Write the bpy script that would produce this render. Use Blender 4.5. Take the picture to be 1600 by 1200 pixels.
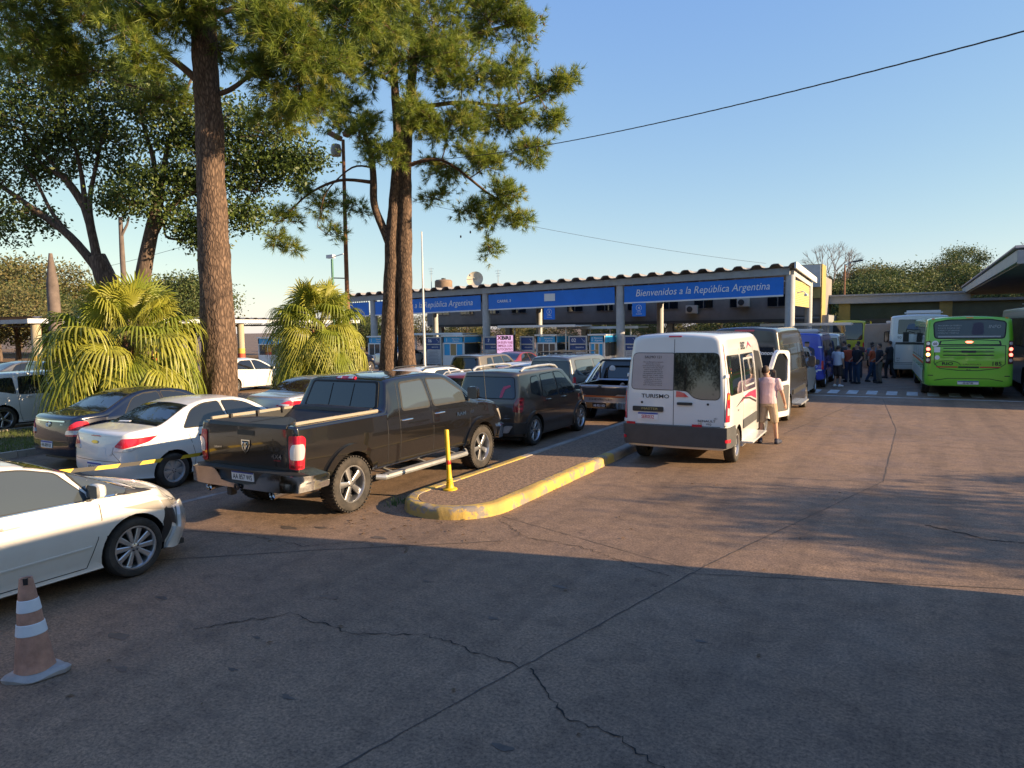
import bpy, bmesh, math, random
import numpy as np
from mathutils import Vector, Matrix, noise as mnoise
random.seed(7); rng = np.random.default_rng(7)
scene = bpy.context.scene
for o in list(bpy.data.objects): bpy.data.objects.remove(o)
COL = scene.collection
rad = math.radians

# ------------------------------------------------------------------ camera
cam_d = bpy.data.cameras.new('camera'); cam = bpy.data.objects.new('camera', cam_d); COL.objects.link(cam)
CAM_H, PITCH, ROLL, YAW = 2.65, rad(-4.5), rad(0.8), rad(29.5)
f_ = Vector((-math.sin(YAW)*math.cos(PITCH), math.cos(YAW)*math.cos(PITCH), math.sin(PITCH)))
r_ = Vector((math.cos(YAW), math.sin(YAW), 0)); u_ = r_.cross(f_)
r2 = math.cos(ROLL)*r_ - math.sin(ROLL)*u_; u2 = math.sin(ROLL)*r_ + math.cos(ROLL)*u_
M4 = Matrix((r2, u2, -f_)).transposed().to_4x4(); M4.translation = (0, 0, CAM_H)
cam.matrix_world = M4
cam_d.sensor_fit = 'HORIZONTAL'; cam_d.sensor_width = 36; cam_d.lens = 36*1110/1600
cam_d.clip_start = .05; cam_d.clip_end = 3000
scene.camera = cam

# ------------------------------------------------------------------ light
SUN_AZ, SUN_EL = rad(78), rad(16.5)       # azimuth clockwise from +Y
world = bpy.data.worlds.new('World'); scene.world = world; world.use_nodes = True
nt = world.node_tree; bg = nt.nodes['Background']
sky = nt.nodes.new('ShaderNodeTexSky'); sky.sky_type = 'NISHITA'; sky.sun_disc = False
sky.sun_elevation = SUN_EL; sky.sun_rotation = SUN_AZ; sky.altitude = 150
sky.air_density = 1.0; sky.dust_density = 0.25; sky.ozone_density = 1.6
sep = nt.nodes.new('ShaderNodeSeparateColor'); com = nt.nodes.new('ShaderNodeCombineColor'); nt.links.new(sky.outputs[0], sep.inputs[0])
for i, (gain, power) in enumerate(((.86, .80), (1.13, .64), (2.58, .14))):      # even, clean blue all over the dome
    pw = nt.nodes.new('ShaderNodeMath'); pw.operation = 'POWER'; pw.inputs[1].default_value = power; nt.links.new(sep.outputs[i], pw.inputs[0])
    ml = nt.nodes.new('ShaderNodeMath'); ml.operation = 'MULTIPLY'; ml.inputs[1].default_value = gain; nt.links.new(pw.outputs[0], ml.inputs[0]); nt.links.new(ml.outputs[0], com.inputs[i])
nt.links.new(com.outputs[0], bg.inputs[0]); bg.inputs[1].default_value = 0.113
sd = bpy.data.lights.new('sun', 'SUN'); sun = bpy.data.objects.new('sun', sd); COL.objects.link(sun)
sd.energy = 5.0; sd.angle = rad(.55); sd.color = (1, .74, .46)
sdir = Vector((math.sin(SUN_AZ)*math.cos(SUN_EL), math.cos(SUN_AZ)*math.cos(SUN_EL), math.sin(SUN_EL)))
sun.rotation_euler = sdir.to_track_quat('Z', 'Y').to_euler(); sun.location = sdir*60
vs = scene.view_settings; vs.view_transform = 'Standard'; vs.look = 'None'; vs.exposure = 1.25; vs.gamma = 1; vs.use_curve_mapping = False
scene.render.engine = 'CYCLES'
scene.cycles.max_bounces = 5; scene.cycles.diffuse_bounces = 2; scene.cycles.glossy_bounces = 3; scene.cycles.transmission_bounces = 3; scene.cycles.transparent_max_bounces = 6; scene.cycles.caustics_reflective = False; scene.cycles.caustics_refractive = False

# ------------------------------------------------------------------ materials
MATS = {}
def srgb(r, g, b):
    return tuple(((c/255)/12.92 if c/255 <= .04045 else ((c/255+.055)/1.055)**2.4) for c in (r, g, b))
def mat(name, color, rough=.5, metal=0., coat=0., var=0., vscale=4., spec=.5, bump=0., bscale=60., emit=0., col2=None, transl=0., detail=6, coords='Object'):
    if name in MATS: return MATS[name]
    m = bpy.data.materials.new(name); m.use_nodes = True; t = m.node_tree; p = t.nodes['Principled BSDF']
    c = (*color, 1); p.inputs['Base Color'].default_value = c
    p.inputs['Roughness'].default_value = rough; p.inputs['Metallic'].default_value = metal
    p.inputs['Coat Weight'].default_value = coat; p.inputs['Coat Roughness'].default_value = .04
    p.inputs['Specular IOR Level'].default_value = spec
    tc = t.nodes.new('ShaderNodeTexCoord')
    if var or col2:
        n = t.nodes.new('ShaderNodeTexNoise'); n.inputs['Scale'].default_value = vscale; n.inputs['Detail'].default_value = detail; n.inputs['Roughness'].default_value = .65
        t.links.new(tc.outputs[coords], n.inputs['Vector'])
        rp = t.nodes.new('ShaderNodeValToRGB'); rp.color_ramp.elements[0].position = .32; rp.color_ramp.elements[1].position = .68
        a = tuple(x*(1-var) for x in color); b = col2 if col2 else tuple(min(1, x*(1+var)) for x in color)
        rp.color_ramp.elements[0].color = (*a, 1); rp.color_ramp.elements[1].color = (*b, 1)
        t.links.new(n.outputs['Fac'], rp.inputs['Fac']); t.links.new(rp.outputs['Color'], p.inputs['Base Color'])
    if bump:
        n2 = t.nodes.new('ShaderNodeTexNoise'); n2.inputs['Scale'].default_value = bscale; n2.inputs['Detail'].default_value = 5
        t.links.new(tc.outputs[coords], n2.inputs['Vector'])
        bp = t.nodes.new('ShaderNodeBump'); bp.inputs['Strength'].default_value = bump; bp.inputs['Distance'].default_value = .02
        t.links.new(n2.outputs['Fac'], bp.inputs['Height']); t.links.new(bp.outputs['Normal'], p.inputs['Normal'])
    if emit:
        p.inputs['Emission Color'].default_value = c; p.inputs['Emission Strength'].default_value = emit
    if transl:
        tr = t.nodes.new('ShaderNodeBsdfTranslucent'); mx = t.nodes.new('ShaderNodeMixShader'); mx.inputs[0].default_value = transl
        src = p.inputs['Base Color'].links[0].from_socket if p.inputs['Base Color'].is_linked else None
        if src: t.links.new(src, tr.inputs[0])
        else: tr.inputs[0].default_value = c
        out = t.nodes['Material Output']; t.links.new(p.outputs[0], mx.inputs[1]); t.links.new(tr.outputs[0], mx.inputs[2]); t.links.new(mx.outputs[0], out.inputs[0])
    MATS[name] = m; return m
def paint(name, color, metal=0., rough=.32, dust=.16, dustcol=(.32, .23, .16)):
    """clear-coated car paint with road dust that gathers near the sills"""
    if name in MATS: return MATS[name]
    m = mat(name, color, rough, metal, coat=1.)
    t = m.node_tree; p = t.nodes['Principled BSDF']; tc = t.nodes.new('ShaderNodeTexCoord')
    n = t.nodes.new('ShaderNodeTexNoise'); n.inputs['Scale'].default_value = 3.1; n.inputs['Detail'].default_value = 8; n.inputs['Roughness'].default_value = .7
    t.links.new(tc.outputs['Object'], n.inputs['Vector'])
    sp = t.nodes.new('ShaderNodeSeparateXYZ'); t.links.new(tc.outputs['Object'], sp.inputs[0])
    mr = t.nodes.new('ShaderNodeMapRange'); mr.inputs[1].default_value = .15; mr.inputs[2].default_value = .95; mr.inputs[3].default_value = 1.6; mr.inputs[4].default_value = .45
    t.links.new(sp.outputs[2], mr.inputs[0])
    mu = t.nodes.new('ShaderNodeMath'); mu.operation = 'MULTIPLY'; t.links.new(n.outputs['Fac'], mu.inputs[0]); t.links.new(mr.outputs[0], mu.inputs[1])
    mu2 = t.nodes.new('ShaderNodeMath'); mu2.operation = 'MULTIPLY'; mu2.inputs[1].default_value = dust; mu2.use_clamp = True; t.links.new(mu.outputs[0], mu2.inputs[0])
    mx = t.nodes.new('ShaderNodeMix'); mx.data_type = 'RGBA'; mx.inputs[6].default_value = (*color, 1); mx.inputs[7].default_value = (*dustcol, 1)
    t.links.new(mu2.outputs[0], mx.inputs[0]); t.links.new(mx.outputs[2], p.inputs['Base Color'])
    ro = t.nodes.new('ShaderNodeMath'); ro.operation = 'MULTIPLY_ADD'; ro.inputs[1].default_value = .9; ro.inputs[2].default_value = .03
    t.links.new(mu2.outputs[0], ro.inputs[0]); t.links.new(ro.outputs[0], p.inputs['Coat Roughness'])
    return m
def glass_mat(name, color=(.012, .014, .016), rough=.03):
    return mat(name, color, rough, 0, coat=.6, spec=.8)
GLASS = glass_mat('dark_glass'); GLASS_B = glass_mat('tinted_glass', (.05, .06, .065)); GLASS_BR = glass_mat('brown_glass', (.03, .02, .014))
RUB = mat('rubber', (.018, .018, .018), .75, var=.35, vscale=9)
TYRE = mat('tyre_rubber', (.022, .021, .020), .85, var=.5, vscale=6, col2=(.06, .05, .042))
BLK = mat('black_plastic', (.022, .022, .023), .5, var=.25, vscale=8)
WELL = mat('wheel_well', (.008, .008, .008), .9)
ALLOY = mat('alloy', (.55, .55, .56), .28, .9, var=.15, vscale=7)
STEEL = mat('silver_cover', (.42, .43, .45), .35, .6)
DARKRIM = mat('dark_rim', (.03, .03, .032), .4, .4)
CHROME = mat('chrome', (.72, .72, .72), .09, 1., var=.12, vscale=5)
REDL = mat('red_lens', (.55, .012, .03), .12, coat=1.)
REDD = mat('dark_red_lens', (.22, .01, .015), .12, coat=1.)
CLRL = mat('clear_lens', (.62, .60, .60), .12, .3, coat=1.)
AMB = mat('amber_lens', (.75, .28, .02), .15, coat=1.)
HEADL = mat('headlight_lens', (.42, .38, .33), .12, .2, coat=1.)
WHITEP = mat('white_plate', (.72, .72, .72), .5)
BLUEP = mat('blue_plate', (.03, .06, .32), .5)
INK = mat('black_ink', (.012, .012, .014), .5)
WINK = mat('white_ink', (.8, .8, .8), .5)
REDI = mat('red_ink', (.5, .02, .03), .5)
LAMP = mat('lit_tail_lamp', (1, .12, .08), .3, emit=3.)
LAMPO = mat('lit_amber_lamp', (1, .42, .12), .3, emit=6.)

# ------------------------------------------------------------------ object helpers
def link(o, parent=None):
    COL.objects.link(o)
    if parent is not None: o.parent = parent
    return o
def tag(o, label=None, cat=None, group=None, kind=None):
    if label: o['label'] = label
    if cat: o['category'] = cat
    if group: o['group'] = group
    if kind: o['kind'] = kind
    return o
def thing(name, label, cat, loc=(0, 0, 0), rz=0., group=None):
    o = bpy.data.objects.new(name, None); o.empty_display_size = .3; link(o)
    o.location = loc; o.rotation_euler = (0, 0, rz)
    return tag(o, label, cat, group)
def smooth(me, ang=35):
    n = len(me.polygons)
    if n:
        me.polygons.foreach_set('use_smooth', [True]*n)
        me.set_sharp_from_angle(angle=rad(ang))
class MB:
    """collects geometry for one mesh object"""
    def __init__(s): s.v = []; s.f = []; s.m = []
    def add(s, v, f, m=0):
        b = len(s.v); s.v += [tuple(p) for p in v]; s.f += [tuple(i+b for i in q) for q in f]; s.m += [m]*len(f); return s
    def box(s, c, d, m=0, rot=None):
        x, y, z = d[0]/2, d[1]/2, d[2]/2
        vs_ = [Vector((a*x, b*y, e*z)) for a in (-1, 1) for b in (-1, 1) for e in (-1, 1)]
        if rot is not None:
            R = rot if isinstance(rot, Matrix) else Matrix.Rotation(rot, 3, 'Z')
            vs_ = [R @ q for q in vs_]
        return s.add([q+Vector(c) for q in vs_], [(0, 1, 3, 2), (4, 6, 7, 5), (0, 4, 5, 1), (2, 3, 7, 6), (0, 2, 6, 4), (1, 5, 7, 3)], m)
    def bar(s, a, b, w, h, m=0, up=(0, 0, 1)):
        a = Vector(a); b = Vector(b); d = (b-a); L = d.length; d.normalize(); u = Vector(up)
        if abs(d.dot(u)) > .98: u = Vector((0, 1, 0))
        sx = d.cross(u).normalized(); uz = sx.cross(d)
        R = Matrix((sx, d, uz)).transposed()
        return s.box((a+b)/2, (w, L, h), m, R)
    def tube(s, pts, radii, n=8, m=0, caps=True, jit=0.):
        pts = [Vector(p) for p in pts]
        if not hasattr(radii, '__len__'): radii = [radii]*len(pts)
        V = []; F = []; N = len(pts); px = None
        for i, p in enumerate(pts):
            d = (pts[min(i+1, N-1)]-pts[max(i-1, 0)])
            if d.length < 1e-9: d = Vector((0, 0, 1))
            d.normalize()
            if px is None:
                px = d.cross(Vector((0, 0, 1)) if abs(d.z) < .9 else Vector((1, 0, 0))).normalized()
            else:
                px = (px - d*px.dot(d))
                px = px.normalized() if px.length > 1e-6 else d.orthogonal().normalized()
            py = d.cross(px)
            for k in range(n):
                a = 2*math.pi*k/n; r = radii[i]
                if jit: r *= 1+jit*mnoise.noise(Vector((p.x*1.7+math.cos(a)*2.2, p.y*1.7+math.sin(a)*2.2, p.z*1.5)))
                V.append(p+(px*math.cos(a)+py*math.sin(a))*r)
        for i in range(N-1):
            for k in range(n):
                k2 = (k+1) % n; F.append((i*n+k, i*n+k2, (i+1)*n+k2, (i+1)*n+k))
        if caps: F.append(tuple(range(n-1, -1, -1))); F.append(tuple((N-1)*n+k for k in range(n)))
        return s.add(V, F, m)
    def lathe(s, prof, n=24, m=0, M=None, closed=False):
        V = []; F = []; P = len(prof)
        for k in range(n):
            a = 2*math.pi*k/n
            for (r, z) in prof: V.append(Vector((r*math.cos(a), r*math.sin(a), z)))
        for k in range(n):
            k2 = (k+1) % n
            for i in range(P if closed else P-1):
                j = (i+1) % P; F.append((k*P+i, k2*P+i, k2*P+j, k*P+j))
        if M is not None: V = [M @ q for q in V]
        return s.add(V, F, m)
    def prism(s, poly, d, m=0, M=None):
        """polygon in xy extruded by d in z"""
        n = len(poly); V = [Vector((p[0], p[1], 0)) for p in poly]+[Vector((p[0], p[1], d)) for p in poly]
        F = [tuple(range(n-1, -1, -1)), tuple(range(n, 2*n))]+[(i, (i+1) % n, n+(i+1) % n, n+i) for i in range(n)]
        if M is not None: V = [M @ q for q in V]
        return s.add(V, F, m)
    def mesh(s, name):
        me = bpy.data.meshes.new(name); me.from_pydata(s.v, [], s.f)
        if any(s.m): me.polygons.foreach_set('material_index', s.m)
        return me
    def build(s, name, mats, parent=None, sm=35, bevel=0., loc=None):
        me = s.mesh(name)
        for q in (mats if isinstance(mats, (list, tuple)) else [mats]): me.materials.append(q)
        if bevel:
            bm = bmesh.new(); bm.from_mesh(me)
            bmesh.ops.bevel(bm, geom=[e for e in bm.edges if e.is_manifold and e.calc_face_angle(0) > rad(40)], offset=bevel, segments=2, affect='EDGES', clamp_overlap=True)
            bm.to_mesh(me); bm.free()
        if sm: smooth(me, sm)
        o = bpy.data.objects.new(name, me); link(o, parent)
        if loc is not None: o.location = loc
        return o
def obj(name, me, parent=None, loc=None, rot=None, scale=None):
    o = bpy.data.objects.new(name, me); link(o, parent)
    if loc is not None: o.location = loc
    if rot is not None: o.rotation_euler = rot
    if scale is not None: o.scale = scale if hasattr(scale, '__len__') else (scale,)*3
    return o
_txt = {}
def text2d(body, size=1., shear=0., align='CENTER', bold=0., sx=1.):
    """flat glyph geometry: (verts2d, faces), x centred, baseline at 0; size = cap height"""
    k = (body, shear, align, bold)
    if k not in _txt:
        c = bpy.data.curves.new('glyphs', 'FONT'); c.body = body; c.shear = shear; c.align_x = align; c.offset = bold; c.resolution_u = 2
        o = bpy.data.objects.new('glyphs', c); me = o.to_mesh()
        _txt[k] = ([(v.co.x, v.co.y) for v in me.vertices], [tuple(p.vertices) for p in me.polygons])
        o.to_mesh_clear(); bpy.data.objects.remove(o); bpy.data.curves.remove(c)
    V, F = _txt[k]; s_ = size/.70
    return [(x*s_*sx, y*s_) for x, y in V], F
def mono(pts):
    """monotone cubic through (x,y) control points"""
    xs = [p[0] for p in pts]; ys = [p[1] for p in pts]; n = len(xs)
    if n == 1: return lambda x: ys[0]
    d = [(ys[i+1]-ys[i])/(xs[i+1]-xs[i]) for i in range(n-1)]
    m = [d[0]]+[0 if d[i-1]*d[i] <= 0 else (2*d[i-1]*d[i]/(d[i-1]+d[i])) for i in range(1, n-1)]+[d[-1]]
    import bisect
    def f(x):
        if x <= xs[0]: return ys[0]
        if x >= xs[-1]: return ys[-1]
        i = bisect.bisect_right(xs, x)-1; h = xs[i+1]-xs[i]; t = (x-xs[i])/h
        return ys[i]*(1+2*t)*(1-t)**2+m[i]*h*t*(1-t)**2+ys[i+1]*t*t*(3-2*t)+m[i+1]*h*t*t*(t-1)
    return f
def rpoly(pts, r, n=4):
    """round the corners of a polygon"""
    out = []; N = len(pts)
    rr = r if hasattr(r, '__len__') else [r]*N
    for i in range(N):
        p0 = Vector(pts[i-1]); p = Vector(pts[i]); p1 = Vector(pts[(i+1) % N])
        a = (p0-p); b = (p1-p); q = min(rr[i], a.length*.48, b.length*.48)
        if q < 1e-4: out.append(tuple(p)); continue
        A = p+a.normalized()*q; B = p+b.normalized()*q
        for k in range(n+1):
            t = k/n; out.append(tuple(A*(1-t)**2+p*2*t*(1-t)+B*t*t))
    return out
def rect(u0, u1, v0, v1, r=.03): return rpoly([(u0, v0), (u1, v0), (u1, v1), (u0, v1)], r)
def grow(poly, d):
    cx = sum(p[0] for p in poly)/len(poly); cy = sum(p[1] for p in poly)/len(poly); out = []
    N = len(poly); area = sum(poly[i-1][0]*poly[i][1]-poly[i][0]*poly[i-1][1] for i in range(N))
    sg = 1 if area > 0 else -1
    for i in range(N):
        a = Vector(poly[i])-Vector(poly[i-1]); b = Vector(poly[(i+1) % N])-Vector(poly[i])
        na = Vector((a.y, -a.x)).normalized() if a.length > 1e-9 else Vector((0, 0)); nb = Vector((b.y, -b.x)).normalized() if b.length > 1e-9 else Vector((0, 0))
        n = (na+nb); n = n.normalized() if n.length > 1e-6 else na
        out.append((poly[i][0]+n.x*d*sg, poly[i][1]+n.y*d*sg))
    return out

# ------------------------------------------------------------------ vehicle shells
class Shell:
    def __init__(s, L, zt, zb, zs, w, tum=.36, rc=.12, crown=.03, rprof=((0, 0), (3, 0)), fprof=((0, 0), (3, 0)), br=.05, bf=.12, cr=.12, cf=.2, fade=1.2, low=.03, crease=.008, ct=.05, step=.14):
        s.L = L; s.zt = mono(zt); s.zb = mono(zb); s.zs = mono(zs); s.w = mono(w); s.tum = tum; s.rc = rc; s.crown = crown
        s.rp = mono(rprof); s.fp = mono(fprof); s.br = br; s.bf = bf; s.cr = cr; s.cf = cf; s.fade = fade; s.low = low; s.crease = crease; s.ct = ct; s.step = step
        s.cache = {}; s.wc = {}; s.sc = {}
        s.brk = sorted(set([p[0] for p in zt]+[p[0] for p in w]))
    def section(s, ys):
        k = round(ys, 4)
        if k in s.cache: return s.cache[k]
        w = s.w(ys); zs = s.zs(ys); zb = s.zb(ys); zt = max(s.zt(ys), zb+.012)
        ins = inz = 0.
        for d, c in ((ys, s.cr), (s.L-ys, s.cf)):
            if d < c: q = c-math.sqrt(max(0, c*c-(c-d)**2)); ins = max(ins, q)
            c2 = min(c, s.ct)
            if d < c2: q = c2-math.sqrt(max(0, c2*c2-(c2-d)**2)); inz = max(inz, q)
        wi = w-ins; zt -= inz; zb = min(zb, zt-.008); zs += inz*.5
        P = [(0, zs), (wi*.55, zs), (wi*.9, zs), (wi*.955, zs+.025)]
        z1 = zs+.06; nl = 9
        for i in range(nl+1):
            t = i/nl; x = wi*(1-s.low*((t-.62)/.62)**2)
            if s.crease: x -= s.crease*(1 if t > .8 else (0 if t < .7 else (t-.7)/.1))
            P.append((x, z1+(zb-z1)*t))
        xb = P[-1][0]; h = zt-zb; r = min(s.rc, h*.8); xt = max(xb-s.tum*h, .2*w)
        ng = 6
        for i in range(1, ng+1):
            t = i/ng; P.append((xb+(xt-xb)*t+.03*min(1, h)*math.sin(math.pi*t)*.6, zb+(h-r)*t))
        na = 5; rx = min(r*1.1, xt*.5)
        for i in range(1, na+1):
            a = math.pi/2*i/na; P.append((xt-rx*(1-math.cos(a)), zt-r+(r-s.crown*min(1, h*3))*math.sin(a)))
        xe, ze = P[-1]; nn = 5
        for i in range(1, nn+1):
            t = i/nn; P.append((xe*(1-t), ze+(zt-ze)*(1-(1-t)**2)))
        s.cache[k] = P; return P
    I_SIDE0 = 3
    def warp(s, x, z, ys):
        w = max(s.w(ys), .1)
        a = (s.rp(z)+s.br*(x/w)**2)*max(0, 1-ys/s.fade)
        b = (s.fp(z)+s.bf*(x/w)**2)*max(0, 1-(s.L-ys)/s.fade)
        return a-b
    def _xs(s, ys, z):
        P = s.section(ys)
        for i in range(3, len(P)-1):
            z0, z1 = P[i][1], P[i+1][1]
            if z <= z0: return P[i][0]
            if z0 <= z <= z1 and z1 > z0:
                t = (z-z0)/(z1-z0); return P[i][0]+(P[i+1][0]-P[i][0])*t
        return P[-1][0]
    def side_x(s, y, z):
        k = (round(y, 4), round(z, 4)); r = s.sc.get(k)
        if r is not None: return r
        ys = y
        if s.fade < y < s.L-s.fade: r = s._xs(round(y, 2), z)
        else:
            for _ in range(2):
                x = s._xs(ys, z); ys = min(max(y-s.warp(x, z, ys), 0), s.L)
            r = s._xs(round(ys, 3), z)
        s.sc[k] = r; return r
    def top_z(s, x, y):
        ax = abs(x); ys = y; z = s.zt(y)
        for _ in range(2):
            ys = min(max(y-s.warp(x, z, ys), 0), s.L); P = s.section(ys)
            for i in range(len(P)-1, 12, -1):
                x0, x1 = P[i][0], P[i-1][0]
                if x0 <= ax <= x1 and x1 > x0:
                    t = (ax-x0)/(x1-x0); z = P[i][1]+(P[i-1][1]-P[i][1])*t; break
            else: z = P[13][1]
        return z
    # mappers (u,v) -> point
    def SIDE(s, sg=1): return lambda y, z: Vector((sg*s.side_x(y, z), y, z))
    def TOP(s): return lambda y, x: Vector((x, y, s.top_z(x, y)))
    def REAR(s, front=False):
        def f(q, z):
            z = round(z, 2) if abs(q) > 5 else z; k = (round(z, 3), front)
            if k not in s.wc:
                poly = []
                e0 = s.L if front else 0.
                for d in (0, .004, .012, .03, .06, .1, .15, .22, .32, .5, .8, 1.2, 1.7):
                    ys = e0-d if front else d; x = s._xs(ys, z); poly.append((x, ys+s.warp(x, z, ys)))
                acc = [0]
                for i in range(1, len(poly)): acc.append(acc[-1]+math.hypot(poly[i][0]-poly[i-1][0], poly[i][1]-poly[i-1][1]))
                s.wc[k] = (poly, acc)
            poly, acc = s.wc[k]; xo = poly[0][0]; aq = abs(q); sg = 1 if q >= 0 else -1
            if aq <= xo:
                e0 = s.L if front else 0.
                return Vector((q, e0+s.warp(q, z, e0), z))
            e = aq-xo
            for i in range(1, len(acc)):
                if e <= acc[i]:
                    t = (e-acc[i-1])/max(1e-9, acc[i]-acc[i-1]); return Vector((sg*(poly[i-1][0]+(poly[i][0]-poly[i-1][0])*t), poly[i-1][1]+(poly[i][1]-poly[i-1][1])*t, z))
            return Vector((sg*poly[-1][0], poly[-1][1], z))
        return f
    def mesh(s, name, wheels=(), archR=.36, depth=.26, cut=None):
        ss = {0., s.L}
        for c, e in ((s.cr, 0), (s.cf, 1)):
            for t in (.02, .08, .2, .38, .6, .8, 1.):
                ss.add(round(s.L-c*t if e else c*t, 4))
        y = s.cr
        while y < s.L-s.cf: ss.add(round(y, 4)); y += s.step
        for b in s.brk:
            if s.cr < b < s.L-s.cf: ss.add(b)
        ss = sorted(ss); ss = [v for i, v in enumerate(ss) if i == 0 or v-ss[i-1] > .003]
        bm = bmesh.new(); rings = []
        def ring(ys, t=1.):
            P = s.section(ys); R = []
            for sg in (1, -1):
                rng_ = range(len(P)) if sg == 1 else range(len(P)-2, 0, -1)
                for i in rng_:
                    x, z = P[i][0]*t*sg, P[i][1]; R.append(bm.verts.new((x, ys+s.warp(x, z, ys), z)))
            return R
        for t in (0., .25, .5, .7, .85, .95): rings.append(ring(ss[0], t))
        for ys in ss: rings.append(ring(ys))
        for t in (.95, .85, .7, .5, .25, 0.): rings.append(ring(ss[-1], t))
        n = len(rings[0])
        for a, b in zip(rings, rings[1:]):
            for i in range(n):
                j = (i+1) % n; bm.faces.new((a[i], a[j], b[j], b[i]))
        bmesh.ops.remove_doubles(bm, verts=bm.verts, dist=2e-4)
        bmesh.ops.dissolve_degenerate(bm, edges=bm.edges, dist=1e-5)
        bmesh.ops.recalc_face_normals(bm, faces=bm.faces)
        me = bpy.data.meshes.new(name); bm.to_mesh(me); bm.free()
        if wheels or cut:
            c = MB()
            for (wy, wz) in wheels:
                W = s.w(wy)
                for sg in (-1, 1):
                    x0 = W-depth; Mx = Matrix.Translation((sg*x0, wy, wz)) @ Matrix.Rotation(math.pi/2*sg, 4, 'Y')
                    N = 32; V = [Mx @ Vector((archR*math.cos(2*math.pi*k/N), archR*math.sin(2*math.pi*k/N), zz)) for zz in (0, depth+.3) for k in range(N)]
                    c.add(V, [tuple(range(N-1, -1, -1)), tuple(range(N, 2*N))]+[(k, (k+1) % N, N+(k+1) % N, N+k) for k in range(N)])
            if cut:
                for (cc, dd) in cut: c.box(cc, dd)
            cm = c.mesh('cutter'); bmc = bmesh.new(); bmc.from_mesh(cm); bmesh.ops.recalc_face_normals(bmc, faces=bmc.faces); bmc.to_mesh(cm); bmc.free()
            a = bpy.data.objects.new('tmp_body', me); b = bpy.data.objects.new('tmp_cut', cm); COL.objects.link(a); COL.objects.link(b)
            md = a.modifiers.new('b', 'BOOLEAN'); md.operation = 'DIFFERENCE'; md.object = b; md.solver = 'EXACT'
            bpy.context.view_layer.update(); dg = bpy.context.evaluated_depsgraph_get()
            me2 = bpy.data.meshes.new_from_object(a.evaluated_get(dg))
            bpy.data.objects.remove(a); bpy.data.objects.remove(b); me = me2; me.name = name
            mi = []
            for p in me.polygons:
                c_ = p.center; k = 0
                for (wy, wz) in wheels:
                    if math.hypot(c_.y-wy, c_.z-wz) < archR+.002: k = 1
                if cut:
                    for (cc, dd) in cut:
                        if all(abs(c_[i]-cc[i]) < dd[i]/2+.002 for i in range(3)): k = 1
                mi.append(k)
            me.polygons.foreach_set('material_index', mi)
        smooth(me, 38)
        return me
def patch(mb, poly, mp, off=.004, th=.012, nu=8, nv=3, m=0, ctr=None):
    """thin raised panel following a surface; poly in (u,v), monotone in u"""
    us = sorted(set([round(p[0], 5) for p in poly])); u0, u1 = us[0], us[-1]
    us = sorted(set(us+[round(u0+(u1-u0)*i/nu, 5) for i in range(nu+1)]))
    us = [u for i, u in enumerate(us) if i == 0 or u-us[i-1] > 1e-4]
    N = len(poly); cols = []
    for u in us:
        uu = min(max(u, u0+1e-5), u1-1e-5); c = []
        for i in range(N):
            a, b = poly[i-1], poly[i]
            if (a[0]-uu)*(b[0]-uu) <= 0 and abs(a[0]-b[0]) > 1e-9: c.append(a[1]+(b[1]-a[1])*(uu-a[0])/(b[0]-a[0]))
        if not c: continue
        cols.append((u, min(c), max(c)))
    ctr = Vector(ctr) if ctr is not None else None
    V = []; nu_ = len(cols); e = .006; inn = []
    def nrm(u, v):
        p = mp(u, v); a = mp(u+e, v)-p; b = mp(u, v+e)-p; n = a.cross(b)
        n = n.normalized() if n.length > 1e-12 else Vector((0, 0, 1))
        return p, n
    pc, ncn = nrm(cols[nu_//2][0], (cols[nu_//2][1]+cols[nu_//2][2])/2)
    flip = -1 if (ctr is not None and ncn.dot(pc-ctr) < 0) else 1
    G = []; H = []
    for (u, a, b) in cols:
        for j in range(nv+1):
            p, n = nrm(u, a+(b-a)*j/nv); n = n*flip; G.append(p+n*off); H.append(p+n*(off-th))
    F = []
    def idx(i, j): return i*(nv+1)+j
    for i in range(nu_-1):
        for j in range(nv):
            q = (idx(i, j), idx(i+1, j), idx(i+1, j+1), idx(i, j+1)); F.append(q if flip > 0 else q[::-1])
    loop = [idx(i, 0) for i in range(nu_)]+[idx(nu_-1, j) for j in range(1, nv+1)]+[idx(i, nv) for i in range(nu_-2, -1, -1)]+[idx(0, j) for j in range(nv-1, 0, -1)]
    K = len(G); V = G+[H[i] for i in loop]
    for a in range(len(loop)):
        b = (a+1) % len(loop); q = (loop[b], loop[a], K+a, K+b); F.append(q if flip > 0 else q[::-1])
    mb.add(V, F, m); return mb
def text_on(mb, body, mp, u, v, size, off=.006, sx=1., shear=0., bold=0., m=0, ctr=None, mirror=1, align='CENTER', th=0.):
    V, F = text2d(body, size, shear, align, bold, sx); out = []
    ctr = Vector(ctr) if ctr is not None else None
    for (x, y) in V:
        uu, vv = u+x*mirror, v+y; p = mp(uu, vv); n = (mp(uu+.01, vv)-p).cross(mp(uu, vv+.01)-p).normalized()
        if ctr is not None and n.dot(p-ctr) < 0: n = -n
        out.append(p+n*off)
    mb.add(out, F if mirror > 0 else [q[::-1] for q in F], m); return mb
_wm = {}
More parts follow.
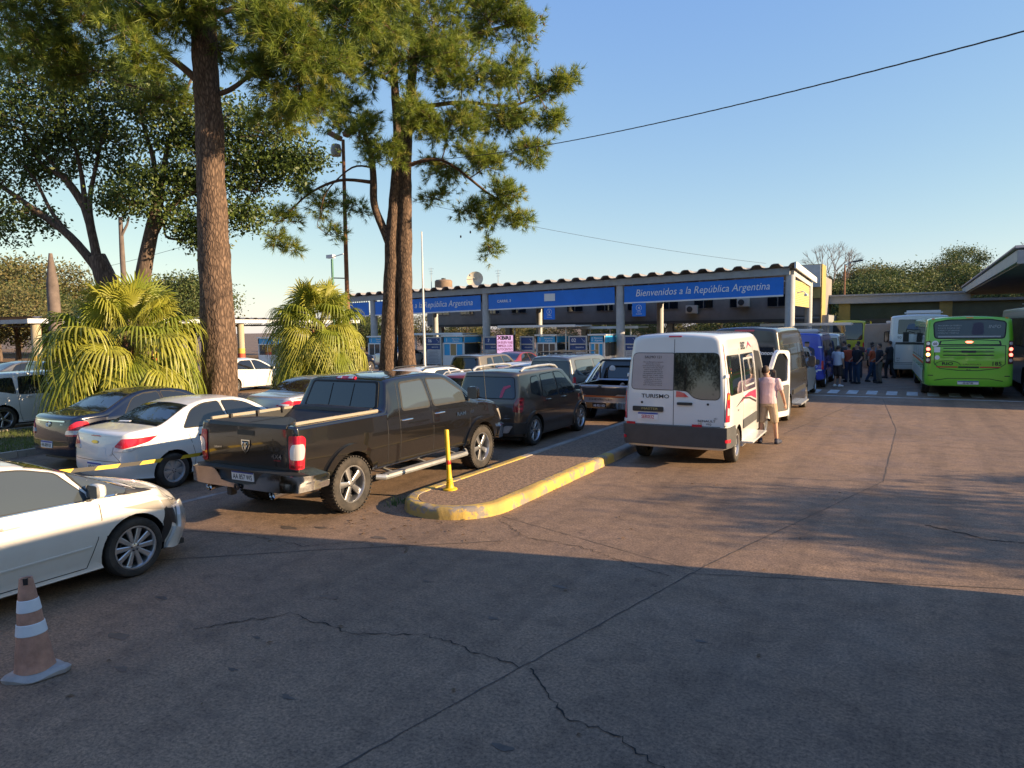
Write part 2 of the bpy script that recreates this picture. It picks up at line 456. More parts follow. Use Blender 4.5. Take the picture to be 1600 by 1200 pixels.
def wheel_mesh(R, W, rim, spokes, style, dark):
    k = (R, W, rim, spokes, style, dark)
    if k in _wm: return _wm[k]
    t = MB(); Mx = Matrix.Rotation(math.pi/2, 4, 'Y')      # axis along +x, outer face at +x
    h = W/2
    t.lathe([(rim-.01, -h*.8), (rim+.005, -h*.9), (R-.06, -h), (R-.022, -h*.93), (R-.004, -h*.72), (R, -h*.35), (R, h*.35), (R-.004, h*.72), (R-.022, h*.93), (R-.06, h), (rim+.012, h*.92), (rim-.01, h*.8)], 40, 0, Mx)
    for k_ in range(44 if style == 'truck' else 0):         # tread blocks on the shoulder
        a = 2*math.pi*k_/44
        for sg in (-1, 1):
            Rm = Matrix.Rotation(a, 4, 'X') @ Matrix.Translation((sg*h*.66, 0, R-.002))
            t.add([Rm @ Vector((x*.045, y*.016, z*.010)) for x in (-1, 1) for y in (-1, 1) for z in (-1, 1)], [(0, 1, 3, 2), (4, 6, 7, 5), (0, 4, 5, 1), (2, 3, 7, 6), (0, 2, 6, 4), (1, 5, 7, 3)])
    me_t = t.mesh('tyre'); me_t.materials.append(TYRE); smooth(me_t, 40)
    r = MB(); face = h*.72
    r.lathe([(rim, h*.86), (rim+.004, h*.90), (rim-.012, h*.90), (rim-.022, h*.74), (rim-.03, -.02)], 40, 0, Mx)
    r.lathe([(0, -.01), (rim-.02, -.01)], 32, 1, Mx)        # dark brake plate
    r.lathe([(rim*.62, .012), (rim*.62, .02), (.05, .02)], 24, 1, Mx)
    hub = rim*.24
    r.lathe([(hub, face-.05), (hub*.98, face-.012), (hub*.6, face), (0, face)], 20, 0, Mx)
    for k_ in range(5):
        a = 2*math.pi*(k_+.5)/5; Rm = Mx @ Matrix.Rotation(a, 4, 'Z') @ Matrix.Translation((hub*.66, 0, face-.002))
        r.lathe([(.009, 0), (.009, .006), (0, .006)], 6, 1, Rm)
    def spoke(a, w0, w1, r0, r1, z0, z1, th=.03, skew=0.):
        Rm = Mx @ Matrix.Rotation(a, 4, 'Z'); P = []
        for (rr, ww, zz) in ((r0, w0, z0), (r1, w1, z1)):
            for (sy, dz) in ((-1, -th), (-1, -.006), (-.7, 0), (.7, 0), (1, -.006), (1, -th)):
                P.append(Rm @ Vector((rr, sy*ww+(skew if rr == r1 else 0), zz+dz)))
        n = 6; r.add(P, [(i, (i+1) % n, n+(i+1) % n, n+i) for i in range(n)]+[tuple(range(n-1, -1, -1)), tuple(range(n, 2*n))], 0)
    for k_ in range(spokes):
        a = 2*math.pi*k_/spokes+.2
        if style == 'twin':
            for sg in (-1, 1): spoke(a+sg*.13, .012, .017, hub*.8, rim-.012, face-.008, face-.004, .03, sg*.008)
        elif style == 'truck':
            spoke(a, .030, .052, hub*.7, rim-.01, face-.004, face-.012, .04)
        elif style == 'cover':
            spoke(a, .022, .075, hub*.7, rim-.02, face-.004, face-.02, .02)
        else:
            spoke(a, .020, .032, hub*.8, rim-.012, face-.006, face-.004, .03)
    me_r = r.mesh('rim'); me_r.materials.append(DARKRIM if dark == 2 else (STEEL if style == 'cover' else ALLOY)); me_r.materials.append(DARKRIM if dark else BLK); smooth(me_r, 30)
    _wm[k] = (me_t, me_r); return _wm[k]
def wheels(root, W, ys, R, width, rim, spokes=5, style='plain', dark=1, inset=.0, sides=(1, -1), steer=0.):
    mt, mr = wheel_mesh(R, width, rim, spokes, style, dark)
    for i, y in enumerate(ys):
        for sg in sides:
            e = bpy.data.objects.new('wheel', None); e.empty_display_size = .1; link(e, root)
            e.location = (sg*(W-width/2-inset), y, R); e.rotation_euler = (random.uniform(0, 6) if sg > 0 else 0, 0, (0 if sg > 0 else math.pi)+(steer if i else 0))
            obj('tyre', mt, e); obj('rim', mr, e)
PL_M = {}
def plate(root, mp, u, v, txt, w=.40, h=.13, ctr=None, kind='ar', off=.012, name='number_plate'):
    mb = MB(); patch(mb, rect(u-w/2, u+w/2, v-h/2, v+h/2, .012), mp, off, .014, 2, 1, 0, ctr)
    if kind in ('ar', 'br'): patch(mb, rect(u-w/2+.004, u+w/2-.004, v+h/2-.032, v+h/2-.004, .006), mp, off+.0015, .003, 2, 1, 1, ctr)
    text_on(mb, txt, mp, u, v-h/2+.018, h*.52 if kind != 'old' else h*.55, off+.003, .78, m=2, ctr=ctr, bold=.012)
    ms = {'ar': [WHITEP, BLUEP, INK], 'br': [WHITEP, BLUEP, REDI], 'old': [INK, BLUEP, WINK]}[kind]
    return mb.build(name, ms, root)
def seam(mb, pts, mp, w=.007, ctr=None, off=.0022):
    """dark panel gap along a polyline of (u,v)"""
    for a, b in zip(pts, pts[1:]):
        a = Vector(a); b = Vector(b); n = max(1, int((b-a).length/.12)); d = (b-a); t = Vector((-d.y, d.x)).normalized()*w/2
        V = []
        for i in range(n+1):
            c = a+d*i/n
            for sg in (-1, 1):
                q = c+t*sg; p = mp(q.x, q.y); e = .008
                nn = (mp(q.x+e, q.y)-p).cross(mp(q.x, q.y+e)-p).normalized()
                if ctr is not None and nn.dot(p-Vector(ctr)) < 0: nn = -nn
                V.append(p+nn*off)
        mb.add(V, [(2*i, 2*i+1, 2*i+3, 2*i+2) for i in range(n)])
    return mb
class Veh:
    """one vehicle: empty at the ground under the middle of its rear edge, +y forward"""
    def __init__(s, name, label, cat, loc, shell, paint_m, rz=0., group=None):
        s.root = thing(name, label, cat, loc, rz, group); s.sh = shell; s.p = paint_m
        s.c = (0, shell.L/2, .9); s.S = shell.SIDE(1); s.Sl = shell.SIDE(-1); s.T = shell.TOP(); s.R = shell.REAR(); s.F = shell.REAR(True)
    def body(s, wy=(), wz=.3, archR=.36, depth=.26, cut=None, cutmat=None, name='body'):
        me = s.sh.mesh(name, [(y, wz) for y in wy], archR, depth, cut); me.materials.append(s.p); me.materials.append(cutmat or WELL)
        s.bodyo = obj(name, me, s.root); return s.bodyo
    def side_panel(s, name, poly, m, off=.005, th=.015, nu=8, nv=3, sides=(1, -1), parent=None):
        for sg in sides:
            mb = MB(); patch(mb, poly, s.S if sg > 0 else s.Sl, off, th, nu, nv, 0, s.c); o = mb.build(name, m, parent or s.root)
        return o
    def window(s, poly, kind='side', glass=None, frame=.014, fm=None, sides=(1, -1), name='window'):
        mps = {'side': [s.S if q > 0 else s.Sl for q in sides], 'top': [s.T], 'rear': [s.R], 'front': [s.F]}[kind]
        for mp in mps:
            mb = MB(); patch(mb, poly, mp, .006, .012, 10, 5, 0, s.c); o = mb.build(name, glass or GLASS, s.root)
            if frame:
                fb = MB(); patch(fb, grow(poly, frame), mp, .003, .012, 10, 5, 0, s.c); fb.build('window_seal', fm or RUB, o)
    def panel(s, name, poly, mp, m, off=.006, th=.02, nu=6, nv=3, parent=None):
        mb = MB(); patch(mb, poly, mp, off, th, nu, nv, 0, s.c); return mb.build(name, m, parent or s.root)
    def lamp(s, name, parts, mirror=True, mp=None):
        """parts: list of (poly(q,z), material, off); built on the right and mirrored to the left"""
        mp = mp or s.R
        for sg in ((1, -1) if mirror else (1,)):
            o = None
            for i, (poly, m, off) in enumerate(parts):
                q = [(sg*a, b) for a, b in poly]; mb = MB(); patch(mb, q, mp, off, .03, 8, 4, 0, s.c); c = mb.build(name if i == 0 else 'lens', m, s.root if i == 0 else o)
                if i == 0: o = c
    def seams(s, lines, sides=(1, -1), mp=None, w=.007):
        if mp is not None:
            mb = MB()
            for l in lines: seam(mb, l, mp, w, s.c)
            mb.build('panel_gap', INK, s.root); return
        for sg in sides:
            mb = MB()
            for l in lines: seam(mb, l, s.S if sg > 0 else s.Sl, w, s.c)
            mb.build('door_gap', INK, s.root)
    def handles(s, pts, m, sides=(1, -1), L=.2):
        for (y, z) in pts:
            for sg in sides:
                x = s.sh.side_x(y, z); mb = MB()
                mb.tube([(sg*(x-.01), y-L/2, z), (sg*(x+.03), y-L*.36, z+.004), (sg*(x+.036), y, z+.006), (sg*(x+.03), y+L*.36, z+.004), (sg*(x-.01), y+L/2, z)], [.012, .016, .017, .016, .012], 8)
                mb.build('door_handle', m, s.root)
    def mirrors(s, y, z, m, w=.2, h=.15, sides=(1, -1), out=.12):
        for sg in sides:
            x = s.sh.side_x(y, z); mb = MB()
            prof = [(.0, .3), (.15, .75), (.45, 1.), (.8, .95), (1., .6)]
            V = []; n = 12
            for t, k in prof:
                for a in range(n):
                    A = 2*math.pi*a/n; cx = x+out*.55+w*.5*math.copysign(abs(math.cos(A))**.6, math.cos(A))*k+.02; cz = z+h*.5+h*.5*math.copysign(abs(math.sin(A))**.6, math.sin(A))*k
                    V.append((sg*cx, y+.12*(1-t), cz))
            F = [(i*n+a, i*n+(a+1) % n, (i+1)*n+(a+1) % n, (i+1)*n+a) for i in range(len(prof)-1) for a in range(n)]+[tuple(range(n)), tuple((len(prof)-1)*n+a for a in range(n-1, -1, -1))]
            mb.add(V, F); mb.bar((sg*(x-.02), y+.03, z+.02), (sg*(x+out*.6), y+.04, z+.04), .06, .035); o = mb.build('wing_mirror', m, s.root)
            g = MB(); g.prism([(sg*(x+out*.55+.02+w*.42*a), z+h*.5+h*.42*b) for a, b in ((-1, -.8), (-.8, -1), (.8, -1), (1, -.8), (1, .8), (.8, 1), (-.8, 1), (-1, .8))], .004, 0, Matrix(((1, 0, 0, 0), (0, 0, 1, y-.006), (0, 1, 0, 0), (0, 0, 0, 1))))
            g.build('mirror_glass', GLASS_B, o)
    def text(s, body, mp, u, v, size, m=None, mirror=1, name='lettering', parent=None, **k):
        mb = MB(); text_on(mb, body, mp, u, v, size, ctr=s.c, mirror=mirror, **k); return mb.build(name, m or CHROME, parent or s.root, sm=0)

# ------------------------------------------------------------------ vehicles
P_BLACK = paint('black_paint', (.006, .0058, .006), dust=.014, rough=.2)
P_WHITE = paint('white_paint', (.70, .70, .69), dust=.16)
P_WARMWHITE = paint('old_white_paint', (.70, .68, .63), dust=.32)
P_NAVY = paint('navy_paint', (.006, .011, .030), .2, dust=.012, rough=.22)
P_BROWN = paint('brown_paint', (.11, .085, .066), .7, dust=.05, rough=.28)
P_SILVER = paint('silver_paint', (.42, .42, .43), .6, dust=.15)
P_GREY = paint('grey_paint', (.13, .14, .15), .5, dust=.2)
P_RED = paint('red_paint', (.22, .02, .02), .2, dust=.1)
P_BEIGE = paint('bronze_paint', (.20, .165, .12), .6, dust=.15)
P_DVAN = paint('dark_grey_paint', (.050, .052, .054), .4, dust=.2)
P_BLUE = paint('blue_paint', (.02, .05, .42), .1, dust=.08)
P_GREEN = paint('lime_paint', (.16, .52, .02), dust=.10)
P_TEAL = paint('pale_teal_paint', (.40, .52, .48), dust=.1)
TAN = mat('tan_rail', (.30, .26, .20), .5)
SILVERM = mat('brushed_silver', (.50, .50, .49), .35, .6, var=.2, vscale=6)
def flare(v, wy, wz, R, w, m, off=.03, th=.05, a0=-.25, a1=math.pi+.25, name='wheel_arch_flare'):
    for sg in (1, -1):
        mp0 = v.S if sg > 0 else v.Sl
        mp = lambda a, r, mp0=mp0: mp0(wy+math.cos(a)*r, max(wz+math.sin(a)*r, v.sh.zs(wy)+.03))
        mb = MB(); patch(mb, [(a0, R-.012), (a1, R-.012), (a1, R+w), (a0, R+w)], mp, off, th, 22, 3, 0, v.c); mb.build(name, m, v.root)
def shield_mark(v, mp, u, z, s, name='emblem'):
    """a shield with a curled horned head on it"""
    o = v.panel(name, [(u-.5*s, z+.52*s), (u+.5*s, z+.52*s), (u+.5*s, z+.05*s), (u+.3*s, z-.35*s), (u, z-.62*s), (u-.3*s, z-.35*s), (u-.5*s, z+.05*s)], mp, CHROME, .012, .012, 8, 4)
    v.panel('shield_field', [(u-.4*s, z+.44*s), (u+.4*s, z+.44*s), (u+.4*s, z+.05*s), (u+.24*s, z-.3*s), (u, z-.5*s), (u-.24*s, z-.3*s), (u-.4*s, z+.05*s)], mp, INK, .014, .004, 8, 4, parent=o)
    mb = MB()
    patch(mb, [(u-.13*s, z+.25*s), (u, z+.33*s), (u+.13*s, z+.25*s), (u+.09*s, z-.2*s), (u, z-.34*s), (u-.09*s, z-.2*s)], mp, .02, .01, 4, 2, 0, v.c)
    for sg in (1, -1):
        pts = [(.08, .26), (.26, .34), (.34, .12), (.26, -.08), (.16, -.02), (.2, .1)]
        for a, b in zip(pts, pts[1:]):
            A = mp(u+sg*a[0]*s, z+a[1]*s); B = mp(u+sg*b[0]*s, z+b[1]*s); n = Vector((0, -.018, 0)); mb.tube([A+n, B+n], .035*s, 6)
    mb.build('ram_head', CHROME, o)

# ---- the black pickup
def black_pickup():
    sh = Shell(5.80, zt=[(0, 1.375), (1.90, 1.385), (1.945, 1.40), (1.985, 1.46), (2.14, 1.86), (2.24, 1.895), (2.6, 1.92), (3.2, 1.925), (3.62, 1.90), (3.85, 1.85), (4.60, 1.40), (4.75, 1.335), (5.4, 1.25), (5.65, 1.19), (5.8, 1.10)],
        zb=[(0, 1.33), (1.9, 1.335), (4.6, 1.27), (5.4, 1.16), (5.8, 1.0)], zs=[(0, .66), (.7, .60), (1.7, .50), (4.3, .50), (5.2, .52), (5.8, .55)],
        w=[(0, .985), (1.0, 1.0), (4.8, 1.0), (5.45, .97), (5.8, .90)], tum=.27, rc=.10, crown=.02, rprof=[(.5, .10), (1.0, .085), (1.37, .10)], fprof=[(.5, .0), (.9, .02), (1.2, .1)], br=.015, bf=.16, cr=.05, cf=.18, ct=.03, fade=.8, low=.035, crease=.012)
    v = Veh('pickup_truck', 'black crew cab pickup truck with chrome rear bumper and open bed', 'pickup', (-8.08, 6.63, 0), sh, P_BLACK)
    v.body((1.13, 4.71), .42, .49, .30, cut=[((0, 1.06, 1.28), (1.62, 1.70, .92))], cutmat=BLK)
    wheels(v.root, 1.0, (1.13, 4.71), .41, .275, .27, 5, 'truck', 1, inset=-.005)
    for wy in (1.13, 4.71): flare(v, wy, .42, .49, .10, P_BLACK, .042, .06)
    # glass
    cab = lambda q, z: Vector((q, 1.985+(z-1.46)*.155/.40, z))
    mb = MB(); patch(mb, rpoly([(-.74, 1.425), (.74, 1.425), (.66, 1.80), (-.66, 1.80)], .05), cab, .016, .03, 10, 4, 0, v.c); o = mb.build('rear_window', GLASS, v.root)
    mb = MB(); patch(mb, rpoly([(-.79, 1.40), (.79, 1.40), (.70, 1.835), (-.70, 1.835)], .06), cab, .008, .03, 10, 4, 0, v.c); mb.build('window_seal', RUB, o)
    for q in (-.24, .22):
        mb = MB(); mb.bar(cab(q, 1.44)+Vector((0, -.018, 0)), cab(q, 1.79)+Vector((0, -.018, 0)), .012, .01); mb.build('sliding_window_bar', RUB, o)
    mb = MB(); patch(mb, rect(-.20, .20, 1.853, 1.893, .008), lambda q, z: Vector((q, 2.135+(z-1.86)*.9, z)), .02, .03, 6, 2, 0, v.c); o3 = mb.build('high_brake_light', REDL, v.root)
    for q in (-.13, .11):
        mb = MB(); patch(mb, rect(q-.045, q+.045, 1.857, 1.889, .004), lambda q, z: Vector((q, 2.135+(z-1.86)*.9, z)), .023, .01, 2, 2, 0, v.c); mb.build('cargo_lamp', CLRL, o3)
    v.window(rpoly([(2.37, 1.375), (3.10, 1.365), (3.05, 1.795), (2.46, 1.775)], .05), frame=.03, glass=GLASS_B)
    v.window(rpoly([(3.23, 1.365), (4.36, 1.355), (4.24, 1.46), (3.70, 1.765), (3.19, 1.795)], [.05, .02, .04, .08, .04]), frame=.03, glass=GLASS_B)
    v.window([(3.92, -.70), (4.58, -.80), (4.58, .80), (3.92, .70)], 'top', frame=.03, glass=GLASS_B, name='windscreen')
    v.seams([[(2.27, .62), (2.27, 1.34), (2.36, 1.80)], [(3.165, .56), (3.165, 1.36), (3.12, 1.82)], [(4.28, .58), (4.30, 1.0), (4.42, 1.33)], [(2.27, .60), (4.28, .56)], [(1.96, .56), (1.96, 1.36)]], w=.011)
    v.handles([(2.46, 1.20), (3.37, 1.21)], CHROME, L=.26)
    v.mirrors(4.26, 1.36, P_BLACK, .24, .24, out=.20)
    # tail
    v.seams([[(-.80, .74), (-.80, 1.36)], [(.80, .74), (.80, 1.36)], [(-.80, .74), (.80, .74)]], mp=v.R, w=.014)
    v.panel('tailgate_handle', rect(-.17, .17, 1.215, 1.285, .015), v.R, INK, .006, .01)
    v.panel('tailgate_spoiler', rect(-.79, .79, 1.335, 1.385, .015), v.R, BLK, .02, .05, 10)
    z0 = .80
    v.lamp('tail_light', [(rpoly([(.83, z0), (1.06, z0), (1.10, 1.20), (1.04, 1.25), (.83, 1.25)], .03), REDL, .012), (rpoly([(.86, .93), (1.05, .93), (1.08, 1.05), (1.06, 1.14), (.90, 1.14), (.86, 1.07)], .04), CLRL, .020), (rect(.86, 1.03, .82, .855, .01), REDD, .017)])
    shield_mark(v, v.R, 0, 1.06, .17)
    v.text('4X4', v.R, .60, .925, .062, sx=1.25, bold=.02, off=.012); v.text('OFF ROAD', v.R, .61, .893, .018, REDI, off=.012)
    v.text('LARAMIE', v.R, -.58, 1.0, .03, off=.01)
    v.text('RAM', v.S, 4.02, 1.095, .062, sx=1.6, bold=.03, off=.012); v.text('1500', v.S, 4.36, 1.10, .05, sx=1.1, off=.012)
    # bumper: two chrome horns joined below a number plate recess
    B = v.R
    for sg in (1, -1):
        mb = MB(); poly = rpoly([(.34, .60), (.62, .50), (1.34, .53), (1.36, .74), (.52, .755), (.44, .72)], .035); patch(mb, [(sg*a, b) for a, b in poly], B, .17, .17, 14, 4, 0, v.c); bmp = mb.build('bumper_end', CHROME, v.root)
    mb = MB(); patch(mb, rpoly([(-.62, .50), (.62, .50), (.40, .60), (.16, .565), (-.16, .565), (-.40, .60)], .02), B, .165, .16, 12, 3, 0, v.c); mb.build('bumper_centre', CHROME, v.root)
    mb = MB(); patch(mb, rect(-.50, .50, .56, .74, .02), B, .12, .14, 8, 2, 0, v.c); rec = mb.build('plate_recess', BLK, v.root)
    mb = MB(); patch(mb, rect(-1.0, 1.0, .74, .765, .01), B, .165, .16, 10, 2, 0, v.c); mb.build('step_pad', BLK, v.root)
    plate(v.root, B, 0.05, .672, 'AA 857 WS', .44, .135, v.c, off=.132)
    mb = MB(); mb.lathe([(.02, 0), (.05, 0), (.05, .02), (.02, .02)], 14, 0, Matrix.Translation((0, -.09, .52)) @ Matrix.Rotation(math.pi/2, 4, 'X')); mb.build('hitch_socket', INK, v.root)
    for x in (-.66, .62):
        mb = MB(); mb.tube([(x, .5, .46), (x, .05, .45), (x, -.04, .445)], [.05, .055, .058], 14, caps=False); mb.tube([(x, .5, .46), (x, .0, .45)], [.045, .045], 10); mb.build('exhaust_tip', CHROME, v.root)
    mb = MB(); mb.box((-.25, .02, .42), (.10, .10, .11)); mb.bar((-.25, .05, .47), (-.25, .3, .56), .06, .06); mb.build('tow_socket', BLK, v.root, bevel=.01)
    mb = MB()
    for y in (1.13, 4.71): mb.tube([(-.8, y, .42), (.8, y, .42)], .06, 8)
    mb.lathe([(0, -.14), (.14, -.1), (.16, 0), (.14, .1), (0, .14)], 12, 0, Matrix.Translation((0, 1.13, .42)))
    for x in (-.42, .42): mb.bar((x, .2, .55), (x, 5.4, .52), .09, .14)
    mb.box((0, .85, .58), (1.2, .8, .22)); mb.build('chassis', BLK, v.root)
    for sg in (1, -1):
        mb = MB(); mb.tube([(sg*.93, 1.72, .40), (sg*1.03, 1.80, .385), (sg*1.04, 3.0, .385), (sg*1.03, 4.10, .385), (sg*.93, 4.2, .42)], .045, 8); mb.box((sg*1.02, 2.95, .425), (.13, 2.2, .012))
        for y in (2.1, 3.0, 3.9): mb.bar((sg*.7, y, .46), (sg*1.0, y, .39), .05, .03)
        mb.build('side_step', SILVERM, v.root)
        mb = MB(); mb.box((sg*.845, 1.04, 1.402), (.055, 1.70, .04)); mb.build('bed_rail', TAN, v.root, bevel=.008)
        for y in (.5, 1.0, 1.5):
            mb = MB(); mb.box((sg*.80, y, 1.385), (.05, .035, .085)); mb.build('rail_clamp', BLK, v.root)
    mb = MB(); mb.tube([(-.80, 1.80, 1.37), (-.3, 1.80, 1.385), (.3, 1.79, 1.38), (.80, 1.80, 1.37)], [.075, .085, .082, .075], 10); mb.add([(-.8, 1.72, 1.38), (.8, 1.72, 1.38), (.8, 1.35, 1.15), (-.8, 1.42, 1.20)], [(0, 1, 2, 3)]); mb.build('rolled_bed_cover', BLK, v.root)
    mb = MB(); mb.tube([(.95, 4.95, 1.28), (.93, 4.90, 1.95)], [.006, .004], 5); mb.build('aerial', BLK, v.root)
    # front end, seen only from the side
    v.lamp('headlight', [(rpoly([(.55, .82), (1.05, .84), (1.15, 1.08), (.58, 1.06)], .04), HEADL, .01)], mp=v.F)
    v.panel('front_bumper', rect(-1.2, 1.2, .50, .76, .04), v.F, CHROME, .08, .1, 12)
    v.panel('grille', rect(-.5, .5, .80, 1.10, .05), v.F, CHROME, .02, .03, 8)
    mb = MB()   # tonneau of light roof rack strip
    v.panel('roof_seal', [(2.3, -.60), (3.7, -.58), (3.7, -.575), (2.3, -.595)], v.T, BLK, .006, .008)
    return v
black_pickup()

# ---- generic passenger cars
def car_shell(kind, L, W, H, **k):
    hw = W/2
    if kind == 'sedan':
        zt = [(0, .685), (.03, .715), (.12, .735), (.145, .742), (.325, .955), (.42, 1.0), (.54, .99), (.61, .955), (.785, .69), (.82, .665), (.94, .575), (1, .47)]
        zb = [(0, .655), (.13, .67), (.35, .645), (.78, .605), (.94, .53), (1, .42)]; rp = [(.2, .10), (.3, .03), (.42, 0), (.62*H*.9, .03), (.655*H, .06)]
    elif kind == 'coupe':
        zt = [(0, .66), (.04, .70), (.1, .72), (.30, .95), (.40, 1.0), (.5, .985), (.58, .94), (.80, .67), (.83, .655), (.90, .628), (.96, .585), (1, .52)]
        zb = [(0, .62), (.3, .64), (.78, .62), (.9, .575), (1, .475)]; rp = [(.2, .08), (.45, 0), (.9, .05)]
    elif kind == 'suv':
        zt = [(0, .975), (.04, .985), (.2, 1.0), (.5, 1.0), (.60, .972), (.745, .715), (.78, .695), (.93, .64), (1, .55)]
        zb = [(0, .62), (.4, .61), (.76, .60), (.93, .575), (1, .50)]; rp = [(.2, .08), (.35, 0), (.58*H, .03), (.63*H, .06), (.96*H, .24)]
    elif kind == 'hatch':
        zt = [(0, .94), (.05, .965), (.22, 1.0), (.48, 1.0), (.585, .955), (.785, .68), (.82, .655), (.94, .57), (1, .46)]
        zb = [(0, .63), (.4, .62), (.78, .59), (.94, .52), (1, .42)]; rp = [(.2, .08), (.38, 0), (.60*H, .03), (.65*H, .07), (.94*H, .42)]
    elif kind == 'wagonvan':
        zt = [(0, .965), (.05, .985), (.3, 1.0), (.55, .99), (.64, .95), (.80, .63), (.84, .60), (.95, .53), (1, .44)]
        zb = [(0, .56), (.78, .53), (.95, .48), (1, .40)]; rp = [(.2, .06), (.38, 0), (.56*H, .02), (.95*H, .14)]
    a = dict(zt=[(y*L, z*H) for y, z in zt], zb=[(y*L, z*H) for y, z in zb], zs=[(0, .26), (.15*L, .20), (.85*L, .18), (L, .24)], w=[(0, hw*.93), (.12*L, hw*.985), (.25*L, hw), (.82*L, hw), (.95*L, hw*.93), (L, hw*.84)],
        tum=.40, rc=.10, crown=.03, rprof=rp, fprof=[(.2, .06), (.4, 0), (.55, .03), (.8, .2)], br=.10, bf=.22, cr=.16, cf=.25, ct=.04, low=.05, crease=.010)
    if kind == 'suv': a.update(tum=.30, rc=.085, br=.07, cr=.13)
    a.update(k); return Shell(L, **a)
def side_glass(v, kind, L, H, frame=.018, glass=None, quarter=True):
    if kind in ('sedan', 'coupe'):
        a = rpoly([(.262*L, .685*H), (.475*L, .672*H), (.46*L, .938*H), (.375*L, .930*H), (.318*L, .868*H)], [.02, .03, .04, .12, .1]); b = rpoly([(.492*L, .670*H), (.705*L, .655*H), (.70*L, .72*H), (.60*L, .885*H), (.545*L, .925*H), (.478*L, .938*H)], [.03, .02, .03, .1, .06, .03])
        v.window(a, frame=frame, glass=glass); v.window(b, frame=frame, glass=glass)
    elif kind == 'hatch':
        v.window(rpoly([(.20*L, .70*H), (.46*L, .665*H), (.445*L, .93*H), (.30*L, .925*H)], [.03, .03, .04, .12]), frame=frame, glass=glass)
        v.window(rpoly([(.478*L, .663*H), (.715*L, .64*H), (.70*L, .70*H), (.58*L, .88*H), (.53*L, .92*H), (.463*L, .93*H)], [.03, .02, .03, .1, .06, .03]), frame=frame, glass=glass)
    elif kind == 'suv':
        v.window(rpoly([(.16*L, .70*H), (.265*L, .635*H), (.262*L, .90*H), (.19*L, .895*H)], [.06, .03, .05, .07]), frame=frame, glass=glass)
        v.window(rpoly([(.285*L, .625*H), (.475*L, .615*H), (.455*L, .92*H), (.30*L, .91*H)], .04), frame=frame, glass=glass)
        v.window(rpoly([(.495*L, .613*H), (.70*L, .605*H), (.685*L, .68*H), (.585*L, .885*H), (.545*L, .918*H), (.475*L, .925*H)], [.03, .02, .04, .1, .05, .03]), frame=frame, glass=glass)
def common(v, kind, L, H, W, ptx, handle_m, wy, R=.31, gaps=True, mir=None, gl=None, rear_gl=None, head=True):
    side_glass(v, kind, L, H, glass=gl)
    hw = W/2
    if kind in ('sedan', 'coupe'):
        v.window([(.160*L, -hw*.80), (.315*L, -hw*.66), (.315*L, hw*.66), (.160*L, hw*.80)], 'top', glass=rear_gl or gl, frame=.03, name='rear_window')
    elif kind == 'suv': v.window(rpoly([(-hw*.80, .645*H), (hw*.80, .645*H), (hw*.70, .905*H), (-hw*.70, .905*H)], .06), 'rear', glass=rear_gl or gl, frame=.02, name='rear_window')
    elif kind == 'hatch': v.window(rpoly([(-hw*.76, .675*H), (hw*.76, .675*H), (hw*.66, .90*H), (-hw*.66, .90*H)], .07), 'rear', glass=rear_gl or gl, frame=.02, name='rear_window')
    y0, y1 = {'sedan': (.62, .775), 'coupe': (.59, .79), 'suv': (.61, .735), 'hatch': (.595, .775)}[kind]
    v.window([(y0*L, -hw*.66), (y1*L, -hw*.80), (y1*L, hw*.80), (y0*L, hw*.66)], 'top', glass=gl, frame=.03, name='windscreen')
    if gaps:
        b0 = .27 if kind != 'suv' else .275; zb = .64*H
        v.seams([[(.485*L, .24), (.485*L, zb), (.468*L, .94*H)], [(.745*L, .26), (.755*L, .42*H), (.725*L, .63*H)], [(.30*L, .24), (wy[0]+.42, .50), (b0*L, .68*H)], [(.30*L, .235), (.745*L, .235)]], w=.008)
    v.handles([(.345*L, .575*H), (.545*L, .57*H)], handle_m, L=.19)
    v.mirrors(.70*L, .635*H, mir or v.p, .17, .125, out=.13)
    if head:
        v.lamp('headlight', [(rpoly([(hw*.45, .42*H), (hw*1.02, .44*H), (hw*1.30, .51*H), (hw*.9, .52*H), (hw*.5, .475*H)], .03), HEADL, .008)], mp=v.F)
        v.panel('grille', rpoly([(-hw*.4, .27*H), (hw*.4, .27*H), (hw*.5, .36*H), (-hw*.5, .36*H)], .03), v.F, BLK, .008, .02)
    mb = MB(); mb.box((0, L/2, .19), (W*.8, L*.86, .06)); mb.build('underbody', BLK, v.root)

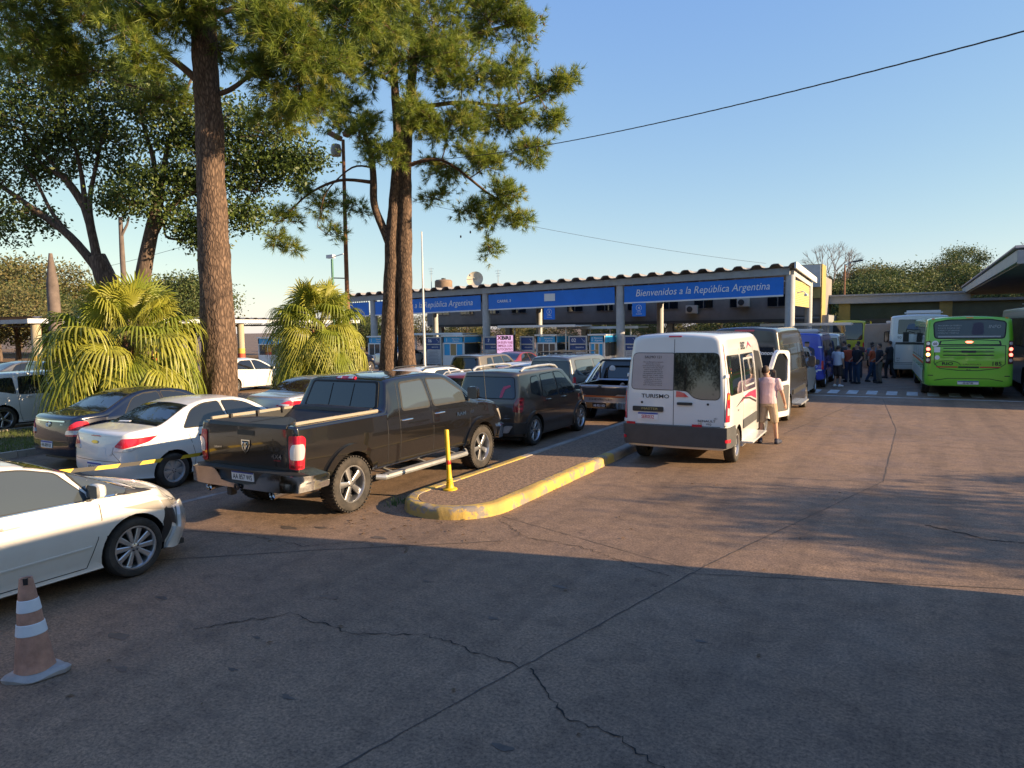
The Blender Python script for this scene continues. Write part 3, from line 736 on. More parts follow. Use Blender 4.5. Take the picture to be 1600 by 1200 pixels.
# white three-box saloon beside the pickup
def white_saloon():
    L, W, H = 4.28, 1.71, 1.47; sh = car_shell('sedan', L, W, H, low=.06)
    v = Veh('saloon_car', 'white saloon with red tail lights, left of the black pickup', 'car', (-11.80, 6.73, 0), sh, P_WHITE)
    wy = (.88, 3.41); v.body(wy, .31, .355, .24); wheels(v.root, W/2, wy, .30, .195, .20, 7, 'cover', 1, .012)
    common(v, 'sedan', L, H, W, None, INK, wy)
    v.lamp('tail_light', [(rpoly([(.48, .80), (.66, .775), (1.06, .86), (1.20, .945), (.62, .935)], .03), REDL, .010), (rpoly([(.46, .725), (.80, .735), (1.02, .83), (.66, .768), (.48, .795)], .015), CLRL, .012)])
    v.panel('high_brake_light', rect(-.13, .13, .955, .975, .006), v.R, REDL, .008, .01)
    v.seams([[(-.62, .56), (-.66, .80), (-.60, .96)], [(.62, .56), (.44, .70), (.46, .80)], [(-.62, .56), (.62, .56)]], mp=v.R, w=.008)
    v.panel('plate_recess', rpoly([(-.32, .60), (.32, .60), (.27, .78), (-.27, .78)], .03), v.R, P_WHITE, .004, .008)
    o = v.panel('badge', rpoly([(-.085, .855), (-.03, .84), (.03, .84), (.085, .855), (.085, .875), (.03, .89), (-.03, .89), (-.085, .875)], 0), v.R, mat('gold_badge', (.55, .38, .08), .3, .8), .012, .012)
    v.text('LT', v.R, .42, .655, .035, INK, shear=.3, off=.007); v.text('PRISMA', v.R, -.44, .875, .028, off=.006)
    plate(v.root, v.R, 0, .46, 'AD 214 FS', .40, .13, v.c)
    v.panel('fuel_flap', rpoly([(.64, .80), (.70, .76), (.78, .76), (.84, .80), (.84, .90), (.78, .94), (.70, .94), (.64, .90)], 0), v.S, P_WHITE, .003, .004)
    mb = MB(); text_on(mb, 'PATRIA', v.T, 0, 0, .01); 
    v.panel('window_sticker', [(.70, -.42), (.74, -.42), (.76, -.12), (.72, -.12)], v.T, WINK, .012, .004)
white_saloon()

def navy_saloon():
    L, W, H = 4.26, 1.70, 1.49; sh = car_shell('sedan', L, W, H, low=.05)
    v = Veh('saloon_car', 'dark navy saloon parked in front of the large palm', 'car', (-14.78, 7.55, 0), sh, P_NAVY)
    wy = (.86, 3.40); v.body(wy, .31, .355, .24); wheels(v.root, W/2, wy, .30, .19, .20, 8, 'plain', 1, .012)
    common(v, 'sedan', L, H, W, None, P_NAVY, wy)
    v.lamp('tail_light', [(rpoly([(.52, .68), (.96, .68), (1.02, .83), (.92, .96), (.74, .965), (.60, .87)], .05), REDL, .012), (rpoly([(.53, .71), (.96, .72), (.98, .79), (.56, .79)], .02), CLRL, .02)])
    v.panel('boot_chrome', rect(-.48, .48, .945, .972, .008), v.R, CHROME, .014, .015, 8)
    v.seams([[(-.60, .56), (-.56, .70)], [(.60, .56), (.56, .70)], [(-.60, .56), (.60, .56)]], mp=v.R)
    mb = MB()
    for (a, b) in ((.075, .05), (.03, .048), (.07, .018)):
        for k in range(16):
            t0, t1 = 2*math.pi*k/16, 2*math.pi*(k+1)/16; z0 = .90+(.02 if b == .018 else 0); mb.tube([v.R(a*math.cos(t0), z0+b*math.sin(t0))+Vector((0, -.015, 0)), v.R(a*math.cos(t1), z0+b*math.sin(t1))+Vector((0, -.015, 0))], .006, 5)
    mb.build('badge', CHROME, v.root)
    v.text('ETIOS', v.R, -.40, .90, .034, off=.008); v.text('XLS', v.R, .40, .885, .03, off=.008); v.text('TOYOTA', v.R, -.38, .80, .026, off=.008)
    plate(v.root, v.R, -.05, .50, 'AA 009 UI', .40, .13, v.c)
navy_saloon()

def silver_saloon():
    L, W, H = 4.45, 1.74, 1.46; sh = car_shell('sedan', L, W, H)
    v = Veh('saloon_car', 'silver saloon with brown-tinted rear window behind the black pickup', 'car', (-14.05, 12.2, 0), sh, P_SILVER)
    wy = (.92, 3.55); v.body(wy, .31, .355, .24); wheels(v.root, W/2, wy, .31, .2, .2, 5, 'plain', 1, .012)
    common(v, 'sedan', L, H, W, None, P_SILVER, wy, rear_gl=GLASS_BR)
    v.lamp('tail_light', [(rpoly([(.42, .82), (.85, .78), (1.12, .84), (1.16, .92), (.75, .945)], .04), REDL, .010), (rpoly([(.50, .835), (.78, .81), (.80, .855), (.56, .88)], .015), CLRL, .016)])
    plate(v.root, v.R, 0, .72, 'AC 530 JK', .40, .13, v.c)
silver_saloon()

def white_damaged_car():
    L, W, H = 4.42, 1.81, 1.46; sh = car_shell('coupe', L, W, H, low=.055, bf=.30, cf=.32, w=[(0, .84), (.12*L, .89), (.25*L, .905), (.80*L, .905), (.92*L, .86), (L, .70)])
    v = Veh('hatchback_car', 'white car with torn front bumper corner and faded headlight, in the left foreground', 'car', (-8.20, 1.15, 0), sh, P_WARMWHITE)
    wy = (.78, 3.42); v.body(wy, .325, .375, .26); wheels(v.root, W/2, wy, .325, .215, .232, 10, 'plain', 1, .012)
    hw = W/2
    a = rpoly([(.24*L, .685*H), (.445*L, .675*H), (.43*L, .94*H), (.35*L, .93*H)], .04)
    b = rpoly([(.463*L, .672*H), (.672*L, .655*H), (.615*L, .855*H), (.55*L, .91*H), (.448*L, .94*H)], [.03, .02, .05, .08, .03]); c = rpoly([(.685*L, .655*H), (.788*L, .638*H), (.70*L, .765*H), (.640*L, .845*H)], [.02, .015, .05, .02])
    for q in (a, b, c): v.window(q, frame=.014, glass=GLASS_B)
    v.side_panel('chrome_sill_trim', [(.23*L, .664*H), (.45*L, .656*H), (.73*L, .640*H), (.73*L, .648*H), (.45*L, .664*H), (.23*L, .672*H)], CHROME, .012, .01)
    v.side_panel('sail_trim', rpoly([(.752*L, .632*H), (.835*L, .618*H), (.792*L, .655*H), (.765*L, .685*H)], .01), BLK, .008, .01)
    v.window([(.56*L, -hw*.70), (.790*L, -hw*.84), (.815*L, -.4), (.815*L, .4), (.790*L, hw*.84), (.56*L, hw*.70)], 'top', glass=GLASS, frame=.02, name='windscreen')
    v.window([(.14*L, -hw*.80), (.285*L, -hw*.66), (.285*L, hw*.66), (.14*L, hw*.80)], 'top', glass=GLASS, frame=.02, name='rear_window')
    v.seams([[(.455*L, .25), (.455*L, .66*H), (.438*L, .95*H)], [(.655*L, .25), (.680*L, .36*H), (.692*L, .50*H), (.690*L, .60*H), (.672*L, .655*H)], [(.30*L, .25), (.655*L, .25)]], w=.009)
    v.seams([[(.80*L, -.80), (.92*L, -.66), (.965*L, -.40), (.975*L, 0), (.965*L, .40), (.92*L, .66), (.80*L, .80)]], mp=v.T, w=.010)
    v.side_panel('door_swage', [(.30*L, .30*H), (.665*L, .315*H), (.665*L, .325*H), (.30*L, .312*H)], P_WARMWHITE, .010, .012)
    v.handles([(.50*L, .585*H), (.29*L, .59*H)], P_WARMWHITE, L=.2)
    v.mirrors(.665*L, .665*H, P_WARMWHITE, .22, .155, out=.16)
    # the swept-back headlight, yellowed
    v.lamp('headlight', [(rpoly([(.42, .415*H), (.80, .42*H), (1.16, .475*H), (1.46, .545*H), (1.08, .54*H), (.60, .465*H)], .03), HEADL, .010)], mp=v.F)
    # torn corner: dark gap behind the wheel arch, bumper skin hanging from it
    v.panel('torn_gap', [(.83, .45*H), (.92, .30*H), (1.02, .335*H), (1.10, .20*H), (1.17, .19*H), (1.14, .36*H), (1.04, .455*H), (.95, .47*H)], v.F, INK, .006, .02, 14)
    v.panel('hanging_bumper_skin', [(.50, .16*H), (.88, .13*H), (1.08, .15*H), (1.02, .30*H), (.90, .27*H), (.84, .36*H), (.70, .43*H), (.50, .43*H)], v.F, P_WARMWHITE, .05, .04, 14)
    mb = MB(); seam(mb, [(.62, .40*H), (.64, .36*H), (.69, .34*H), (.70, .27*H), (.74, .22*H), (.72, .18*H)], v.F, .013, v.c, .062); seam(mb, [(.80, .36*H), (.76, .31*H), (.80, .26*H)], v.F, .008, v.c, .062); mb.build('bumper_crack', INK, v.root)
    v.panel('front_grille', rpoly([(-.42, .20*H), (.42, .20*H), (.36, .36*H), (-.36, .36*H)], .04), v.F, BLK, .012, .03)
    mb = MB(); mb.box((0, L/2, .20), (W*.8, L*.86, .06)); mb.build('underbody', BLK, v.root)
white_damaged_car()

def plain_car(kind, label, x, y, pm, L=4.2, W=1.72, H=1.5, glass=None, lamp='hatch', rz=0., plate_t=None, spokes=7, style='plain', rear_gl=None, name=None, cat='car', roofrails=None, handle=None, **k):
    sh = car_shell(kind, L, W, H, step=.2, **k)
    v = Veh(name or {'sedan': 'saloon_car', 'hatch': 'hatchback_car', 'suv': 'sport_utility_car'}[kind], label, cat, (x, y, 0), sh, pm, rz)
    wy = (.185*L, .795*L); R = .31 if kind != 'suv' else .345
    v.body(wy, R, R+.05, .24); wheels(v.root, W/2, wy, R, .2, R-.105, spokes, style, 1, .012)
    common(v, kind, L, H, W, None, handle or pm, wy, gl=glass, rear_gl=rear_gl)
    hw = W/2
    if lamp == 'hatch': v.lamp('tail_light', [(rpoly([(hw*.72, .50*H), (hw*1.1, .52*H), (hw*1.12, .64*H), (hw*.86, .645*H)], .03), REDL, .01), (rect(hw*.82, hw*1.02, .535*H, .57*H, .01), CLRL, .016)])
    elif lamp == 'wide': v.lamp('tail_light', [(rpoly([(hw*.55, .53*H), (hw*1.0, .50*H), (hw*1.25, .585*H), (hw*.95, .60*H)], .03), REDL, .01)])
    if plate_t: plate(v.root, v.R, 0, .42*H, plate_t, .40, .13, v.c)
    if roofrails:
        for sg in (1, -1):
            mb = MB(); x_ = sg*hw*.66; ys = [.16*L, .20*L, .36*L, .52*L, .56*L]
            mb.tube([(x_, yy, sh.top_z(x_, yy)+(0 if i in (0, 4) else .06)) for i, yy in enumerate(ys)], .02, 6); mb.build('roof_rail', roofrails, v.root)
    return v

# brown sport utility car with roof rails
def brown_suv():
    L, W, H = 4.12, 1.82, 1.72
    v = plain_car('suv', 'dark brown sport utility car with silver roof rails ahead of the pickup', -8.28, 13.35, P_BROWN, L, W, H, lamp=None, spokes=6, style='twin', roofrails=None, tum=.22, rc=.07)
    for wy in (.185*L, .795*L): flare(v, wy, .345, .395, .055, P_BROWN, .03, .05)
    for sg in (1, -1):
        x_ = sg*.63; mb = MB(); mb.tube([(x_, yy, v.sh.top_z(x_, yy)+h) for yy, h in ((.55, .0), (.72, .055), (1.4, .075), (2.0, .07), (2.28, .05), (2.42, 0))], [.03, .032, .028, .028, .032, .03], 8); mb.build('roof_rail', SILVERM, v.root)
    v.lamp('tail_light', [(rpoly([(.70, .82), (.92, .80), (1.00, .98), (.96, 1.12), (.78, 1.13), (.72, 1.0)], .04), REDD, .014), (rect(.80, .93, .86, .91, .01), REDL, .022), (rect(.80, .94, .96, 1.0, .01), REDL, .022), (rect(.82, .92, 1.05, 1.08, .01), REDL, .022)])
    v.panel('rear_bumper', rect(-1.10, 1.10, .34, .58, .05), v.R, BLK, .05, .07, 12)
    v.panel('skid_plate', rpoly([(-.62, .36), (.62, .36), (.72, .52), (.55, .52), (.47, .44), (-.47, .44), (-.55, .52), (-.72, .52)], .03), v.R, SILVERM, .065, .06, 12)
    mb = MB(); p = [(0, .075), (.045, 0), (0, -.075), (-.045, 0)]
    for a, b in zip(p, p[1:]+p[:1]): mb.tube([v.R(a[0], 1.0+a[1])+Vector((0, -.02, 0)), v.R(b[0], 1.0+b[1])+Vector((0, -.02, 0))], .012, 6)
    mb.build('diamond_badge', CHROME, v.root)
    v.text('DUSTER', v.R, 0, .88, .045, sx=1.7, bold=.02, off=.01); v.text('2.0', v.R, .55, .72, .03, off=.008); v.panel('bright_tag', rect(.48, .66, .655, .685, .006), v.R, CHROME, .008, .01)
    plate(v.root, v.R, 0.0, .75, 'AB 214 IT', .40, .13, v.c)
    mb = MB()   # rear wiper
    a, b = v.R(.05, 1.08), v.R(-.42, 1.19); n = Vector((0, -.03, .0)); mb.tube([a+n, b+n], .010, 6); mb.build('rear_wiper', BLK, v.root)
    mb = MB(); patch(mb, rpoly([(.36, 1.12), (.42, 1.12), (.47, 1.30), (.60, 1.36), (.58, 1.40), (.42, 1.36), (.38, 1.25)], .02), v.R, .012, .004, 6, 3, 0, v.c); mb.build('window_sticker', mat('pink_sticker', (.5, .06, .12), .5), v.root)
brown_suv()

plain_car('hatch', 'white station wagon taxi with a chequered stripe on its doors', -13.0, 16.0, P_WHITE, 4.35, 1.70, 1.52, plate_t='NVL 482', roofrails=BLK)
def chequers(v, L, H):
    for sg in (1, -1):
        mb = MB(); mp = v.S if sg > 0 else v.Sl
        for i in range(34):
            for j in range(3):
                if (i+j) % 2 == 0: u = .30*L+i*.055; patch(mb, [(u, .535*H+j*.045), (u+.055, .535*H+j*.045), (u+.055, .58*H+j*.045-.02), (u, .58*H+j*.045-.02)], mp, .004, .004, 1, 1, 0, v.c)
        o = mb.build('chequered_stripe', mat('taxi_blue', (.05, .07, .14), .5), v.root)
    v.text('TAXI', v.S, .62*L, .585*H, .09, INK, off=.007)
_tx = [o for o in bpy.data.objects if o.get('label', '').startswith('white station wagon')][0]
_v = Veh.__new__(Veh); _v.root = _tx; _v.sh = car_shell('hatch', 4.35, 1.70, 1.52); _v.c = (0, 2.2, .9); _v.S = _v.sh.SIDE(1); _v.Sl = _v.sh.SIDE(-1); chequers(_v, 4.35, 1.52)
plain_car('hatch', 'dark red hatchback half hidden behind the brown sport utility car', -10.85, 15.6, P_RED, 3.95, 1.68, 1.44, roofrails=SILVERM, plate_t='LTM 219')
plain_car('hatch', 'small white hatchback left of the grey roof-racked van', -12.05, 20.6, P_WHITE, 3.9, 1.66, 1.47, lamp='hatch', glass=GLASS_BR)
plain_car('suv', 'bronze sport utility car in the lane below the advertising panel', -15.9, 24.0, P_BEIGE, 4.3, 1.76, 1.60, lamp='wide', plate_t='AE 105 ZT')
plain_car('sedan', 'dark red saloon beyond the bronze sport utility car', -17.6, 29.5, P_RED, 4.4, 1.74, 1.48)
plain_car('hatch', 'white hatchback side-on behind the tall pine trunk', -26.45, 20.15, P_WHITE, 3.95, 1.66, 1.48, spokes=8, style='twin')
plain_car('suv', 'white sport utility car left of the large palm, cut by the frame', -22.6, 9.2, P_WHITE, 4.35, 1.80, 1.62, lamp='wide', spokes=5)
plain_car('suv', 'black sport utility car behind the white one at the left edge', -29.0, 14.3, P_BLACK, 4.5, 1.82, 1.66, roofrails=SILVERM)
plain_car('sedan', 'dark grey saloon far left under the distant canopy', -36.0, 15.5, P_GREY, 4.4, 1.74, 1.46)
plain_car('hatch', 'silver car nose just behind the white saloon at the left edge', -12.75, 1.75, P_SILVER, 4.15, 1.72, 1.46)
plain_car('sedan', 'silver saloon waiting at the booths left of booth 06', -31.2, 37.4, P_SILVER, 4.4, 1.74, 1.48)
plain_car('suv', 'dark blue sport utility car between palm and pine at the booths', -30.6, 31.0, P_NAVY, 4.4, 1.80, 1.66)
plain_car('suv', 'black car at the booths right of booth 02', -18.2, 41.0, P_BLACK, 4.3, 1.78, 1.60)

def grey_van():
    L, W, H = 4.39, 1.80, 1.80; sh = car_shell('wagonvan', L, W, H, tum=.22, rc=.10, br=.05, cr=.08, step=.2)
    v = Veh('passenger_van', 'grey glazed van with a black roof rack, left of the silver-black pickup', 'van', (-9.80, 19.6, 0), sh, P_GREY)
    wy = (.72, 3.53); v.body(wy, .315, .365, .24); wheels(v.root, W/2, wy, .315, .2, .2, 7, 'cover', 1, .012)
    v.window(rpoly([(-.70, 1.08), (-.03, 1.08), (-.03, 1.60), (-.66, 1.60)], .05), 'rear', frame=.012, name='rear_window'); v.window(rpoly([(.03, 1.08), (.70, 1.08), (.66, 1.60), (.03, 1.60)], .05), 'rear', frame=.012, name='rear_window')
    v.window(rpoly([(.40, 1.20), (1.65, 1.06), (1.63, 1.62), (.42, 1.63)], [.12, .04, .04, .1]), frame=.015, glass=GLASS_B)
    v.window(rpoly([(1.80, 1.05), (2.85, 1.00), (2.75, 1.2), (2.35, 1.58), (1.78, 1.62)], .04), frame=.015, glass=GLASS_B)
    v.window([(2.78, -.62), (3.45, -.74), (3.45, .74), (2.78, .62)], 'top', frame=.02, name='windscreen')
    v.lamp('tail_light', [(rpoly([(.76, .72), (.92, .72), (.94, 1.12), (.80, 1.14)], .03), REDL, .012), (rect(.80, .90, .86, .95, .01), CLRL, .018)])
    v.side_panel('side_rail', rect(.35, 1.7, .93, .97, .01), BLK, .012, .015)
    v.handles([(1.55, .98), (1.95, .97)], BLK); v.mirrors(2.9, 1.02, BLK, .18, .18)
    v.panel('rear_bumper', rect(-1.05, 1.05, .30, .55, .04), v.R, BLK, .03, .05, 10)
    v.seams([[(0, .56), (0, 1.70)], [(-.76, .58), (-.72, 1.68)], [(.76, .58), (.72, 1.68)]], mp=v.R)
    for y in (.7, 1.5, 2.3):
        mb = MB(); mb.tube([(-.62, y, 1.80), (-.62, y, 1.86), (.62, y, 1.86), (.62, y, 1.80)], .016, 6); mb.build('rack_crossbar', BLK, v.root)
    for x in (-.6, -.2, .2, .6):
        mb = MB(); mb.tube([(x, .45, 1.875), (x, 2.5, 1.875)], .014, 6); mb.build('rack_rail', BLK, v.root)
grey_van()

def silver_pickup():
    L, W, H = 5.2, 1.78, 1.72
    sh = Shell(L, zt=[(0, 1.05), (1.72, 1.06), (1.76, 1.08), (1.80, 1.12), (1.98, 1.60), (2.1, 1.66), (2.6, 1.71), (3.1, 1.71), (3.4, 1.66), (4.05, 1.18), (4.2, 1.12), (4.9, 1.0), (5.2, .85)], zb=[(0, 1.0), (1.7, 1.01), (4.0, 1.03), (4.9, .92), (5.2, .8)], zs=[(0, .55), (1.5, .42), (4.5, .42), (5.2, .45)],
        w=[(0, .87), (1, .89), (4.4, .89), (5.2, .80)], tum=.26, rc=.09, crown=.02, rprof=[(.4, .08), (1.05, .06)], fprof=[(.4, 0), (1, .15)], br=.02, bf=.2, cr=.05, cf=.2, ct=.03, fade=.8, step=.2)
    v = Veh('pickup_truck', 'silver and black pickup with roll bar and orange tailgate band', 'pickup', (-7.48, 18.1, 0), sh, P_SILVER)
    v.body((1.05, 4.1), .37, .43, .27, cut=[((0, .95, 1.0), (1.44, 1.56, .8))], cutmat=BLK); wheels(v.root, .89, (1.05, 4.1), .365, .24, .22, 6, 'truck', 1)
    cab = lambda q, z: Vector((q, 1.80+(z-1.12)*.18/.48, z))
    mb = MB(); patch(mb, rpoly([(-.64, 1.13), (.64, 1.13), (.56, 1.55), (-.56, 1.55)], .05), cab, .014, .03, 8, 3, 0, v.c); o = mb.build('rear_window', GLASS, v.root)
    mb = MB(); patch(mb, rpoly([(-.74, 1.08), (.74, 1.08), (.64, 1.61), (-.64, 1.61)], .05), cab, .006, .03, 8, 3, 0, v.c); mb.build('cab_back', P_BLACK, v.root)
    for q in (-.36, .36):
        mb = MB(); mb.lathe([(.10, 0), (.085, .006), (0, .006)], 16, 0, Matrix.Translation(cab(q, 1.40)+Vector((0, -.03, 0))) @ Matrix.Rotation(math.pi/2, 4, 'X')); mb.build('round_sticker', WHITEP, o)
    v.window(rpoly([(2.1, 1.10), (2.75, 1.09), (2.70, 1.56), (2.2, 1.55)], .04), frame=.02); v.window(rpoly([(2.85, 1.09), (3.8, 1.07), (3.35, 1.50), (2.82, 1.56)], .04), frame=.02)
    v.panel('tailgate_black_top', rpoly([(-.74, .80), (-.50, .80), (-.42, .76), (.42, .76), (.50, .80), (.74, .80), (.74, 1.045), (-.74, 1.045)], .01), v.R, BLK, .008, .02, 12)
    v.panel('tailgate_handle', rect(-.12, .12, .90, .98, .01), v.R, INK, .014, .01)
    v.panel('orange_band', rect(-.70, .70, .715, .76, .006), v.R, mat('orange_band_paint', (.60, .13, .03), .4), .011, .012, 6)
    v.text('CHEVROLET', v.R, 0, .63, .055, INK, sx=1.6, off=.012)
    v.lamp('tail_light', [(rect(.78, .96, .66, 1.0, .02), REDL, .014), (rect(.80, .90, .76, .86, .01), CLRL, .02)])
    v.panel('rear_bumper', rect(-1.05, 1.05, .42, .58, .03), v.R, CHROME, .10, .12, 12); plate(v.root, v.R, 0, .51, 'AB 921 KD', .40, .12, v.c, kind='old', off=.108)
    mb = MB()
    for sg in (1, -1):
        mb2 = MB(); mb2.tube([(sg*.74, .75, 1.06), (sg*.72, 1.25, 1.36), (sg*.66, 1.62, 1.58)], .032, 8); mb2.tube([(sg*.74, 1.05, 1.06), (sg*.72, 1.4, 1.32), (sg*.66, 1.68, 1.54)], .028, 8); mb2.build('roll_bar_side', CHROME, v.root)
    mb.tube([(-.66, 1.62, 1.58), (-.58, 1.66, 1.66), (.58, 1.66, 1.66), (.66, 1.62, 1.58)], .032, 8); mb.tube([(-.66, 1.66, 1.12), (-.66, 1.66, 1.58)], .028, 8); mb.tube([(.66, 1.66, 1.12), (.66, 1.66, 1.58)], .028, 8); mb.build('roll_bar_hoop', BLK, v.root)
    v.mirrors(3.75, 1.08, P_SILVER, .2, .16); mb = MB(); mb.box((0, 2.4, .45), (1.1, 4.4, .12)); mb.build('chassis', BLK, v.root)
silver_pickup()

# ------------------------------------------------------------------ vans and buses
GREYTR = mat('grey_trim', (.055, .057, .06), .6, var=.15, vscale=5)
CREAM = mat('cream_vinyl', (.45, .40, .30), .8)
POSTER = mat('grey_pink_film', (.42, .36, .35), .45, var=.06, vscale=3)
SWRED = mat('swoosh_red', (.62, .02, .07), .4)
def van_shell(L, W, H, hood=True, step=.22, tum=.10, rc=.16, cr=.07):
    hw = W/2
    zt = [(0, H-.03), (.1*L, H-.005), (.3*L, H), (.62*L, H-.005), (.70*L, H-.10), (.86*L, .52*H), (.89*L, .485*H), (.97*L, .42*H), (L, .36*H)] if hood else [(0, H-.02), (.3*L, H), (.9*L, H-.01), (L, H-.05)]
    return Shell(L, zt=zt, zb=[(0, .46*H), (.84*L, .455*H), (.95*L, .39*H), (L, .34*H)] if hood else [(0, .45*H), (L, .45*H)], zs=[(0, .36), (.2*L, .30), (.9*L, .28), (L, .34)], w=[(0, hw*.965), (.08*L, hw), (.80*L, hw), (.95*L, hw*.93), (L, hw*.86)] if hood else [(0, hw), (L, hw)],
        tum=tum, rc=rc, crown=.035, rprof=[(.3, .03), (.8, .0), (.5*H, .015), (H, .10)], fprof=[(.3, .04), (.8, 0), (1.3, .2), (H, .25)], br=.045, bf=.20 if hood else .12, cr=cr, cf=.22, ct=.06, low=.012, crease=.0, step=step)
def white_minibus():
    L, W, H = 5.55, 1.99, 2.53; sh = van_shell(L, W, H)
    v = Veh('minibus', 'white minibus with an open front door, man leaning in', 'minibus', (-3.86, 12.93, 0), sh, P_WHITE, .028)
    wy = (1.02, 4.70); v.body(wy, .34, .40, .26); wheels(v.root, W/2, wy, .335, .22, .215, 6, 'cover', 1, .02)
    # rear doors
    lw = rpoly([(-.83, 1.46), (-.02, 1.46), (-.02, 2.14), (-.80, 2.14)], [.08, .02, .02, .10]); rw = rpoly([(.0, 1.465), (.24, 1.45), (.36, 1.33), (.50, 1.30), (.83, 1.30), (.80, 2.14), (.0, 2.14)], [.02, .06, .06, .04, .09, .10, .02])
    v.window(lw, 'rear', glass=POSTER, frame=.012, name='rear_window'); v.window(rw, 'rear', frame=.012, name='rear_window')
    o = v.text('SALMO 121', v.R, -.41, 2.045, .048, INK, off=.012, name='psalm_heading')
    lines = ['Elevo os olhos para os montes de', 'onde me vira o socorro.', 'O meu socorro vem do Senhor que', 'fez os ceus e a terra. Nao deixara', 'vacilar o teu pe, aquele que te', 'guarda nao tosquenejara. Eis que', 'nao tosquenejara nem dormira o', 'guarda de Israel. O Senhor e quem', 'te guarda, o Senhor e a tua sombra', 'a tua direita. O sol nao te', 'molestara de dia nem a lua de', 'noite. O Senhor te guardara de', 'todo o mal, guardara a tua alma.']
    mb = MB()
    for i, t in enumerate(lines): text_on(mb, t, v.R, -.41, 1.965-i*.036, .022, .012, .9, ctr=v.c)
    mb.build('psalm_text', INK, v.root, sm=0)
    v.seams([[(-.01, .80), (-.01, 2.40)], [(-.92, .80), (-.90, 2.42)], [(.92, .80), (.90, 2.42)], [(-.92, .80), (.92, .80)]], mp=v.R, w=.010)
    v.text('TURISMO', v.R, -.36, 1.30, .072, INK, sx=1.25, bold=.015, off=.006); v.text('RENAULT', v.R, .60, .885, .038, INK, sx=1.35, bold=.01, off=.006)
    v.text('MASTER', v.R, -.46, 1.075, .042, mat('gold_ink', (.45, .36, .12), .4), sx=1.5, off=.026); v.text('10', v.R, .48, .825, .05, mat('gold_ink', (.45, .36, .12), .4), off=.006); v.text('VEQ', v.R, .64, .83, .035, INK, off=.006); v.text('dCi', v.R, .76, .94, .03, INK, off=.006)
    v.panel('handle_bar', rect(-.80, -.20, 1.04, 1.135, .025), v.R, BLK, .022, .03); plate(v.root, v.R, -.50, .955, 'SER0I32', .40, .13, v.c, kind='br')
    v.panel('door_handle', rect(.06, .34, 1.185, 1.235, .02), v.R, BLK, .03, .03)
    v.panel('reflector_triangle', [(.035, 1.33), (.27, 1.335), (.19, 1.405), (.10, 1.435), (.04, 1.44)], v.R, REDL, .010, .012)
    for q in (-.62, .62):
        v.panel('lock', rpoly([(q-.02, 1.19), (q+.02, 1.19), (q+.02, 1.23), (q-.02, 1.23)], .012), v.R, INK, .008, .01)
        v.panel('reflector', rect(q-.30 if q < 0 else q-.28, q-.13 if q < 0 else q-.10, .775, .835, .008), v.R, REDL, .02, .02)
    for sg in (1, -1):
        for z in (.86, 1.72): v.panel('hinge', rect(sg*.98-.07, sg*.98+.07, z-.03, z+.03, .01), v.R, P_WHITE, .03, .03)
    v.lamp('tail_light', [(rpoly([(.93, .88), (1.06, .88), (1.10, 1.40), (.97, 1.43)], .03), REDL, .014), (rpoly([(.96, 1.29), (1.06, 1.30), (1.07, 1.38), (.98, 1.40)], .02), AMB, .02), (rpoly([(.96, 1.01), (1.05, 1.01), (1.055, 1.13), (.96, 1.15)], .015), CLRL, .02)])
    v.panel('rear_bumper', rpoly([(-1.40, .42), (1.40, .42), (1.40, .74), (1.05, .79), (-1.05, .79), (-1.40, .74)], .05), v.R, GREYTR, .05, .07, 18)
    for sg in (1, -1): v.panel('bumper_lamp', rpoly([(sg*.96-.05, .52), (sg*.96+.05, .52), (sg*.96+.05, .58), (sg*.96-.05, .58)], .02), v.R, REDL, .056, .02)
    v.panel('high_brake_light', rect(-.12, .12, 2.44, 2.465, .008), v.R, REDL, .012, .02)
    # sides
    v.window(rpoly([(.30, 1.36), (1.42, 1.34), (1.42, 2.06), (.30, 2.08)], .06), glass=GLASS); v.window(rpoly([(1.56, 1.335), (2.98, 1.32), (2.98, 2.05), (1.56, 2.06)], .05), glass=GLASS)
    v.side_panel('sliding_window_frame', rpoly([(1.75, 1.40), (2.85, 1.39), (2.85, 1.98), (1.75, 1.99)], .05), mat('window_bar', (.35, .36, .37), .4), .012, .008); v.side_panel('sliding_pane', rpoly([(1.79, 1.44), (2.81, 1.43), (2.81, 1.94), (1.79, 1.95)], .04), GLASS, .015, .008)
    v.side_panel('dark_opening_panel', rpoly([(3.16, .50), (4.16, .50), (4.30, 1.1), (4.10, 1.62), (3.84, 2.06), (3.16, 2.10)], .06), INK, .006, .012, sides=(1,)); v.window(rpoly([(3.16, 1.32), (4.22, 1.30), (4.02, 1.66), (3.78, 2.03), (3.16, 2.05)], .05), sides=(-1,))  # black panel stands for the shaded cab inside the open door
    v.window([(3.95, -.72), (4.72, -.86), (4.72, .86), (3.95, .72)], 'top', frame=.02, name='windscreen')
    v.seams([[(1.50, .55), (1.50, 2.2)], [(3.08, .50), (3.08, 2.2)]], w=.01)
    v.side_panel('rub_strip', rect(1.45, 3.05, .60, .78, .02), GREYTR, .02, .03); v.side_panel('rub_strip', rect(.12, .60, .62, .78, .02), GREYTR, .02, .03)
    for sg in (1,):
        v.side_panel('red_swoosh', [(1.25, 1.14), (1.8, 1.20), (2.4, 1.17), (3.0, 1.06), (3.0, 1.26), (2.2, 1.265), (1.7, 1.235)], SWRED, .005, .006, 12, sides=(1, -1)); v.side_panel('black_swoosh', [(.75, 1.10), (1.5, 1.19), (2.2, 1.13), (3.0, .98), (3.0, 1.02), (2.2, 1.165), (1.5, 1.225)], INK, .008, .006, 12, sides=(1, -1))
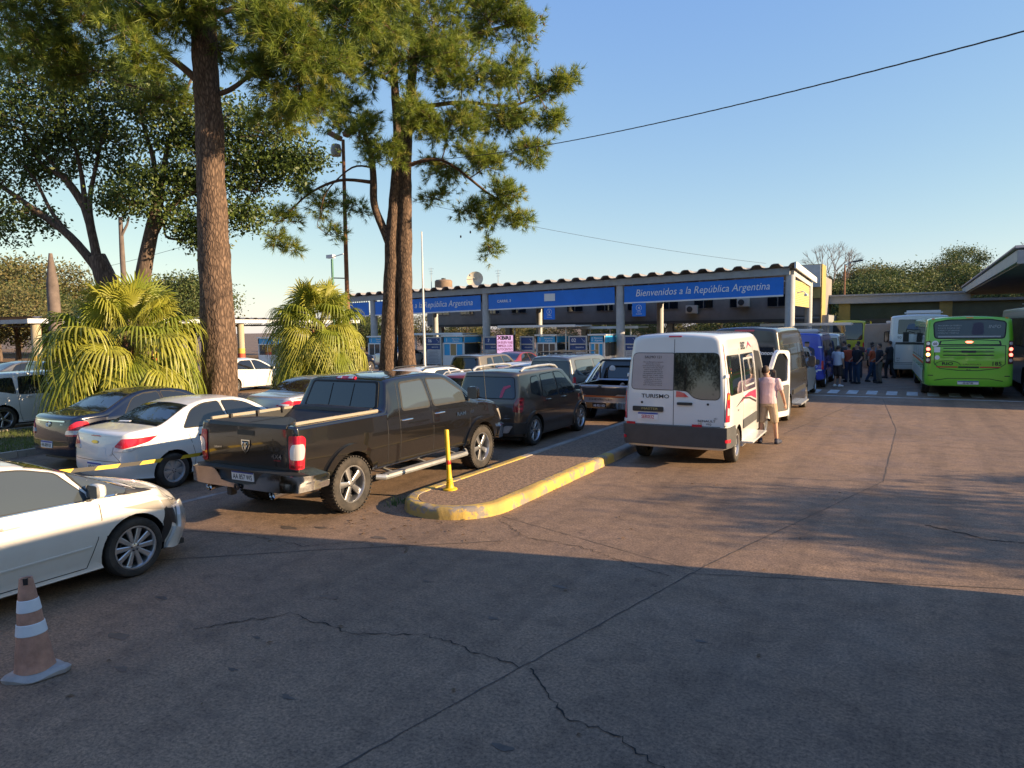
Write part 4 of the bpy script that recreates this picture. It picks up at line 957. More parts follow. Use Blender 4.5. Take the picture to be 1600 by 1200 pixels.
    v.text('EXEC', v.S, 1.95, 2.16, .14, INK, bold=.03, off=.008, shear=.2); v.side_panel('red_mark', [(2.35, 2.16), (2.62, 2.30), (2.95, 2.17), (2.62, 2.24)], SWRED, .007, .006, 6, 2, sides=(1,))
    v.text('VAN', v.S, .95, 1.0, .05, INK, off=.006); v.side_panel('red_line', [(.16, 1.2), (.19, 1.2), (.22, 2.3), (.19, 2.3)], SWRED, .005, .006, 3, 6, sides=(1,))
    mb = MB(); mb.box((1.08, 2.25, .34), (.26, 1.75, .035)); mb.box((.98, 2.25, .30), (.06, 1.72, .10)); mb.build('side_step', P_WHITE, v.root, bevel=.01)
    v.mirrors(4.25, 1.28, BLK, .20, .34, out=.24)
    # the open door: hinged at the front pillar, swung out at right angles
    mb = MB(); ang = rad(-20); Rz = Matrix.Translation((W/2+.01, 4.20, 0)) @ Matrix.Rotation(ang, 4, 'Z')
    e = bpy.data.objects.new('open_door', None); e.empty_display_size = .2; link(e, v.root); e.matrix_local = Rz
    fr = rpoly([(0, .46), (1.0, .46), (1.02, 1.3), (1.0, 2.02), (.40, 2.06), (.12, 1.60), (-.04, 1.20)], [.05, .08, .03, .12, .14, .06, .05])
    XZ = Matrix(((0, 0, 1, 0), (1, 0, 0, 0), (0, 1, 0, 0), (0, 0, 0, 1)))     # polygon (y,z), thickness along x
    win = rpoly([(.10, 1.28), (.93, 1.30), (.92, 1.95), (.44, 1.98), (.20, 1.60)], [.05, .06, .08, .1, .05])
    bmx = bmesh.new()
    def ringv(poly, x): return [bmx.verts.new((x, p[0], p[1])) for p in poly]
    # frame as outer polygon bridged to the window hole on both faces
    def resample(poly, n, start):
        P = [Vector(p) for p in poly]; L_ = [0]
        k0 = min(range(len(P)), key=lambda i: (P[i]-Vector(start)).length); P = P[k0:]+P[:k0]+[P[k0]]
        for a, b in zip(P, P[1:]): L_.append(L_[-1]+(b-a).length)
        out = []
        for i in range(n):
            s_ = L_[-1]*i/n; j = max(k for k in range(len(L_)-1) if L_[k] <= s_+1e-9); t = (s_-L_[j])/max(1e-9, L_[j+1]-L_[j]); out.append(tuple(P[j]+(P[j+1]-P[j])*t))
        return out
    fo, fi = resample(fr, 48, (1.0, .46)), resample(win, 48, (.93, 1.30))
    A0, A1, B0, B1 = ringv(fo, .0), ringv(fo, .09), ringv(fi, .01), ringv(fi, .08)
    for i in range(48):
        j = (i+1) % 48
        for q in ((A0[i], A0[j], B0[j], B0[i]), (A1[j], A1[i], B1[i], B1[j]), (A0[j], A0[i], A1[i], A1[j]), (B0[i], B0[j], B1[j], B1[i])): bmx.faces.new(q)
    bmesh.ops.recalc_face_normals(bmx, faces=bmx.faces); me = bpy.data.meshes.new('door_panel'); bmx.to_mesh(me); bmx.free(); me.materials.append(P_WHITE); smooth(me, 35); obj('door_panel', me, e)
    g = MB(); g.prism(win, .012, 0, Matrix.Translation((.035, 0, 0)) @ XZ); g.build('door_window', GLASS, e)
    t = MB(); t.prism(rpoly([(.08, .60), (.92, .60), (.94, 1.22), (.10, 1.16)], .06), .03, 0, Matrix.Translation((-.025, 0, 0)) @ XZ); t.prism(rpoly([(.08, .60), (.92, .60), (.94, 1.22), (.10, 1.16)], .06), .03, 0, Matrix.Translation((.085, 0, 0)) @ XZ); t.build('door_trim', GREYTR, e)
    for (y, w_) in ((4.05, .1),):
        mb = MB(); mb.box((.55, 3.75, .9), (.5, .5, .18)); mb.box((.55, 3.52, 1.3), (.48, .14, .7)); mb.build('front_seat', GREYTR, v.root, bevel=.04)
    mb = MB(); mb.box((0, L/2, .36), (W*.75, L*.85, .1)); mb.build('underbody', BLK, v.root)
white_minibus()

def dark_van():
    L, W, H = 5.9, 2.0, 2.60; sh = van_shell(L, W, H)
    v = Veh('minibus', 'dark grey high-roof minibus in front of the white minibus', 'minibus', (-3.92, 19.4, 0), sh, P_DVAN)
    wy = (1.30, 4.85); v.body(wy, .345, .40, .26); wheels(v.root, W/2, wy, .34, .22, .215, 6, 'cover', 1, .02)
    v.window(rpoly([(-.80, 1.40), (-.03, 1.40), (-.03, 2.05), (-.78, 2.05)], .07), 'rear', name='rear_window'); v.window(rpoly([(.03, 1.40), (.80, 1.40), (.78, 2.05), (.03, 2.05)], .07), 'rear', name='rear_window')
    v.panel('high_brake_light', rect(-.25, .25, 2.47, 2.52, .01), v.R, REDL, .015, .02); v.text('Onnond', v.R, .55, 1.86, .10, WINK, shear=.3, bold=.02, off=.014)
    v.seams([[(0, .7), (0, 2.45)], [(-.92, .7), (-.9, 2.4)], [(.92, .7), (.9, 2.4)], [(-.9, 2.2), (.9, 2.2)]], mp=v.R)
    v.lamp('tail_light', [(rect(.90, 1.04, .85, 1.35, .02), REDL, .014)])
    v.panel('rear_bumper', rect(-1.3, 1.3, .42, .72, .04), v.R, BLK, .05, .07, 12)
    for a, b in ((.35, 1.55), (1.65, 2.95), (3.05, 3.55)): v.window(rpoly([(a, 1.36), (b, 1.35), (b, 2.10), (a, 2.11)], .06), glass=GLASS_B)
    v.window(rpoly([(3.65, 1.34), (4.55, 1.32), (4.35, 1.65), (4.05, 2.03), (3.65, 2.07)], .05))
    v.window([(4.25, -.70), (5.05, -.86), (5.05, .86), (4.25, .70)], 'top', frame=.02, name='windscreen')
    v.seams([[(1.6, .5), (1.6, 2.2)], [(3.0, .5), (3.0, 2.2)], [(3.6, .5), (3.6, 2.1)]], w=.01)
    v.side_panel('rub_strip', rect(1.75, 4.3, .68, .82, .02), BLK, .02, .03)
    for z in (1.5, 1.62): v.text('TUR', v.S, .75, z, .09, REDI, off=.014)
    v.mirrors(4.6, 1.30, BLK, .22, .36, out=.26)
    mb = MB(); mb.box((1.06, 3.0, .36), (.24, 1.6, .05)); mb.build('side_step', SILVERM, v.root, bevel=.01)
    mb = MB(); mb.box((0, L/2, .36), (W*.75, L*.85, .1)); mb.build('underbody', BLK, v.root)
dark_van()

def small_white_van():
    L, W, H = 4.25, 1.80, 1.86; sh = car_shell('wagonvan', L, W, H, tum=.2, rc=.1, br=.05, cr=.08, step=.2)
    v = Veh('delivery_van', 'white van sliver between the dark minibus and the blue van', 'van', (-4.15, 26.2, 0), sh, P_WHITE)
    wy = (.75, 3.4); v.body(wy, .315, .365, .24); wheels(v.root, W/2, wy, .315, .2, .2, 7, 'cover', 1, .012)
    v.window(rpoly([(.4, 1.1), (1.6, 1.08), (1.6, 1.65), (.42, 1.66)], .05)); v.window(rpoly([(1.75, 1.07), (2.8, 1.02), (2.3, 1.6), (1.75, 1.64)], .05)); v.mirrors(2.75, 1.1, BLK, .2, .22, out=.2)
    v.window(rect(-.7, .7, 1.15, 1.65, .06), 'rear', name='rear_window'); v.lamp('tail_light', [(rect(.76, .90, .75, 1.15, .02), REDL, .012)])
small_white_van()
def portrait(v, u, z, s):
    """printed half-length figure: plain face, dark jacket"""
    o = v.panel('printed_figure', rpoly([(u-.5*s, z-.45*s), (u+.5*s, z-.45*s), (u+.46*s, z+.02*s), (u+.18*s, z+.16*s), (u-.18*s, z+.16*s), (u-.46*s, z+.02*s)], .06), v.R, mat('print_dark', (.03, .03, .06), .5), .008, .006, 8, 3)
    v.panel('printed_face', rpoly([(u-.13*s, z+.14*s), (u+.13*s, z+.14*s), (u+.15*s, z+.42*s), (u-.15*s, z+.42*s)], .12*s), v.R, mat('print_skin', (.38, .20, .13), .5), .010, .006, 6, 3, parent=o); v.panel('printed_hair', rpoly([(u-.16*s, z+.38*s), (u+.16*s, z+.38*s), (u+.14*s, z+.5*s), (u-.14*s, z+.5*s)], .06*s), v.R, INK, .012, .006, 6, 2, parent=o); v.panel('printed_hands', rpoly([(u-.2*s, z-.22*s), (u+.3*s, z-.26*s), (u+.28*s, z-.12*s), (u-.1*s, z-.12*s)], .04*s), v.R, mat('print_skin', (.38, .20, .13), .5), .010, .006, 6, 2, parent=o)
def blue_van():
    L, W, H = 5.4, 1.95, 2.30; sh = van_shell(L, W, H)
    v = Veh('minibus', 'bright blue van with a printed figure on its rear door', 'van', (-4.12, 31.2, 0), sh, P_BLUE)
    wy = (1.1, 4.5); v.body(wy, .34, .40, .26); wheels(v.root, W/2, wy, .335, .21, .21, 6, 'cover', 1, .02)
    portrait(v, .32, 1.62, .62); v.lamp('tail_light', [(rect(.88, 1.0, .80, 1.15, .02), REDL, .014)]); v.panel('rear_bumper', rect(-1.2, 1.2, .42, .60, .04), v.R, P_BLUE, .05, .07, 10)
    v.text('TURISMO', v.R, .42, .86, .10, WINK, off=.01, shear=.3); plate(v.root, v.R, .55, .74, 'RKT4E17', .38, .11, v.c); v.panel('plate_frame', rect(.30, .62, 1.10, 1.25, .02), v.R, BLK, .01, .02)
    for z in (.75, 1.68): v.panel('white_tag', rect(.74, .90, z, z+.05, .008), v.R, WINK, .012, .01)
    v.seams([[(0, .6), (0, 2.2)], [(.9, .6), (.88, 2.2)], [(-.9, .6), (-.88, 2.2)]], mp=v.R)
    for a, b in ((.35, 1.5), (1.6, 2.8)): v.window(rpoly([(a, 1.3), (b, 1.3), (b, 1.95), (a, 1.95)], .05))
    v.window(rpoly([(3.1, 1.25), (4.1, 1.2), (3.7, 1.9), (3.1, 1.92)], .05)); v.mirrors(4.1, 1.2, BLK, .2, .3, out=.24)
    mb = MB(); mb.box((0, 1.6, 2.36), (1.4, 1.9, .16)); mb.build('roof_air_conditioner', P_WHITE, v.root, bevel=.05)
blue_van()
def far_van(label, x, y, pm, H=2.3):
    L, W = 5.2, 1.95; sh = van_shell(L, W, H, step=.3); v = Veh('minibus', label, 'van', (x, y, 0), sh, pm); wy = (1.0, 4.4); v.body(wy, .33, .39, .26); wheels(v.root, W/2, wy, .33, .21, .21, 6, 'cover', 1, .02)
    v.window(rect(-.75, .75, 1.35, 1.95, .06), 'rear', name='rear_window'); v.window(rect(.4, 2.8, 1.3, 1.95, .05)); v.lamp('tail_light', [(rect(.86, .98, .85, 1.2, .02), REDL, .014)])
far_van('pale silver van ahead of the blue van', -3.95, 37.2, P_SILVER, 2.2)

def bus_shell(L, W, H, rtop=.18, cr=.14): return Shell(L, zt=[(0, H-.03), (.1*L, H), (.9*L, H), (L, H-.03)], zb=[(0, 1.25), (L, 1.25)], zs=[(0, .42), (.2*L, .34), (.85*L, .32), (L, .36)], w=[(0, W/2*.985), (.06*L, W/2), (.95*L, W/2), (L, W/2*.97)], tum=.035, rc=.16, crown=.06, rprof=[(.3, .06), (.7, 0), (1.3, .0), (H, rtop)], fprof=[(.3, .03), (1.0, 0), (H, .25)], br=.10, bf=.12, cr=cr, cf=.2, ct=.06, low=.008, crease=0, step=.4)
def bus_sides(v, L, z0, z1, n, glass=GLASS, y0=.6, y1=None):
    y1 = y1 or L-1.6; w = (y1-y0)/n
    for i in range(n): v.window(rect(y0+i*w+.04, y0+(i+1)*w-.04, z0, z1, .05), glass=glass, frame=.03)
def ring_lamp(v, q, z, r, m, lit=None):
    mb = MB(); P = [(q+r*math.cos(2*math.pi*k/14), z+r*math.sin(2*math.pi*k/14)) for k in range(14)]; patch(mb, P, v.R, .022, .02, 8, 3, 0, v.c); return mb.build('round_lamp', m, v.root)
def green_bus():
    L, W, H = 9.0, 2.62, 2.86; sh = bus_shell(L, W, H)
    v = Veh('city_bus', 'lime green city bus seen from behind with lit tail lights', 'bus', (1.66, 28.9, 0), sh, P_GREEN, .045)
    wy = (2.2, 7.0); v.body(wy, .46, .54, .3); wheels(v.root, W/2, wy, .46, .27, .27, 8, 'plain', 2, .02)
    v.window(rpoly([(-1.0, 2.10), (1.0, 2.10), (1.04, 2.62), (.6, 2.70), (-.6, 2.70), (-1.04, 2.62)], .09), 'rear', frame=.04, name='rear_window', glass=mat('film_glass', (.035, .05, .055), .12, coat=.4))
    for i, t in enumerate(['TRANSPORTE DE PASAJEROS', 'POSADAS  ENCARNACION', 'TURISMO Y EXCURSIONES', 'CONSULTAS Y RESERVAS']): v.text(t, v.R, -.93, 2.50-i*.085, .045, mat('pale_print', (.30, .34, .34), .6), off=.012, sx=.85, align='LEFT', name='window_lettering')
    v.panel('pale_window_strip', rect(-.92, .90, 2.115, 2.165, .01), v.R, mat('pale_strip', (.33, .36, .36), .5), .009, .004, 8)
    v.panel('print_patch', rpoly([(.05, 2.2), (.42, 2.2), (.40, 2.62), (.12, 2.62)], .1), v.R, mat('print_dark', (.03, .03, .06), .5), .009, .004)
    v.text('INFO', v.R, .72, 2.42, .11, mat('pale_print', (.30, .34, .34), .6), off=.012, shear=.2)
    v.panel('hatch_outline', rpoly([(-.90, 1.84), (.94, 1.84), (.90, 2.0), (.3, 2.045), (-.3, 2.045), (-.86, 2.0)], .03), v.R, INK, .006, .01, 10); v.panel('hatch_panel', rpoly([(-.84, 1.88), (.88, 1.88), (.85, 1.98), (.3, 2.015), (-.3, 2.015), (-.81, 1.98)], .02), v.R, P_GREEN, .010, .01, 10)
    v.panel('high_brake_light', rpoly([(-.12, 1.96), (-.07, 1.92), (.07, 1.92), (.12, 1.96), (.07, 1.985), (-.07, 1.985)], .01), v.R, LAMP, .018, .02)
    for z in (1.72, 1.60, 1.48):
        v.panel('grille_slot', rpoly([(-.78, z), (.74, z), (.70, z+.035), (-.74, z+.035)], .01), v.R, INK, .006, .01, 10); v.panel('grille_blade', rpoly([(-.80, z-.055), (.76, z-.055), (.74, z), (-.78, z)], .01), v.R, P_GREEN, .03, .04, 10)
    v.panel('grille_plate', rect(-.22, .20, 1.585, 1.66, .01), v.R, BLK, .034, .03)
    v.seams([[(-1.0, 1.80), (1.05, 1.83), (1.05, 1.20), (.85, 1.06)], [(-1.0, 1.80), (-1.02, 1.22), (-.85, 1.04), (-.3, .98), (.3, .98), (.85, 1.06)], [(-1.0, .62), (-.6, .70), (.6, .70), (1.0, .62)]], mp=v.R, w=.022)
    o = v.panel('speed_disc', [(-1.0+.105*math.cos(a*math.pi/8), 1.90+.105*math.sin(a*math.pi/8)) for a in range(16)], v.R, WINK, .01, .008); v.text('60', v.R, -1.0, 1.855, .085, INK, off=.016, bold=.02)
    v.panel('white_notice', rect(-1.03, -.85, 1.60, 1.78, .02), v.R, WHITEP, .008, .006); v.panel('white_disc', [(-.93+.075*math.cos(a*math.pi/8), 1.42+.075*math.sin(a*math.pi/8)) for a in range(16)], v.R, WHITEP, .008, .006)
    mb = MB(); seam(mb, [(-.62+.38*math.cos(a*math.pi/12), 1.15+.16*math.sin(a*math.pi/12)) for a in range(13)], v.R, .018, v.c, .008); mb.build('oval_line', INK, v.root)
    v.text('RIO', v.R, -.62, 1.165, .095, INK, sx=1.5, bold=.03, off=.01); v.text('URUGUAY', v.R, .10, 1.165, .05, INK, sx=1.6, off=.01); v.text('185', v.R, .80, 1.155, .13, INK, sx=1.1, bold=.02, off=.01)
    for a, b in ((-.95, -.32), (.32, .92)): v.panel('red_stripe', rect(a, b, 1.075, 1.115, .006), v.R, REDI, .008, .006)
    v.panel('black_stripe', rect(-.30, .30, 1.065, 1.12, .008), v.R, INK, .008, .006); v.text('BUS', v.R, 0, .985, .05, INK, off=.008)
    for sg in (1, -1):
        v.panel('tail_light', rpoly([(sg*1.12, 1.20), (sg*1.30, 1.22), (sg*1.30, 1.98), (sg*1.14, 2.0)], .03), v.R, mat('lamp_housing', (.10, .008, .012), .3), .012, .02)
        for z, m in ((1.90, CLRL), (1.71, LAMP), (1.52, LAMPO if sg < 0 else LAMP), (1.33, CLRL)): ring_lamp(v, sg*1.205, z, .058, m)
        v.panel('marker_lamp', rect(sg*1.08-.045, sg*1.08+.045, 2.735, 2.775, .01), v.R, AMB, .02, .02); v.panel('bumper_slot', rect(sg*1.12-.08, sg*1.12+.08, .78, .81, .01), v.R, INK, .008, .01)
    v.panel('centre_marker', rect(-.1, .1, 2.775, 2.81, .01), v.R, AMB, .03, .02); plate(v.root, v.R, 0, .56, 'AB 467 BK', .62, .12, v.c, off=.02)
    bus_sides(v, L, 1.35, 2.45, 5, y0=.9, y1=8.2)
    v.text('Mov', v.Sl, .62, .9, .3, INK, mirror=-1, off=.01, shear=.3)
    v.side_panel('silver_skirt', rect(1.2, 8.4, .50, .95, .03), mat('silver_skirt_paint', (.45, .5, .45), .4), .006, .01, 10); v.side_panel('orange_line', rect(1.0, 8.4, 1.16, 1.24, .02), mat('orange_band_paint', (.60, .13, .03), .4), .006, .01)
    for sg in (-1,):
        mb = MB(); mb.tube([(sg*1.25, 8.9, 2.3), (sg*1.55, 9.05, 2.35), (sg*1.58, 9.05, 2.2)], .025, 6); mb.box((sg*1.58, 9.05, 1.98), (.24, .12, .45)); mb.build('wing_mirror', BLK, v.root, bevel=.03)
    mb = MB(); mb.box((0, L/2, .48), (W*.8, L*.9, .2)); mb.build('underbody', BLK, v.root)
green_bus()
def white_bus():
    L, W, H = 10.5, 2.55, 3.05; sh = bus_shell(L, W, H, .12, .2)
    v = Veh('city_bus', 'white bus numbered 90 ahead of the lime green bus', 'bus', (.22, 38.6, 0), sh, P_WHITE)
    wy = (2.4, 8.4); v.body(wy, .46, .54, .3); wheels(v.root, W/2, wy, .46, .27, .27, 8, 'plain', 2, .02)
    v.window(rpoly([(-.88, 2.12), (.88, 2.12), (.86, 2.78), (-.86, 2.78)], .04), 'rear', name='rear_window'); v.panel('window_print', rpoly([(-.55, 2.3), (.3, 2.3), (.3, 2.6), (-.45, 2.6)], .12), v.R, mat('print_blue', (.10, .14, .22), .4), .01, .004)
    v.text('90', v.R, -.82, 1.88, .13, mat('grey_ink', (.15, .16, .18), .5), off=.01); v.panel('black_band', rect(-.98, .98, 1.64, 1.72, .01), v.R, INK, .008, .01, 8); v.text('3', v.R, -.18, 1.2, .2, mat('grey_ink', (.15, .16, .18), .5), off=.01)
    for sg in (1, -1):
        v.panel('tail_light', rect(sg*1.08 if sg > 0 else -1.30, 1.30 if sg > 0 else -1.08, .82, 1.22, .03), v.R, REDL, .014, .03); v.panel('lamp_divider', rect(sg*1.08 if sg > 0 else -1.30, 1.30 if sg > 0 else -1.08, 1.0, 1.04, .005), v.R, CLRL, .022, .02)
    v.seams([[(-1.0, .75), (-1.0, 1.62), (1.0, 1.62), (1.0, .75), (-1.0, .75)], [(-1.2, .68), (1.2, .68)]], mp=v.R, w=.02); v.text('BUS', v.R, -.85, .92, .06, INK, off=.01); v.text('km', v.R, -.85, .82, .06, INK, off=.01)
    bus_sides(v, L, 1.5, 2.5, 6); v.side_panel('red_strip', rect(.3, 9.8, 1.05, 1.15, .02), REDI, .006, .01)
    mb = MB(); mb.box((.15, 3.0, 3.12), (1.6, 4.2, .22)); mb.build('roof_air_conditioner', P_WHITE, v.root, bevel=.09)
white_bus()
def teal_coach():
    L, W, H = 11.5, 2.55, 3.25; sh = bus_shell(L, W, H, .15, .2)
    v = Veh('coach', 'pale teal coach at the right edge of the picture', 'coach', (4.66, 28.0, 0), sh, P_TEAL)
    wy = (2.6, 8.8); v.body(wy, .48, .56, .3); wheels(v.root, W/2, wy, .48, .28, .27, 8, 'plain', 2, .02)
    v.lamp('tail_light', [(rpoly([(1.0, 1.05), (1.27, 1.05), (1.30, 1.75), (1.02, 1.78)], .05), mat('lamp_housing', (.10, .008, .012), .3), .014), (rect(1.08, 1.22, 1.45, 1.68, .02), LAMP, .022), (rect(1.08, 1.22, 1.15, 1.28, .02), CLRL, .022)])
    v.window(rect(-1.0, 1.0, 2.2, 2.95, .08), 'rear', name='rear_window'); bus_sides(v, L, 1.75, 2.75, 6)
    v.panel('red_reflector', rect(-1.2, -1.0, .62, .70, .01), v.R, REDL, .012, .02); v.side_panel('pale_roof_band', rect(.2, 11, 2.85, 3.0, .02), P_WHITE, .006, .01)
    mb = MB(); mb.box((0, 4.5, 3.32), (1.9, 4.5, .22)); mb.build('roof_air_conditioner', P_WHITE, v.root, bevel=.09)
    mb = MB(); mb.tube([(-1.2, 11.3, 2.75), (-1.55, 11.6, 2.7), (-1.6, 11.6, 2.4)], .035, 6); mb.box((-1.6, 11.6, 2.15), (.26, .14, .5)); mb.build('wing_mirror', BLK, v.root, bevel=.03)
teal_coach()
def shade_coach():  # unseen coach, added so that its shadow falls across the foreground
    L, W, H = 13.2, 2.55, 3.62; sh = bus_shell(L, W, H, .1, .2)
    v = Veh('coach', 'tall white coach added out of frame on the right to cast the foreground shade', 'coach', (3.15, -4.60, 0), sh, P_WHITE)
    wy = (3.0, 9.8); v.body(wy, .5, .58, .3); wheels(v.root, W/2, wy, .5, .28, .27, 8, 'plain', 2, .02)
    bus_sides(v, L, 1.85, 3.0, 6); v.window(rect(-1.05, 1.05, 1.6, 3.1, .1), 'front', name='windscreen'); v.window(rect(-1.0, 1.0, 2.2, 3.0, .08), 'rear', name='rear_window'); v.lamp('tail_light', [(rect(1.05, 1.25, .9, 1.5, .03), REDL, .014)]); v.lamp('headlight', [(rect(.7, 1.2, .75, .98, .04), CLRL, .014)], mp=v.F)
shade_coach()
def motorhome():
    L, W, H = 6.2, 2.2, 2.62; sh = Shell(L, zt=[(0, H), (.78*L, H), (.80*L, H-.05), (.86*L, 1.5), (.9*L, 1.3), (L, 1.0)], zb=[(0, 1.2), (.85*L, 1.2), (L, .9)], zs=[(0, .45), (L, .35)], w=[(0, W/2), (.8*L, W/2), (.84*L, .95), (L, .88)], tum=.01, rc=.08, crown=.02, rprof=[(.3, 0), (H, .03)], br=.02, cr=.05, cf=.15, ct=.05, low=.005, crease=0, step=.4)
    v = Veh('motorhome', 'beige boxy motorhome far ahead, left of the white bus', 'motorhome', (-1.5, 47.5, 0), sh, mat('motorhome_beige', (.30, .27, .23), .5, var=.08, vscale=2))
    v.body((1.4, 5.0), .34, .40, .25); wheels(v.root, .98, (1.4, 5.0), .335, .21, .21, 6, 'cover', 1, .0)
    v.window(rect(.0, .55, 1.55, 2.1, .04), 'rear', frame=.05, name='rear_window'); v.panel('rear_bumper', rect(-1.0, 1.0, .5, .85, .03), v.R, GREYTR, .03, .05); v.lamp('tail_light', [(rect(.86, 1.0, .9, 1.05, .02), REDL, .012)]); v.window(rect(1.0, 2.2, 1.4, 1.9, .06)); v.panel('rear_locker', rect(-.9, -.15, 1.0, 1.5, .03), v.R, mat('motorhome_trim', (.22, .20, .17), .5), .006, .01)
    mb = MB(); mb.box((.3, 2.0, 2.70), (.6, .6, .14)); mb.build('roof_vent', P_WHITE, v.root, bevel=.03)
motorhome()
def far_truck():
    t = thing('box_truck', 'grey box truck standing beyond the crowd', 'truck', (-6.3, 53.0, 0)); mb = MB(); mb.box((0, 3, 2.0), (2.4, 6, 2.5)); mb.build('cargo_box', mat('truck_grey', (.28, .29, .30), .5, var=.1, vscale=2), t, bevel=.03)
    mb = MB(); mb.box((0, 6.9, 1.4), (2.2, 1.6, 1.9)); mb.build('cab', P_WHITE, t, bevel=.12); mb = MB(); mb.box((0, 3.5, .6), (1.0, 7.5, .2)); mb.build('chassis', BLK, t)
    for x in (-.45, .45):
        mb = MB(); mb.box((x*1.2, -.02, 2.0), (1.0, .04, 2.3)); mb.build('rear_door', mat('truck_grey', (.28, .29, .30), .5), t)
    wheels(t, 1.15, (1.2, 6.4), .46, .28, .27, 8, 'plain', 2)
far_truck()
def lime_bus():
    L, W, H = 9, 2.5, 2.9; sh = bus_shell(L, W, H); v = Veh('city_bus', 'yellow-green bus in the distance beside the grey truck', 'bus', (-4.2, 56.0, 0), sh, paint('yellow_green_paint', (.42, .50, .02), dust=.1)); v.body((2.2, 7.0), .46, .54, .3); wheels(v.root, W/2, (2.2, 7.0), .46, .27, .27, 8, 'plain', 2, .02); v.window(rect(-1.0, 1.0, 1.5, 2.65, .1), 'rear', frame=.04, name='rear_window'); bus_sides(v, L, 1.35, 2.45, 4); v.lamp('tail_light', [(rect(1.05, 1.22, .8, 1.3, .03), REDL, .014)])
lime_bus()

# ------------------------------------------------------------------ people
SKIN = mat('skin', (.42, .23, .15), .6, var=.06, vscale=6); HAIRM = mat('brown_hair', (.05, .03, .02), .7, var=.3, vscale=30)
def remesh(mb, voxel, smoothit=4):
    me = mb.mesh('tmp'); bm = bmesh.new(); bm.from_mesh(me); bmesh.ops.recalc_face_normals(bm, faces=bm.faces); bm.to_mesh(me); bm.free()
    o = bpy.data.objects.new('tmp', me); COL.objects.link(o); r = o.modifiers.new('r', 'REMESH'); r.mode = 'VOXEL'; r.voxel_size = voxel; s = o.modifiers.new('s', 'SMOOTH'); s.iterations = smoothit; s.factor = .5
    bpy.context.view_layer.update(); dg = bpy.context.evaluated_depsgraph_get(); m2 = bpy.data.meshes.new_from_object(o.evaluated_get(dg)); bpy.data.objects.remove(o)
    m2.polygons.foreach_set('use_smooth', [True]*len(m2.polygons)); return m2
def ell(mb, c, r, n=14, rot=None):
    V = []; F = []; m = n//2
    for i in range(m+1):
        a = math.pi*i/m
        for k in range(n): b = 2*math.pi*k/n; p = Vector((r[0]*math.sin(a)*math.cos(b), r[1]*math.sin(a)*math.sin(b), r[2]*math.cos(a))); V.append((rot @ p if rot else p)+Vector(c))
    for i in range(m):
        for k in range(n): F.append((i*n+k, i*n+(k+1) % n, (i+1)*n+(k+1) % n, (i+1)*n+k))
    mb.add(V, F)
def stack(mb, rings, n=18):
    """horizontal elliptical rings (cx,cy,z,rx,ry)"""
    V = []; F = []
    for (cx, cy, z, rx, ry) in rings:
        for k in range(n): a = 2*math.pi*k/n; V.append((cx+rx*math.cos(a), cy+ry*math.sin(a), z))
    for i in range(len(rings)-1):
        for k in range(n): F.append((i*n+k, i*n+(k+1) % n, (i+1)*n+(k+1) % n, (i+1)*n+k))
    F.append(tuple(range(n-1, -1, -1))); F.append(tuple((len(rings)-1)*n+k for k in range(n))); mb.add(V, F)
def limb(mb, P, R, n=12):
    out = []; rr = []
    for i in range(len(P)-1):
        for k in range(4): t = k/4; out.append(Vector(P[i])*(1-t)+Vector(P[i+1])*t); rr.append(R[i]*(1-t)+R[i+1]*t)
    out.append(Vector(P[-1])); rr.append(R[-1]); mb.tube(out, rr, n)
    for p, r in ((P[0], R[0]), (P[-1], R[-1])): ell(mb, p, (r, r, r), 10)
    for p, r in zip(P[1:-1], R[1:-1]): ell(mb, p, (r*1.01,)*3, 10)
def hand(mb, wrist, d, palm_n, fr=.0095, curl=.5):
    """palm and five bent fingers; d = direction of the hand, palm_n = palm normal"""
    d = Vector(d).normalized(); nrm = Vector(palm_n); nrm = (nrm-d*nrm.dot(d)).normalized(); s = d.cross(nrm); W = Vector(wrist)
    for k in range(4):
        o = (k-1.5)*.020; b = W+d*.085+s*o; L = (.070, .080, .076, .060)[k]; limb(mb, [W+d*.01+s*o*.6, b], [.017, .014], 8)
        c1 = (d+nrm*curl*.5).normalized(); c2 = (d*.6+nrm*curl*1.3).normalized(); limb(mb, [b, b+c1*L*.5, b+c1*L*.5+c2*L*.5], [fr*1.05, fr, fr*.85], 8)
    t0 = W+d*.03-s*.028; limb(mb, [W+d*.012-s*.012, t0, t0+(d*.7-s*.6+nrm*.3).normalized()*.04, t0+(d*.8-s*.4+nrm*.6).normalized()*.07], [.016, .014, .011, .009], 8)
